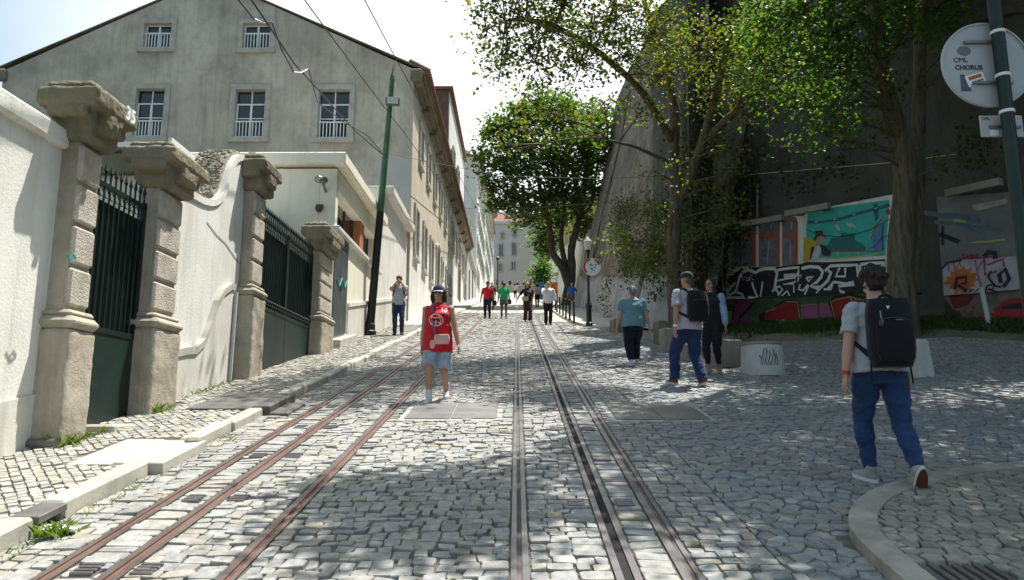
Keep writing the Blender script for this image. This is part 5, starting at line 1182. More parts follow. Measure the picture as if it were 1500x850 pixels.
# thin sunlit tree behind the two walkers
y1 = 20.6; b1 = np.array((PY(990, 480, y1)[0], y1, gz(4.4, y1))); q = lambda u, v, y: PY(u, v, y)
k_ = [(710, 45, 15.5, .65, 130), (722, 15, 15.2, .6, 110), (745, 70, 15.6, .75, 190), (765, 25, 15.5, .85, 230), (730, 120, 16, .45, 50), (790, 95, 16, .8, 240), (808, 45, 16, 1., 330), (830, 0, 16, 1.1, 320), (850, 95, 16.6, .9, 330), (870, 40, 17, 1.1, 420), (772, 140, 17, .4, 60), (806, 160, 17.4, .5, 60), (900, 5, 17, 1.3, 460), (920, 80, 17.6, 1., 380), (885, 150, 18, .7, 150), (960, 40, 18, 1.2, 440), (975, 110, 18.6, .9, 300), (1020, 60, 18.4, 1.2, 420), (1040, 130, 19, .9, 250), (1075, 70, 18.6, 1.1, 360), (1090, 150, 18.8, .9, 240), (1125, 110, 18, .9, 260), (1140, 40, 17.6, 1., 330), (1130, 165, 18.4, .6, 120), (1170, 150, 17.6, .6, 120), (940, 160, 19, .7, 140), (760, 190, 18.5, .5, 90), (735, 215, 19, .35, 40), (1050, 215, 19.6, .55, 110), (1085, 245, 19.6, .5, 100), (1060, 300, 19.8, .45, 90), (1080, 320, 19.6, .4, 80), (945, 310, 20.2, .6, 170), (915, 350, 20.4, .55, 190), (950, 385, 20.3, .55, 200), (1000, 400, 20.3, .4, 120), (1030, 340, 20, .45, 120), (985, 340, 20.6, .45, 110), (960, 250, 20.2, .5, 60), (1020, 275, 20, .4, 60),
      (780, -70, 15, 1.3, 700), (860, -90, 15.5, 1.5, 900), (960, -90, 17, 1.5, 500), (1060, -70, 17.5, 1.4, 400), (900, -240, 15, 1.6, 700), (1020, -260, 15.5, 1.6, 700), (800, -200, 13.5, 1.5, 800), (720, -130, 13.5, 1.1, 420), (700, -50, 14.5, .5, 110), (860, -150, 19.5, 1.3, 300)]
lob = [(q(u, v, y), (rr, rr, rr*.75), int(n*1.65)) for u, v, y, rr, n in k_]
T1 = tree('street_tree', 'thin sunlit tree with ragged yellowing leaves behind the man with the black backpack', b1,
     [([b1-up*.2, b1+up*.3, q(988, 430, y1), q(986, 360, y1), q(992, 290, y1), q(985, 235, y1), q(990, 160, 20.2), q(965, 70, 19.2), q(930, -40, 18)], [.32, .23, .2, .195, .2, .17, .14, .1, .05]),
      ([q(992, 300, y1), q(1010, 265, y1-.2), q(1035, 190, 20), q(1055, 110, 19.3), q(1075, 30, 18.6), q(1090, -80, 18)], [.16, .14, .12, .1, .08, .04]),
      ([q(988, 215, 20.6), q(940, 130, 19), q(870, 70, 17.4), q(800, 30, 16.2), q(740, 30, 15.5)], [.13, .1, .075, .05, .02]),
      ([q(985, 240, y1), q(930, 215, 20), q(890, 205, 19.4)], [.06, .045, .03]),
      ([q(1040, 200, 20), q(1100, 140, 19), q(1150, 70, 18)], [.12, .09, .05])], lob, .098, mm['leaf1'], mm['bark'], clump=.24, limb=.05, droop=.6, shift=.06)
# thick trunk in front of the murals, its crown shades the square
y2 = 16.2; b2_ = np.array((PY(1322, 480, y2)[0], y2, gz(8.3, y2)+.2)); 
k2 = [(1110, 30, 15.2, .9, 420), (1160, 20, 14.8, 1., 480), (1180, 85, 15, .75, 300), (1215, 40, 14.5, .9, 420), (1240, 110, 14.6, .7, 270), (1225, 160, 15, .6, 220), (1200, 190, 15.4, .55, 170), (1240, 200, 15.2, .4, 110), (1185, 130, 15.6, .5, 150), (1130, 150, 16.2, .55, 130), (1155, 215, 16.4, .4, 70), (1280, 60, 14.2, .6, 160), (1300, 130, 15, .4, 80), (1400, 60, 15, .5, 90), (1385, 240, 15.6, .22, 36), (1395, 90, 15.4, .35, 60), (1400, 15, 14, .8, 200), (1340, 0, 14, .8, 220), (1265, 5, 14, .9, 300), (1290, 190, 16, .3, 40), (1115, 90, 16, .6, 160)]
lob2 = [(q(u, v, y), (rr, rr, rr*.8), int(n*1.35)) for u, v, y, rr, n in k2]
for (x, y, h, rr, n) in ((3.5, 13, 9.2, 1.1, 300), (4.6, 11, 9.4, 1.4, 520), (6.2, 11.5, 9.6, 1.6, 600), (8, 11, 9.8, 1.6, 600), (4.4, 8.4, 9.2, 1.3, 480), (6.2, 8.8, 9.4, 1.5, 600), (8.2, 8.2, 9.6, 1.6, 600), (9.8, 10, 9.5, 1.6, 560), (5.2, 6.6, 8.9, 1.2, 520), (7.2, 6.4, 9.2, 1.5, 600), (9.2, 6, 9.2, 1.5, 560), (7.5, 14, 10, 1.6, 480), (9.5, 14, 10, 1.6, 480), (3.9, 10, 8.8, .7, 200), (2.0, 7.6, 8.5, .8, 420), (1.45, 8.2, 8.6, .45, 120), (4.0, 5.4, 8.4, .8, 250), (10, 17, 10, 1.6, 420)):
    lob2.append(((x, y, h+S*y*.6), (rr, rr, rr*.6), int(n*6.6)))
fk = q(1325, 330, y2)
T2 = tree('plane_tree', 'thick trunked tree forking in two in front of the mural board', b2_,
     [([b2_-up*.5, q(1322, 470, y2), q(1318, 400, y2), q(1322, 330, y2), q(1328, 240, y2), q(1312, 185, y2-.1), q(1292, 118, 15.8), q(1285, 0, 15), q(1275, -120, 13.8), q(1250, -300, 11.5)], [.42, .33, .28, .26, .24, .22, .18, .16, .14, .09]),
      ([q(1338, 430, y2+.2), q(1342, 330, y2+.2), q(1345, 240, y2+.3), q(1346, 120, y2+.2), q(1350, 10, 16), q(1372, -120, 15), q(1390, -300, 13)], [.16, .16, .15, .14, .14, .12, .08]),
      ([q(1350, 40, 16.2), q(1380, -10, 15.6), q(1420, -80, 14.5)], [.12, .09, .05]),
      ([q(1292, 60, 15.4), q(1240, 0, 14.6), q(1180, -60, 13.5)], [.12, .09, .05])], lob2, .112, mm['leaf2'], mm['bark'], clump=.27, limb=.05, droop=.35)
# dense tree further up
y3 = 52.; b3 = np.array((3.35, y3, gz(3.3, y3)))
k3 = [(735, 200, 50, 1.6), (730, 245, 50, 1.7), (745, 285, 51, 1.4), (760, 190, 50, 2.), (775, 240, 49, 2.2), (770, 300, 51, 1.7), (800, 180, 50, 2.2), (815, 230, 49, 2.4), (805, 285, 50, 2.), (840, 180, 51, 2.2), (850, 225, 50, 2.3), (845, 275, 51, 2.), (875, 190, 52, 1.7), (882, 235, 52, 1.5), (870, 280, 53, 1.5), (795, 335, 54, 1.1), (800, 365, 55, 1.1), (770, 320, 53, 1.), (790, 150, 52, 1.3), (830, 150, 53, 1.4), (860, 165, 53, 1.2), (815, 320, 54, 1.2), (850, 310, 53, 1.1), (720, 185, 50, .7), (718, 270, 50, .8), (790, 352, 55, .8), (862, 325, 52, .9), (858, 345, 53, .7), (712, 225, 50, .6), (728, 300, 51, .6), (755, 160, 50, .8), (890, 205, 51, .7)]
lob3 = [(q(u, v, y), (rr, rr, rr*.8), int(300*rr**1.6)) for u, v, y, rr in k3]
T3 = tree('shade_tree', 'dense dark green tree leaning over the street beside the tall stone wall', b3,
     [([b3-up*.3, q(834, 420, y3), q(826, 395, y3-.2), q(808, 370, y3-.3), q(806, 335, y3-.5), q(795, 290, y3-1), q(780, 230, y3-1.5)], [.4, .32, .28, .24, .2, .16, .08]),
      ([q(834, 425, y3+.1), q(838, 395, y3), q(836, 365, y3), q(846, 330, y3), q(855, 290, y3), q(860, 230, y3)], [.34, .3, .26, .22, .18, .08]),
      ([q(832, 405, y3), q(820, 350, y3+.3), q(828, 310, y3+.3), q(822, 250, y3)], [.22, .18, .15, .07]),
      ([q(850, 320, y3), q(868, 300, y3), q(875, 240, y3)], [.14, .11, .05])], lob3, .30, mm['leaf3'], mm['barkgrey'], per=26, clump=.4, twig=.02, limb=.07)
y4 = 78.; b4 = np.array((PY(793, 430, y4)[0], y4, gz(2, y4)))
lob4 = [(q(u, v, y4), (rr, rr, rr), int(420*rr**1.5)) for u, v, rr in ((793, 385, 1.1), (785, 400, 1.0), (800, 400, 1.1), (790, 415, .9), (802, 415, .8), (793, 402, 1.))]
tree('round_bush_tree', 'round light green bushy tree in the middle of the view up the street', b4, [([b4-up*.2, b4+up*1.2, q(793, 395, y4)], [.1, .08, .04])], lob4, .22, mm['leaf2'], mm['barkgrey'], per=20, clump=.3, twig=.015, limb=.04)
# ivy hanging over the stone wall and behind the trunk
def ivy(lb, pts, size, at):
    C_ = []
    for (p, rr, n) in pts: C_.append(np.array(p)+rng.normal(0, 1, (n, 3))*np.array((rr*.35, rr*.6, rr*.6)))
    V, F, T = leaves(np.vstack(C_), size, .2, .6); r = empty('ivy', at, lb, 'ivy'); foliage('ivy_leaves', V, F, T, mm['ivy'], r)
    for (p, rr, n) in pts[::4]: p = np.array(p); MB().tube([p+np.array((.1, 0, 1.)), p+np.array((.05, .1, .3)), p+np.array((0, -.1, -.5))], [.02, .015, .006], 5).build('stem', mm['bark'], r)
def onwall(u, v, y): p = PY(u, v, y); return p
def on_rw(u, v):   # point on the leaning wall (approximate face), pulled slightly off it
    d = ray(u, v); best = None
    for y in np.arange(23, 51, .25):
        x_ = np.interp(y, [22.6, 26.5, 34, 44, 51.5], [4.95, 4.5, 4.25, 4.0, 3.86]); P = EYE+d*(y/d[1]); h = P[2]-gz(x_, y)
        e = abs(P[0]-(x_+.235*h)); 
        if best is None or e < best[0]: best = (e, P)
    return best[1]-np.array((.22, 0, 0))
iv = [(on_rw(R.uniform(905, 1000), R.uniform(290, 400)), R.uniform(.4, .8), 70) for _ in range(60)]+[(on_rw(u, v), .35, 40) for u, v in ((893, 425), (890, 440), (897, 462), (965, 432), (975, 425), (900, 410), (950, 408), (886, 380))]
ivy('ivy and dry creepers hanging over the whitewashed foot of the leaning wall', iv, .11, on_rw(950, 400))
iw = [(PY(R.uniform(985, 1066), R.uniform(150, 410), R.uniform(21.6, 22.6)), R.uniform(.35, .7), 60) for _ in range(44)]+[(PB(R.uniform(1000, 1100), R.uniform(200, 400), .3), R.uniform(.4, .8), 55) for _ in range(46)]+[(PB(R.uniform(1030, 1260), R.uniform(230, 290), .25), .35, 26) for _ in range(16)]+[(PB(R.uniform(1380, 1470), R.uniform(190, 260), .2), .3, 22) for _ in range(6)]
ivy('dark ivy patches clinging to the dark wall left of and above the murals', iw, .11, PB(1080, 320, .3))
# ------------------------------------------------------------------ people
from mathutils.bvhtree import BVHTree
def ik(a, b, l1, l2, pole):
    a, b = np.array(a, float), np.array(b, float); d = b-a; L = np.linalg.norm(d); L = min(L, (l1+l2)*.998); d = d/np.linalg.norm(d)
    x = (l1*l1-l2*l2+L*L)/(2*L); h = math.sqrt(max(0, l1*l1-x*x)); p = np.array(pole, float); p = p-d*(p@d); p /= np.linalg.norm(p)+1e-9
    return a+d*x+p*h, a+d*L
def SKIN(c): 
    k = 'skin%s' % (c,)
    if k not in mm:
        m, t, b, N = nt('skin'); L = t.links.new; b.inputs['Roughness'].default_value = .5; b.inputs['Subsurface Weight'].default_value = .15; b.inputs['Subsurface Radius'].default_value = (.02, .008, .005); b.inputs['Subsurface Scale'].default_value = .4
        L(mixc(N, L, noise_n(N, L, mapped(N, L, 1, True), 18), c, tuple(x*q for x, q in zip(c, (.85, .75, .7)))), b.inputs['Base Color']); mm[k] = m
    return mm[k]
def CLOTH(c, denim=False, rough=.85):
    k = 'cloth%s%d' % (c, denim)
    if k not in mm:
        m, t, b, N = nt('cloth'); L = t.links.new; b.inputs['Roughness'].default_value = rough; b.inputs['Sheen Weight'].default_value = .12; b.inputs['Specular IOR Level'].default_value = .2
        v = mapped(N, L, 1, True); f = noise_n(N, L, v, 5 if denim else 3, 5, .7); col = ramp(N, L, f, [(.35, tuple(x*(.7 if denim else .88) for x in c)), (.7, tuple(min(1, x*(1.3 if denim else 1.08)) for x in c))]).outputs[0]
        L(col, b.inputs['Base Color']); add_bump(N, L, b, noise_n(N, L, v, 260, 2), .25, .003); mm[k] = m
    return mm[k]
TOR = [(.83, .10, .085, .0), (.89, .160, .118, .012), (.96, .172, .125, .014), (1.05, .150, .108, .0), (1.14, .148, .108, -.008), (1.25, .166, .118, -.010), (1.35, .178, .115, .0), (1.42, .160, .092, .008), (1.475, .10, .068, .012), (1.51, .058, .058, .008)]
def person(lb, pos, H, rz, legs, arms, skin=(.46, .27, .19), top=None, bottom=None, shoes=(.5, .5, .5), sole=None, hair=None, cap=None, g=1., gh=1., lean=0., head=0., vox=.0075, group=None, female=False, extras=None, z0=0, hands=True, glasses=False, nod=0.):
    sc = H/1.75; root = empty('person', pos, lb, 'person', group, rz); sk = SKIN(skin); c_, s_ = math.cos(rz), math.sin(rz)
    def slope(x, y): return S*(x*s_+y*c_)
    far = vox > .012
    ln = lambda p: np.array((p[0], p[1]-lean*max(0, p[2]-.95), p[2]))
    HR = Matrix.Rotation(head, 3, 'Z') @ Matrix.Rotation(nod, 3, 'X'); HR = np.array(HR); hc = ln((0, -.008, 1.56))
    hp = lambda p: hc+HR @ (np.array(p)-np.array((0, -.008, 1.56)))
    ank = []; 
    for (x, y, lift, pitch, yaw) in legs: ank.append(np.array((x, y, .085+lift+slope(x, y)/1.)))
    hz = .92
    for k, a in enumerate(ank):
        dx = a[:2]-np.array((.088 if k == 0 else -.088, 0)); hz = min(hz, a[2]+math.sqrt(max(.01, .835**2-dx@dx)))
    dz = hz-.92; dn = lambda p: np.array((p[0], p[1], p[2]+dz)); sh = []
    body = MB()
    body.rings([(*ln((0, cy, z+dz))[:2], z+dz, rx*g*.97, ry*g*.97) for z, rx, ry, cy in TOR], n=24)
    if female: 
        for s in (-1, 1): body.ell(ln((s*.075, -.085*g, 1.28+dz)), (.07, .06, .065), 14, 10)
    H_ = lambda p: dn(hp(p))
    body.tube([dn(ln((0, .012, 1.44))), H_((0, .0, 1.565))], [.064*max(1, g*.95), .056], 14)
    body.ell(H_((0, .0, 1.655)), (.074, .094, .098), 20, 14, R3=HR); body.ell(H_((0, -.032, 1.60)), (.058, .06, .068), 16, 12, R3=HR); body.ell(H_((0, -.07, 1.555)), (.026, .022, .02), 10, 8, R3=HR)
    if not far:
        body.tube([H_((0, -.086, 1.655)), H_((0, -.108, 1.618))], [.009, .016], 10, rnd=True); body.ell(H_((0, -.092, 1.612)), (.018, .014, .011), 10, 8, R3=HR)
        body.ell(H_((0, -.083, 1.672)), (.055, .016, .010), 12, 8, R3=HR); body.ell(H_((0, -.088, 1.585)), (.024, .012, .008), 10, 8, R3=HR)
        for s in (-1, 1): body.ell(H_((s*.077, .008, 1.632)), (.012, .02, .032), 10, 8, R3=HR)
    A_ = []
    for k, (hand, pole) in enumerate(arms):
        s = 1 if k == 0 else -1; shp = dn(ln((s*.182*(1+.5*(g-1)), .006, 1.405))); el_, wr = ik(shp, dn(np.array(hand)), .29, .255, pole); A_.append((shp, el_, wr)); ga = 1+.55*(g-1)
        body.ell(shp, .06*ga, 14, 10); body.tube([shp, shp*.6+el_*.4, el_], [.055*ga, .05*ga, .041*ga], 14, rnd=True)
        f1 = el_*.7+wr*.3; body.tube([el_, f1, wr], [.041*ga, .043*ga, .027], 14, rnd=True)
        d = wr-el_; d /= np.linalg.norm(d); md = np.array((-s, 0, 0.)); md -= d*(md@d); md /= np.linalg.norm(md)+1e-9; fr = np.cross(d, md); fr = fr if fr[1] < 0 else -fr
        RM = np.stack([fr, md, d], 1); body.ell(wr+d*.052, (.04, .019, .056), 14, 10, R3=RM)
        if hands and not far:
            for i, L_ in enumerate((.07, .08, .074, .056)):
                o_ = (.028-.0187*i); b0 = wr+d*(.085-.004*abs(i-1.2))+fr*o_; cu = .35+.1*i
                p1 = b0+(d*math.cos(cu*.5)+md*math.sin(cu*.5))*L_*.5; p2 = p1+(d*math.cos(cu*1.5)+md*math.sin(cu*1.5))*L_*.3; p3 = p2+(d*math.cos(cu*2.3)+md*math.sin(cu*2.3))*L_*.24
                body.tube([wr+d*.05+fr*o_*.7, b0, p1, p2, p3], [.0105, .0100, .0092, .0085, .0075], 8, rnd=True)
            t0 = wr+d*.028+fr*.03; body.tube([wr+d*.015+fr*.012, t0, t0+d*.035+fr*.022+md*.008, t0+d*.062+fr*.026+md*.02], [.014, .0125, .0105, .009], 8, rnd=True)
        else: body.ell(wr+d*.115+md*.012, (.033, .018, .05), 10, 8, R3=RM)
    L_ = []
    for k, a in enumerate(ank):
        s = 1 if k == 0 else -1; hip = np.array((s*.09*gh, 0, .905+dz)); kn, an = ik(hip, a, .432, .412, (s*.06, -1, .1)); L_.append((hip, kn, an)); gl = 1+.6*(g-1)
        if gh != 1: gl *= 1+.5*(gh-1)
        body.tube([hip+np.array((0, 0, .03)), hip*.6+kn*.4, kn], [.088*gl, .078*gl, .056*gl], 16, rnd=True); body.tube([kn, kn*.7+an*.3+np.array((0, .012, 0)), an], [.054*gl, .056*gl, .036], 16, rnd=True)
        body.ell(an+np.array((0, -.02, -.03)), (.035, .06, .035), 10, 8)
    bo = skin_mesh(body, 'body', sk, root, vox, 1, sc=sc)
    def part(name, mb, mat, vx=None, sm=2, wr=0., parent=None, **k): return skin_mesh(mb, name, mat, parent or root, vx or vox*1.1, sm, wr, sc=sc, **k)
    def solid(name, mb, mat, parent=None, smooth=False):
        for i in range(len(mb.V)): mb.V[i] = mb.V[i]*sc
        return mb.build(name, mat, parent or root, smooth, local=True)
    info = dict(root=root, L=L_, A=A_, dz=dz, sc=sc, ln=ln, H_=H_, HR=HR, part=part, solid=solid, g=g, pos=np.array(pos), rz=rz)
    # ---- top
    if top:
        e = top.get('e', .012); hem = top.get('hem', .88); tg = top.get('flare', 1.); m_ = MB(); zs = [hem]+[z for z in np.arange(.90, 1.48, .06) if z > hem+.02]; T = np.array(TOR); Z_ = []
        for z in zs:
            rx = np.interp(z, T[:, 0], T[:, 1]); ry = np.interp(z, T[:, 0], T[:, 2]); cy = np.interp(z, T[:, 0], T[:, 3])
            if z < 1.08: rx = max(rx, .172)*gh; ry = max(ry, .128)
            if z < 1.25: rx = max(rx, .158*(tg if z < 1.15 else 1)); ry = max(ry, .118*(tg if z < 1.15 else 1))
            if hem < .8 and z < .98: ry += .05; rx += .01
            if female and 1.2 < z < 1.36: ry += .028; cy -= .02
            p = ln((0, cy, z+dz)); ee = e+(.007 if z < 1.06 else 0); Z_.append((p[0], p[1], z+dz, rx*g+ee, ry*g+ee))
        p = ln((0, .01, 1.485+dz)); Z_.append((p[0], p[1], 1.485+dz, .09, .075)); p = ln((0, .01, 1.505+dz)); Z_.append((p[0], p[1], 1.505+dz, .068, .066)); m_.rings(Z_, n=28)
        if hem < .85:
            for hip, kn, an in L_:
                f2 = (hip[2]-(hem+dz))/(hip[2]-kn[2]); m_.tube([hip+np.array((0, 0, .12)), hip+(kn-hip)*f2], [.10, .098*(1+.6*(g-1))+.032], 18)
        sl = top.get('sleeve', .6)
        for k, (shp, el_, wr) in enumerate(A_):
            s = 1 if k == 0 else -1; ga = 1+.55*(g-1); m_.ell(shp+np.array((-s*.012, 0, 0)), (.0665*ga+e*.4,)*3 if sl > 0 else (.06*ga,)*3, 16, 10)
            if sl <= 0: continue
            if sl <= 1: q = shp+(el_-shp)*sl; m_.tube([shp, q], [.060*ga+e*.8, .055*ga+e*1.1], 16)
            else:
                q = el_+(wr-el_)*(sl-1); m_.tube([shp, el_], [.062*ga+e, .05*ga+e], 16); m_.ell(el_, .05*ga+e, 12, 10); m_.tube([el_, q], [.05*ga+e, .036+e], 16)
        info['top'] = part('shirt', m_, CLOTH(top['c'], top.get('denim', False)), wr=top.get('wr', .011))
    # ---- bottom
    if bottom:
        e = bottom.get('e', .011); m_ = MB(); T = np.array(TOR); Z_ = []
        for z in (.80, .84, .87, .9, .95, 1.0, bottom.get('waist', 1.04)): Z_.append((0, np.interp(z, T[:, 0], T[:, 3]), z+dz, max(.13 if z > .82 else .09, np.interp(z, T[:, 0], T[:, 1]))*g*gh+e*.6, max(.1, np.interp(z, T[:, 0], T[:, 2]))*g+e*.6))
        m_.rings(Z_, n=24); ln_ = bottom.get('len', 2.); w = bottom.get('w', 1.); gl = (1+.6*(g-1))*(1+.5*(gh-1))
        for hip, kn, an in L_:
            if ln_ <= 1: q = hip+(kn-hip)*ln_; m_.tube([hip+np.array((0, 0, .04)), hip*.5+q*.5, q], [.093*gl+e, .092*gl*w+e, .088*gl*w+e], 18)
            else:
                q = kn+(an-kn)*(ln_-1); m_.tube([hip+np.array((0, 0, .04)), hip*.55+kn*.45, kn], [.093*gl+e, .083*gl*w+e, .061*gl*w+e], 18); m_.ell(kn, .061*gl*w+e, 14, 10)
                m_.tube([kn, kn*.65+q*.35+np.array((0, .01, 0)), q], [.061*gl*w+e, .06*gl*w+e*.9, bottom.get('cuff', .05)*w], 18)
        info['bottom'] = part('shorts' if ln_ < 1.3 else 'trousers', m_, CLOTH(bottom['c'], bottom.get('denim', False)), wr=bottom.get('wr', .012), ws=(8, 8, 13))
    # ---- shoes
    for k, (x, y, lift, pitch, yaw) in enumerate(legs):
        hip, kn, an = L_[k]; RM = np.array(Matrix.Rotation(yaw, 3, 'Z') @ Matrix.Rotation(pitch+(math.atan(slope(0, -1)) if lift < .02 else 0)*-1, 3, 'X'))
        P = lambda p: an+RM @ np.array(p); m_ = MB(); hi = .05 if not (isinstance(shoes, dict) and shoes.get('high')) else .11
        m_.tube([P((0, .012, hi)), P((0, .0, -.02))], [.046, .05], 14); m_.ell(P((0, -.01, -.035)), (.045, .075, .042), 14, 10, R3=RM); m_.ell(P((0, -.10, -.05)), (.047, .09, .032), 14, 10, R3=RM); m_.ell(P((0, -.05, -.035)), (.043, .09, .042), 14, 10, R3=RM)
        so_ = shoes if not isinstance(shoes, dict) else shoes['c']
        sh_ = part('shoe', m_, CLOTH(so_), sm=1)
        if sole is not None:
            q = MB(); out = [(.043*math.cos(t)*(1.2 if math.sin(t) < 0 else 1), -.052+.142*math.sin(t)) for t in np.linspace(0, 6.283, 20, endpoint=False)]
            q.prism([P((a, b, -.084)) for a, b in out], RM @ np.array((0, 0, .033))); solid('sole', q, CLOTH(sole if not isinstance(sole, dict) else sole['edge']), sh_)
            if isinstance(sole, dict):
                q = MB(); q.prism([P((a*.94, b*.98-.001, -.0875)) for a, b in out], RM @ np.array((0, 0, .004))); solid('outsole', q, CLOTH(sole['c']), sh_)
    # ---- hair and cap
    if hair:
        m_ = MB(); st = hair.get('style', 'short'); v = hair.get('vol', 0.)
        m_.ell(H_((0, .022, 1.678)), (.082+v, .090+v, .090+v), 18, 12, R3=HR); m_.ell(H_((0, .055, 1.63)), (.072+v, .05+v*.6, .07), 14, 10, R3=HR)
        if st == 'wavy':
            for _ in range(46):
                d = rng.normal(0, 1, 3); d /= np.linalg.norm(d)
                if d[1] < -.45 and d[2] < .35: continue
                m_.ell(H_(np.array((0, .022, 1.675))+d*np.array((.088+v, .098+v, .094+v))), R.uniform(.02, .034), 8, 6)
        if st in ('bob', 'long'):
            low = 1.50 if st == 'bob' else 1.34
            for s in (-1, 1): m_.tube([H_((s*.075, .0, 1.68)), H_((s*.092, .012, 1.60)), H_((s*.085, .02, low+.03))], [.03, .035, .03], 10, rnd=True)
            m_.tube([H_((0, .07, 1.68)), H_((0, .085, 1.58)), H_((0, .085, low))], [.06, .065, .05], 12, rnd=True, sq=(1, 1))
        if st == 'pony': m_.ell(H_((0, .105, 1.70)), .034, 10, 8); m_.tube([H_((0, .12, 1.69)), H_((0, .135, 1.6)), H_((0, .12, 1.52))], [.022, .028, .012], 10, rnd=True)
        part('hair', m_, flat('hair%s' % (hair['c'],), hair['c'], .7, 0, .35, 40), sm=1, wr=.009, ws=(40, 40, 26))
    if cap:
        m_ = MB(); V = []
        Z_ = [(1.665, .088, .106), (1.70, .09, .107), (1.73, .082, .096), (1.755, .06, .07), (1.768, .02, .024)]
        a_ = np.linspace(0, 6.283, 24, endpoint=False); ringsV = [[H_((rx*math.cos(t), .006+ry*math.sin(t), z)) for t in a_] for z, rx, ry in Z_]; F = []
        V = [p for r_ in ringsV for p in r_]; n = 24
        for i in range(len(Z_)-1): F += [(i*n+j, i*n+(j+1) % n, (i+1)*n+(j+1) % n, (i+1)*n+j) for j in range(n)]
        F += [tuple(range(n-1, -1, -1)), tuple(range((len(Z_)-1)*n, len(Z_)*n))]; m_.add(V, F); co_ = solid('cap', m_, CLOTH(cap['c']), smooth=.9)
        if cap.get('visor', True):
            sgn = 1 if not cap.get('back') else -1; q = MB(); t_ = np.linspace(math.pi*1.13, math.pi*1.87, 12); V = [H_((.086*math.cos(t), .006+.103*math.sin(t)*sgn, 1.672)) for t in t_]+[H_((.08*math.cos(t), -.03*sgn+.15*math.sin(t)*sgn, 1.655)) for t in t_]
            V2 = [v+np.array((0, 0, .008)) for v in V]; k = 12; F = [(i, i+1, k+i+1, k+i) for i in range(k-1)]+[(2*k+i, 3*k+i, 3*k+i+1, 2*k+i+1) for i in range(k-1)]+[(k+i, k+i+1, 3*k+i+1, 3*k+i) for i in range(k-1)]
            q.add(V+V2, F); solid('visor', q, CLOTH(cap.get('v', cap['c'])), co_)
    if not far:
        if not glasses:
            for s in (-1, 1):
                e_ = MB().ell(H_((s*.031, -.083, 1.645)), (.013, .008, .0075), 10, 8, R3=HR); eo = solid('eye', e_, flat('eyewhite', (.6, .58, .55), .3), smooth=1); solid('iris', MB().ell(H_((s*.031, -.090, 1.645)), (.006, .003, .006), 8, 6, R3=HR), flat('iris', (.03, .02, .015), .3), eo)
        else:
            q = MB()
            for s in (-1, 1): q.ell(H_((s*.034, -.098, 1.643)), (.031, .008, .024), 14, 8, R3=HR); q.tube([H_((s*.066, -.09, 1.65)), H_((s*.082, .0, 1.648))], .0035, 6)
            q.tube([H_((-.01, -.1, 1.65)), H_((.01, -.1, 1.65))], .004, 6); solid('sunglasses', q, mm['glass'])
        solid('mouth', MB().ell(H_((0, -.096, 1.586)), (.022, .006, .006), 10, 6, R3=HR), flat('lips', (.35, .12, .10), .5), smooth=1)
    return info
def local_to_world(i, p): c_, s_ = math.cos(i['rz']), math.sin(i['rz']); p = np.array(p)*i['sc']; return i['pos']+np.array((p[0]*c_-p[1]*s_, p[0]*s_+p[1]*c_, p[2]))
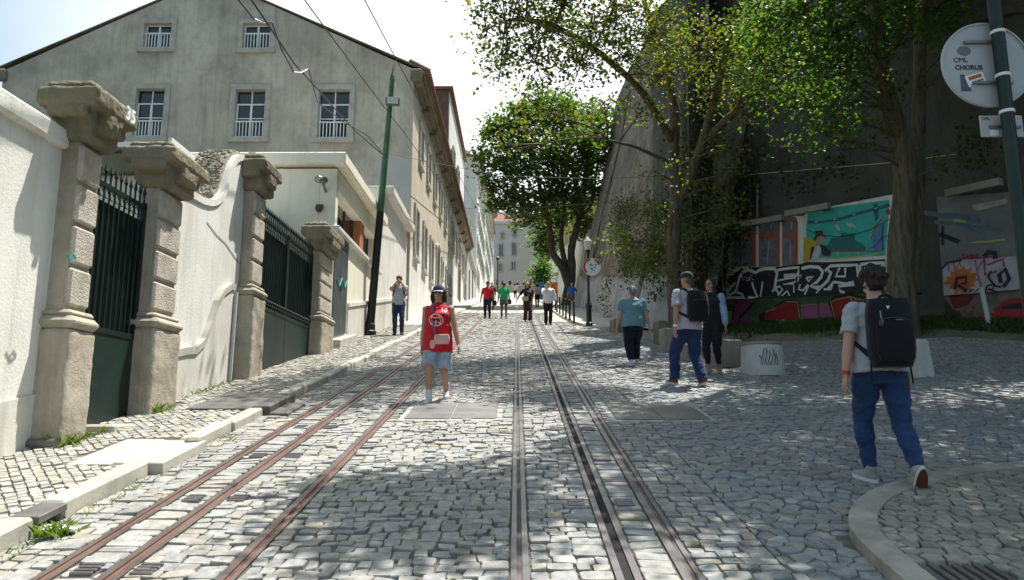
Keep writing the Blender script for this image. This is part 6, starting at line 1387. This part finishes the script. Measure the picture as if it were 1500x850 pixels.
def backpack(i, lb, w=.31, h=.46, d=.17, c=(.010, .012, .016), zc=1.2, dx=0., extras=None, straps=True, tailz=None):
    """rucksack on the wearer's back, with pocket, straps, handle"""
    dz, g = i['dz'], i['g']; yb = .118*g+.012; o = np.array((dx, yb, zc-h/2+dz)); sc = i['sc']
    r = empty('backpack', local_to_world(i, o), lb, 'backpack', None, i['rz']); mk_ = lambda m: [m.V.__setitem__(k, (m.V[k]-o)*sc) for k in range(len(m.V))]
    def bd(name, m, mat, parent=r, smooth=False): mk_(m); return m.build(name, mat, parent, smooth, local=True)
    b = MB(); zz = np.linspace(0, 1, 9); b.rings([(dx, yb+d/2*(.9+.1*math.sin(t*3.1)), zc-h/2+h*t+dz, w/2*(.8+.2*min(1, t*6, (1-t)*4+.25)), d/2*(.72+.28*math.sin(math.pi*min(1, max(0, t*.9+.08))))) for t in zz], n=28, p=3.4)
    bo = bd('bag_body', b, CLOTH(c), smooth=.9)
    p_ = MB(); p_.rings([(dx, yb+d*.93, zc-h*.42+h*.58*t+dz, w*.40*(.85+.15*min(1, t*6, (1-t)*6+.2)), d*.17*(.6+.4*math.sin(math.pi*t))) for t in zz], n=22, p=4); bd('front_pocket', p_, CLOTH(tuple(x*.75 for x in c)), smooth=.9)
    hd = MB(); a_ = np.linspace(0, math.pi, 9); hd.tube([(dx+.06*math.cos(t), yb+.05, zc+h/2-.015+.055*math.sin(t)+dz) for t in a_], .011, 8); bd('handle', hd, CLOTH(c))
    zp = MB(); zp.tube([(dx-w*.36, yb+d*.98, zc+h*.16+dz), (dx-w*.1, yb+d*1.03, zc+h*.2+dz), (dx+w*.1, yb+d*1.03, zc+h*.2+dz), (dx+w*.36, yb+d*.98, zc+h*.16+dz)], .004, 5); bd('zip', zp, flat('zipgrey', (.03, .032, .036), .4), bo)
    if straps:
        for s in (-1, 1):
            q = MB(); P = [(s*.085+dx*.5, yb+.03, zc+h*.44+dz), (s*.095, .06, 1.487+dz), (s*.105, -.03, 1.475+dz), (s*.125, -.105*g-.02, 1.38+dz), (s*.145, -.12*g-.014, 1.27+dz), (s*.178*g, -.06, 1.17+dz), (s*.17*g, .08, 1.1+dz), (s*.12, yb+.03, zc-h*.35+dz)]
            P = np.array(P); t = np.linspace(0, 1, len(P)); tt = np.linspace(0, 1, 30); Q = np.stack([np.interp(tt, t, P[:, k]) for k in range(3)], 1)
            for _ in range(2): Q[1:-1] = (Q[:-2]+2*Q[1:-1]+Q[2:])/4
            q.tube(Q, .019, 8, sq=(1., 1.)); bd('strap', q, CLOTH(c), smooth=1)
    if tailz:
        for s in (-1, 1): q = MB().tube([(dx+s*w*.42, yb+.05, zc-h*.42+dz), (dx+s*w*.45, yb+.06, tailz+dz)], .008, 6); bd('loose_strap', q, CLOTH(c))
    if extras: extras(bd, dx, yb, d, zc, h, dz, w)
    return r
def on_front(i, items, name, mat, parent, part='top', lift=.003, back=1):
    """print laid on the chest: shapes in (x, z) pushed back onto the cloth"""
    me = i[part].data; bv = BVHTree.FromPolygons([v.co[:] for v in me.vertices], [p.vertices[:] for p in me.polygons]); V = np.vstack(items.V); out = []
    for v in V:
        h = bv.ray_cast(Vector((v[0], -back, v[2])), Vector((0, back, 0))); y = (h[0].y if h[0] else -.12*back)-lift*back; out.append((v[0], y, v[2]))
    m = MB().add(out, items.F); return m.build(name, mat, parent, local=True)
def cline(m, pts, w=.007):
    P = np.array(pts); T = np.gradient(P, axis=0); T /= np.linalg.norm(T, axis=1)[:, None]+1e-9; Nn = np.stack([-T[:, 1], T[:, 0]], 1)*w/2; n = len(P); m.add([(a, 0, b) for a, b in P+Nn]+[(a, 0, b) for a, b in P-Nn], [(k, k+1, n+k+1, n+k) for k in range(n-1)])
NAVY, JEAN, BLK = (.012, .016, .035), (.022, .045, .125), (.010, .010, .012)
def stand(u, v, dz=0): return G(u, v, dz)
# person in the red jersey
i = person('person in a red sleeveless jersey with the number 10 walking towards the camera', stand(640, 588), 1.63, rad(-4), [(.10, .22, .05, .45, .1), (-.08, -.20, 0, 0, -.12)], [((.33, -.06, .80), (.3, 1, 0)), ((-.25, .06, .82), (-.3, 1, 0))], skin=(.44, .25, .17), top=dict(c=(.50, .012, .022), hem=.76, sleeve=0, e=.022, flare=1.16, wr=.009), bottom=dict(c=(.30, .36, .42), len=.93, w=1.1, e=.018, denim=True, waist=1.0), shoes=dict(c=(.62, .62, .62), high=True), sole=(.65, .65, .65), hair=dict(c=(.018, .012, .010), style='bob', vol=.008), cap=dict(c=(.02, .028, .075), v=(.6, .6, .62)), female=True, glasses=True, vox=.0075, nod=.04)
s0 = i['sc']; dz = i['dz']; W = mm['whitepaint']; m_ = MB(); text_mb(m_, '10', .085, (.055*s0, 0, (1.345+dz)*s0), (1, 0, 0), (0, 0, 1), .002, bold=.004); on_front(i, m_, 'number_print', W, i['top'])
m_ = MB(); cx, cz, rr = -.005*s0, (1.225+dz)*s0, .085*s0
t_ = np.linspace(0, 6.283, 40); cline(m_, [(cx+1.15*rr*math.cos(t), cz+rr*math.sin(t)) for t in t_], .009)
for s in (-1, 1): cline(m_, [(cx+s*rr*(.25+.5*math.cos(t)), cz+rr*.95*math.sin(t)) for t in np.linspace(-1.4, 1.4, 14)]); cline(m_, [(cx+x*rr, cz+s*rr*(.35+.35*x*x)) for x in np.linspace(-.95, .95, 14)])
cline(m_, [(cx, cz-rr), (cx, cz), (cx, cz+rr)]); m_.box((cx, 0, cz), (.215*s0, .0001, .034*s0)); on_front(i, m_, 'ball_emblem', W, i['top'], lift=.004)
m_ = MB(); 
for k in range(7): m_.box((cx-.085*s0+k*.028*s0, 0, cz), (.016*s0, .0001, .022*s0))
on_front(i, m_, 'emblem_letters', CLOTH((.50, .012, .022)), i['top'], lift=.007)
for s in (-1, 1): m_ = MB(); cline(m_, [(s*.16*s0+s*.02*s0*math.sin(k), (1.40+dz-.05*k)*s0) for k in range(0, 1)]+[(s*.165*s0, (1.38+dz)*s0), (s*.175*s0, (1.28+dz)*s0)], .01)
m_ = MB(); cline(m_, [(-.075*s0, (1.475+dz)*s0), (0, (1.415+dz)*s0), (.075*s0, (1.475+dz)*s0)], .014); on_front(i, m_, 'neck_trim', W, i['top'])
hb = empty('shoulder_bag', local_to_world(i, (.08, -.17, .88+dz)), 'pale pink shoulder bag with pouch on a patterned strap across the red jersey', 'bag', None, i['rz']); o_ = np.array((.08, -.17, .88+dz)); fx = lambda m: ([m.V.__setitem__(k, (m.V[k]-o_)*s0) for k in range(len(m.V))], m)[1]
pink = CLOTH((.58, .38, .33)); bb = MB(); bb.rings([(.09, -.19, .87+dz+.14*t, .115*(.88+.12*math.sin(3.1*t)), .038*(.7+.3*math.sin(3.1*t))) for t in np.linspace(0, 1, 6)], n=20, p=4); bbo = fx(bb).build('bag_body', pink, hb, .9, local=True); fx(MB().box((.09, -.222, .98+dz), (.2, .02, .06), b=.008)).build('flap', pink, bbo, local=True)
fx(MB().rings([(-.035, -.185, .80+dz+.13*t, .05*(.75+.25*math.sin(3.1*t)), .024) for t in np.linspace(0, 1, 5)], n=14, p=3)).build('pouch', pink, hb, .9, local=True)
P = np.array([(-.085, -.01, 1.50), (-.075, -.1, 1.43), (-.06, -.15, 1.33), (-.045, -.165, 1.2), (-.02, -.168, 1.06), (.0, -.17, .98)]); fx(MB().tube(P+np.array((0, 0, dz)), .017, 8, sq=(1, .5))).build('strap', flat('strap_pattern', (.16, .16, .2), .7, 0, .85, 90), hb, local=True)
fx(MB().tube(np.array([(.085, .02, 1.49), (.02, .17, 1.3), (.17, .06, 1.0), (.19, -.12, .97)])+np.array((0, 0, dz)), .012, 6)).build('strap', flat('strap_pattern', (.16, .16, .2), .7), hb, local=True)
# person with the big backpack, right foreground
c0 = stand(1303, 712)
i = person('person with short dark hair, grey tee and blue jeans under a large black backpack', c0, 1.73, rad(176), [(.10, -.10, 0, .0, .35), (-.12, .27, .10, .95, -.15)], [((.30, .05, .83), (.4, 1, 0)), ((-.27, -.12, .86), (-.4, 1, 0))], skin=(.50, .30, .22), top=dict(c=(.36, .38, .41), hem=.9, sleeve=.68, e=.016), bottom=dict(c=JEAN, denim=True, len=1.93, e=.012, cuff=.052), shoes=(.30, .30, .29), sole=dict(edge=(.6, .6, .58), c=(.14, .035, .03)), hair=dict(c=(.018, .010, .009), style='wavy', vol=.004), g=1.06, gh=1.08, vox=.0065, head=.12)
a = i['A'][0]; d = (a[2]-a[1])/np.linalg.norm(a[2]-a[1]); i['solid']('wristband', MB().tube([a[2]-d*.035, a[2]-d*.005], .034, 16), flat('bandred', (.5, .02, .03), .4)); 
s0 = i['sc']; dz = i['dz']; seam = CLOTH((.012, .026, .075)); jn = i['bottom']
for s in (-1, 1):
    m_ = MB(); P = [(s*.045, .965), (s*.135, .975), (s*.135, .885), (s*.09, .86), (s*.045, .88), (s*.045, .965)]; Q = []
    for a_, b_ in zip(P[:-1], P[1:]): Q += [(np.array(a_)+(np.array(b_)-np.array(a_))*t)*s0+np.array((0, dz*s0)) for t in np.linspace(0, 1, 7)[:-1]]
    cline(m_, Q+[Q[0]], .006); on_front(i, m_, 'back_pocket', seam, jn, 'bottom', .003, -1)
m_ = MB(); cline(m_, [(0, (z+dz)*s0) for z in np.linspace(.86, 1.03, 10)], .006); on_front(i, m_, 'seam', seam, jn, 'bottom', .003, -1)
def ex(bd, dx, yb, d, zc, h, dz, w):
    m = MB(); text_mb(m, 'v', .045, (dx-.06+.12, yb+d+.02, zc+h*.33+dz), (-1, 0, 0), (0, 0, 1), .002, bold=.002); bd('emblem', m, mm['whitepaint'])
    m = MB(); m.tube([(dx+.105, yb+d+.01, zc+h*.3+dz), (dx+.11, yb+d+.025, zc+h*.2+dz), (dx+.095, yb+d+.02, zc+h*.14+dz)], .006, 6); bd('key_strap', m, mm['plate'])
    m = MB(); m.ell((dx+.108, yb+d+.015, zc+h*.12+dz), (.02, .012, .026), 10, 8); bd('charm', m, flat('charm', (.05, .05, .06), .4))
    m = MB(); m.box((dx-.03, yb+d*1.1+.0, zc+h*.17+dz), (.055, .006, .009)); bd('name_tag', m, flat('tag', (.12, .12, .13), .5))
    m = MB(); m.ell((dx-.13, yb+d*.6, zc-h*.3+dz), (.02, .02, .03), 8, 6); bd('charm', m, flat('charmyellow', (.35, .38, .1), .5))
backpack(i, 'large black backpack with white emblem and key strap on the person at right', .35, .54, .19, zc=1.195, dx=-.01, extras=ex, tailz=.80)
# man with the black rucksack and the flat cap
i = person('man in a pale lilac tee, dark cap and brown shoes walking away with a rucksack', stand(1012, 566), 1.80, rad(202), [(.13, -.22, 0, 0, .2), (-.11, .16, .02, .15, -.25)], [((.31, .10, .84), (.3, 1, 0)), ((-.28, -.08, .88), (-.3, 1, 0))], skin=(.44, .23, .16), top=dict(c=(.46, .42, .47), hem=.86, sleeve=.72, e=.02, flare=1.05), bottom=dict(c=(.016, .036, .10), denim=True, e=.016, cuff=.068, w=1.12), shoes=(.15, .05, .03), sole=(.55, .52, .46), hair=dict(c=(.10, .09, .08), style='short', vol=-.012), cap=dict(c=(.03, .032, .036)), g=1.12, vox=.0085, head=.1)
a = i['A'][0]; d = (a[2]-a[1])/np.linalg.norm(a[2]-a[1]); i['solid']('watch', MB().tube([a[2]-d*.04, a[2]-d*.008], .034, 14), mm['whitepaint'])
backpack(i, 'black rucksack on the back of the man in the dark cap', .33, .46, .17, zc=1.20, dx=-.02)
# woman in teal
i = person('heavy woman in a teal tee and navy trousers walking away with grey tied hair', stand(929, 536), 1.56, rad(186), [(.09, .10, .01, .1, .15), (-.09, -.10, 0, 0, -.1)], [((.36, .0, .86), (.5, 1, 0)), ((-.36, .04, .84), (-.5, 1, 0))], skin=(.48, .28, .21), top=dict(c=(.13, .25, .30), hem=.86, sleeve=.7, e=.016, flare=1.12), bottom=dict(c=(.008, .010, .022), len=1.9, e=.012, w=1.05, cuff=.06), shoes=(.6, .6, .6), sole=(.6, .6, .6), hair=dict(c=(.16, .16, .17), style='pony', vol=.002), g=1.38, gh=1.08, vox=.0095, female=True)
i['solid']('hair_band', MB().tube([i['H_']((0, .10, 1.70)), i['H_']((0, .13, 1.695))], .04, 12), mm['whitepaint'])
# woman with the denim jacket
i = person('woman with long dark hair and a pale denim jacket beside the man in lilac', stand(1046, 548), 1.70, rad(-28), [(.08, .08, 0, 0, .1), (-.07, -.10, 0, 0, -.1)], [((.26, -.05, .86), (.4, 1, 0)), ((-.22, -.14, .95), (-.4, 1, 0))], skin=(.40, .23, .16), top=dict(c=(.012, .012, .016), hem=.92, sleeve=.2, e=.012), bottom=dict(c=(.010, .011, .016), len=1.75, e=.012, cuff=.046), shoes=(.36, .22, .13), sole=(.3, .25, .2), hair=dict(c=(.014, .010, .009), style='long', vol=.004), female=True, vox=.0095, glasses=False, head=-.45)
jm = MB()
for k, (shp, el_, wr) in enumerate(i['A']):
    q_ = wr; jm.ell(shp, .078, 14, 10); jm.tube([shp, el_], [.076, .066], 14); jm.ell(el_, .066, 12, 8); jm.tube([el_, el_+(wr-el_)*.9], [.064, .05], 14)
jm.rings([(0, .04, z+i['dz'], rx, .10) for z, rx in ((1.0, .175), (1.1, .17), (1.25, .185), (1.38, .185), (1.45, .12))], n=20); i['part']('denim_jacket', jm, CLOTH((.22, .32, .46), True), wr=.009)
gm = MB()
for s in (-1, 1): gm.tube([i['H_']((s*.034+.026*math.cos(t), -.1, 1.645+.02*math.sin(t))) for t in np.linspace(0, 6.283, 14)], .0035, 5)
i['solid']('glasses', gm, mm['dark'])
# photographer on the left pavement
i = person('man in a beige cap and grey tee raising a phone on the left pavement', stand(583, 491, .1), 1.78, rad(6), [(.10, .03, 0, 0, .15), (-.09, -.1, 0, 0, -.15)], [((.07, -.26, 1.50), (.7, .3, -1)), ((-.07, -.26, 1.50), (-.7, .3, -1))], skin=(.42, .24, .17), top=dict(c=(.34, .38, .43), hem=.88, sleeve=.65, e=.016), bottom=dict(c=(.018, .035, .09), denim=True, cuff=.058), shoes=(.02, .02, .022), sole=(.05, .05, .05), hair=dict(c=(.05, .035, .025), style='short', vol=-.01), cap=dict(c=(.36, .28, .18), v=(.4, .34, .25)), vox=.011)
ph = i['H_']((0, -.27, 1.62)); o_ = local_to_world(i, ph); pr = empty('phone', o_, 'dark phone held up before the face of the man on the left pavement', 'phone', None, i['rz']); MB().box((0, 0, 0), (.15, .012, .075), b=.003).build('phone_body', mm['dark'], pr, local=True); MB().ell((.055, -.008, .02), (.01, .004, .01), 10, 6).build('lens', mm['glass'], pr, local=True)
backpack(i, 'dark backpack whose straps show on the man with the phone', .28, .4, .14, zc=1.2)
def bag(i, off, size, c, lb, name='handbag', strap=None):
    o_ = np.array(off)+np.array((0, 0, i['dz'])); s = i['sc']; r = empty(name, local_to_world(i, o_), lb, 'bag', None, i['rz'])
    MB().rings([(0, 0, size[2]*(t-.5), size[0]/2*(.88+.12*math.sin(3.1*t)), size[1]/2*(.7+.3*math.sin(3.1*t))) for t in np.linspace(0, 1, 5)], n=16, p=3.5).build('bag_body', CLOTH(c), r, .9, local=True)
    P = strap or [(-size[0]*.3, 0, size[2]*.45), (0, 0, size[2]*.45+.14), (size[0]*.3, 0, size[2]*.45)]
    MB().tube(P, .012, 6).build('strap', CLOTH(c), r, local=True)
# people further up the street
i = person('man in a red shirt and black cap walking down with a black bag in hand', stand(714, 467), 1.72, rad(-3), [(.09, .1, 0, .1, .1), (-.09, -.12, 0, 0, -.1)], [((.28, .0, .86), (.4, 1, 0)), ((-.32, .0, .88), (-.6, 1, 0))], skin=(.30, .17, .11), top=dict(c=(.48, .015, .03), hem=.9, sleeve=.75), bottom=dict(c=(.015, .016, .022)), shoes=(.02, .02, .02), hair=dict(c=(.01, .01, .01)), cap=dict(c=(.012, .012, .014)), vox=.014, g=1.06); bag(i, (.33, -.03, .74), (.2, .12, .22), BLK, 'black bag hanging from the hand of the man in red')
i = person('person in a green shirt and short grey shorts walking beside the man in red', stand(738, 467), 1.70, rad(4), [(.09, -.12, 0, 0, .1), (-.09, .14, .03, .3, -.1)], [((.27, .04, .86), (.4, 1, 0)), ((-.27, -.04, .86), (-.4, 1, 0))], skin=(.09, .045, .03), top=dict(c=(.02, .33, .12), hem=.9, sleeve=.75), bottom=dict(c=(.07, .085, .11), len=.55, w=1.05), shoes=(.12, .1, .1), hair=dict(c=(.008, .007, .007)), vox=.014); bag(i, (.26, .05, .82), (.2, .12, .2), (.03, .03, .045), 'dark bag at the hip of the person in green')
i = person('woman in a dark brown top and wide brown trousers with one arm swung out', stand(773, 472), 1.69, rad(8), [(.08, -.16, 0, 0, .05), (-.08, .18, .03, .3, 0)], [((.2, -.1, .9), (.3, 1, 0)), ((-.46, .0, .98), (-.3, 1, 0))], skin=(.46, .28, .2), top=dict(c=(.022, .014, .014), hem=.95, sleeve=.8), bottom=dict(c=(.045, .022, .020), w=1.25, cuff=.08), shoes=(.3, .28, .26), hair=dict(c=(.05, .025, .015), style='long'), female=True, vox=.014, head=-.3); bag(i, (-.13, -.17, 1.02), (.28, .09, .17), (.40, .38, .24), 'pale beige shoulder bag of the woman in brown', 'shoulder_bag', [(.1, 0, .06), (.2, .02, .3), (.22, .1, .44)])
i = person('man in a loose white shirt and black trousers raising a hand to his mouth', stand(803, 476), 1.70, rad(2), [(.09, .05, 0, 0, .1), (-.09, -.08, 0, 0, -.1)], [((.33, .03, .87), (.5, 1, 0)), ((-.06, -.2, 1.47), (-.8, .2, -1))], skin=(.36, .21, .15), top=dict(c=(.66, .66, .68), hem=.86, sleeve=1.55, e=.026, flare=1.1), bottom=dict(c=(.010, .010, .013), w=1.12, cuff=.062), shoes=(.015, .015, .015), hair=dict(c=(.02, .015, .012)), vox=.0135)
i = person('woman in a white top and black trousers walking away behind the woman in brown', stand(787, 450), 1.62, rad(183), [(.08, .1, 0, .1, 0), (-.08, -.1, 0, 0, 0)], [((.26, .02, .86), (.4, 1, 0)), ((-.26, -.04, .86), (-.4, 1, 0))], skin=(.44, .27, .2), top=dict(c=(.62, .55, .53), hem=.93, sleeve=.9), bottom=dict(c=BLK), shoes=(.02, .02, .02), hair=dict(c=(.03, .02, .015), style='bob'), cap=dict(c=(.6, .58, .55)), female=True, vox=.017); bag(i, (.0, .17, 1.1), (.26, .12, .3), (.45, .33, .31), 'pale pink bag on the back of the woman in the white hat')
person('child in a blue shirt and brown trousers beside the bollards on the right', stand(838, 454, .096), 1.55, rad(-10), [(.09, .03, 0, 0, .1), (-.09, -.05, 0, 0, -.1)], [((.3, -.02, .95), (.6, 1, 0)), ((-.27, -.05, .88), (-.4, 1, 0))], skin=(.42, .25, .17), top=dict(c=(.02, .10, .36), hem=.9, sleeve=.8), bottom=dict(c=(.10, .07, .045), len=1.6), shoes=(.1, .08, .07), hair=dict(c=(.06, .03, .02)), vox=.016)
far = dict(vox=.022, hands=False); LEG = [(.08, .1, 0, 0, 0), (-.08, -.1, 0, 0, 0)]; ARM = [((.26, .02, .86), (.4, 1, 0)), ((-.26, -.04, .86), (-.4, 1, 0))]; GF = 'people at the top of the street'
person('slim person in a pale top and black trousers alone high up the track', stand(754.5, 438), 1.62, rad(175), LEG, ARM, top=dict(c=(.5, .48, .46), hem=.95, sleeve=.9), bottom=dict(c=BLK), shoes=BLK, hair=dict(c=(.02, .015, .01), style='bob'), **far)
person('person in dark clothes half hidden behind the man in red', stand(720, 455), 1.70, rad(0), LEG, ARM, top=dict(c=(.02, .05, .03), hem=.9, sleeve=.8), bottom=dict(c=BLK), shoes=BLK, hair=dict(c=(.01, .01, .01)), **far)
for u, vt, c, lb, hr in ((728, 408, (.16, .13, .24), 'person in a lilac top sitting at the left end of the terrace wall', (.03, .02, .02)), (736, 409, (.12, .1, .2), 'person in a purple top second from the left behind the terrace wall', (.05, .03, .02)), (747, 409.5, (.02, .02, .025), 'person in black standing behind the terrace wall', (.01, .01, .01)), (758, 408, (.5, .48, .46), 'person with a white top and black hair on the terrace, left of two', (.01, .01, .01)), (767, 408, (.55, .53, .5), 'person with a white top and black hair on the terrace, right of two', (.012, .01, .01)), (777, 410, (.3, .1, .08), 'person in a brownish red top nearest the round bush', (.02, .02, .02))):
    p = PY(u, vt, 128.6); person(lb, (p[0], 128.6, p[2]-1.7), 1.7, rad(R.uniform(-30, 30)), [(.08, 0, 0, 0, 0), (-.08, 0, 0, 0, 0)], ARM, top=dict(c=c, hem=.9, sleeve=.8, wr=0), bottom=dict(c=BLK, wr=0), shoes=BLK, hair=dict(c=hr), group=GF, vox=.03, hands=False)
# ------------------------------------------------------------------ camera and light
cam = bpy.data.cameras.new('Camera'); co = bpy.data.objects.new('Camera', cam); COL.objects.link(co); co.location = EYE
co.rotation_euler = (math.pi/2+PITCH, 0, YAW); cam.sensor_width = 36; cam.lens = 36*FPX/1500; cam.clip_end = 2000; cam.clip_start = .05; scene.camera = co
sv = Vector((.31, .27, 1.)).normalized(); el = math.asin(sv.z); az = math.atan2(sv.x, sv.y)
sl = bpy.data.lights.new('sun', 'SUN'); sl.energy = 4.9; sl.angle = rad(.53); sl.color = (1, .965, .905); so = bpy.data.objects.new('sun', sl); COL.objects.link(so); so.rotation_euler = sv.to_track_quat('Z', 'Y').to_euler()
w = bpy.data.worlds.new('World'); scene.world = w; w.use_nodes = True; t = w.node_tree; bg = t.nodes['Background']; L = t.links.new
N = lambda ty, **k: _node(t, ty, k)
sky = N('ShaderNodeTexSky'); sky.sky_type = 'NISHITA'; sky.sun_disc = False; sky.sun_elevation = el; sky.sun_rotation = az; sky.air_density = 1.0; sky.dust_density = 2.5; sky.ozone_density = 1.2; sky.altitude = 50
bg.inputs['Strength'].default_value = .09
# thin white cloud veil, denser over the street
tc = N('ShaderNodeTexCoord'); mp = N('ShaderNodeMapping'); mp.inputs['Scale'].default_value = (1.2, 1.2, 2.5); L(tc.outputs['Generated'], mp.inputs[0])
cn = noise_n(N, L, mp.outputs[0], 1.6, 7, .55); cr = ramp(N, L, cn, [(.36, (0,)*3), (.62, (1,)*3)])
sx = N('ShaderNodeSeparateXYZ'); L(tc.outputs['Generated'], sx.inputs[0]); g = N('ShaderNodeMapRange'); g.inputs[1].default_value = .80; g.inputs[2].default_value = .96; dv = N('ShaderNodeVectorMath', operation='DOT_PRODUCT'); L(tc.outputs['Generated'], dv.inputs[0]); dv.inputs[1].default_value = (-.02, .93, .368); L(dv.outputs['Value'], g.inputs[0])
mx = N('ShaderNodeMath', operation='MULTIPLY_ADD'); L(cr.outputs[0], mx.inputs[0]); mx.inputs[1].default_value = .12; 
mg = N('ShaderNodeMath', operation='MULTIPLY'); L(g.outputs[0], mg.inputs[0]); mg.inputs[1].default_value = .85; L(mg.outputs[0], mx.inputs[2]); mx.use_clamp = True
L(mixc(N, L, mx.outputs[0], mixc(N, L, 1., sky.outputs[0], (1.1, 1.25, 1.12), 'MULTIPLY'), (9., 9.3, 9.6)), bg.inputs['Color'])
scene.view_settings.view_transform = 'Standard'; scene.view_settings.look = 'None'; scene.view_settings.exposure = .84; scene.view_settings.gamma = 1; scene.view_settings.use_curve_mapping = False
scene.cycles.max_bounces = 8; scene.cycles.diffuse_bounces = 4; scene.cycles.transparent_max_bounces = 8
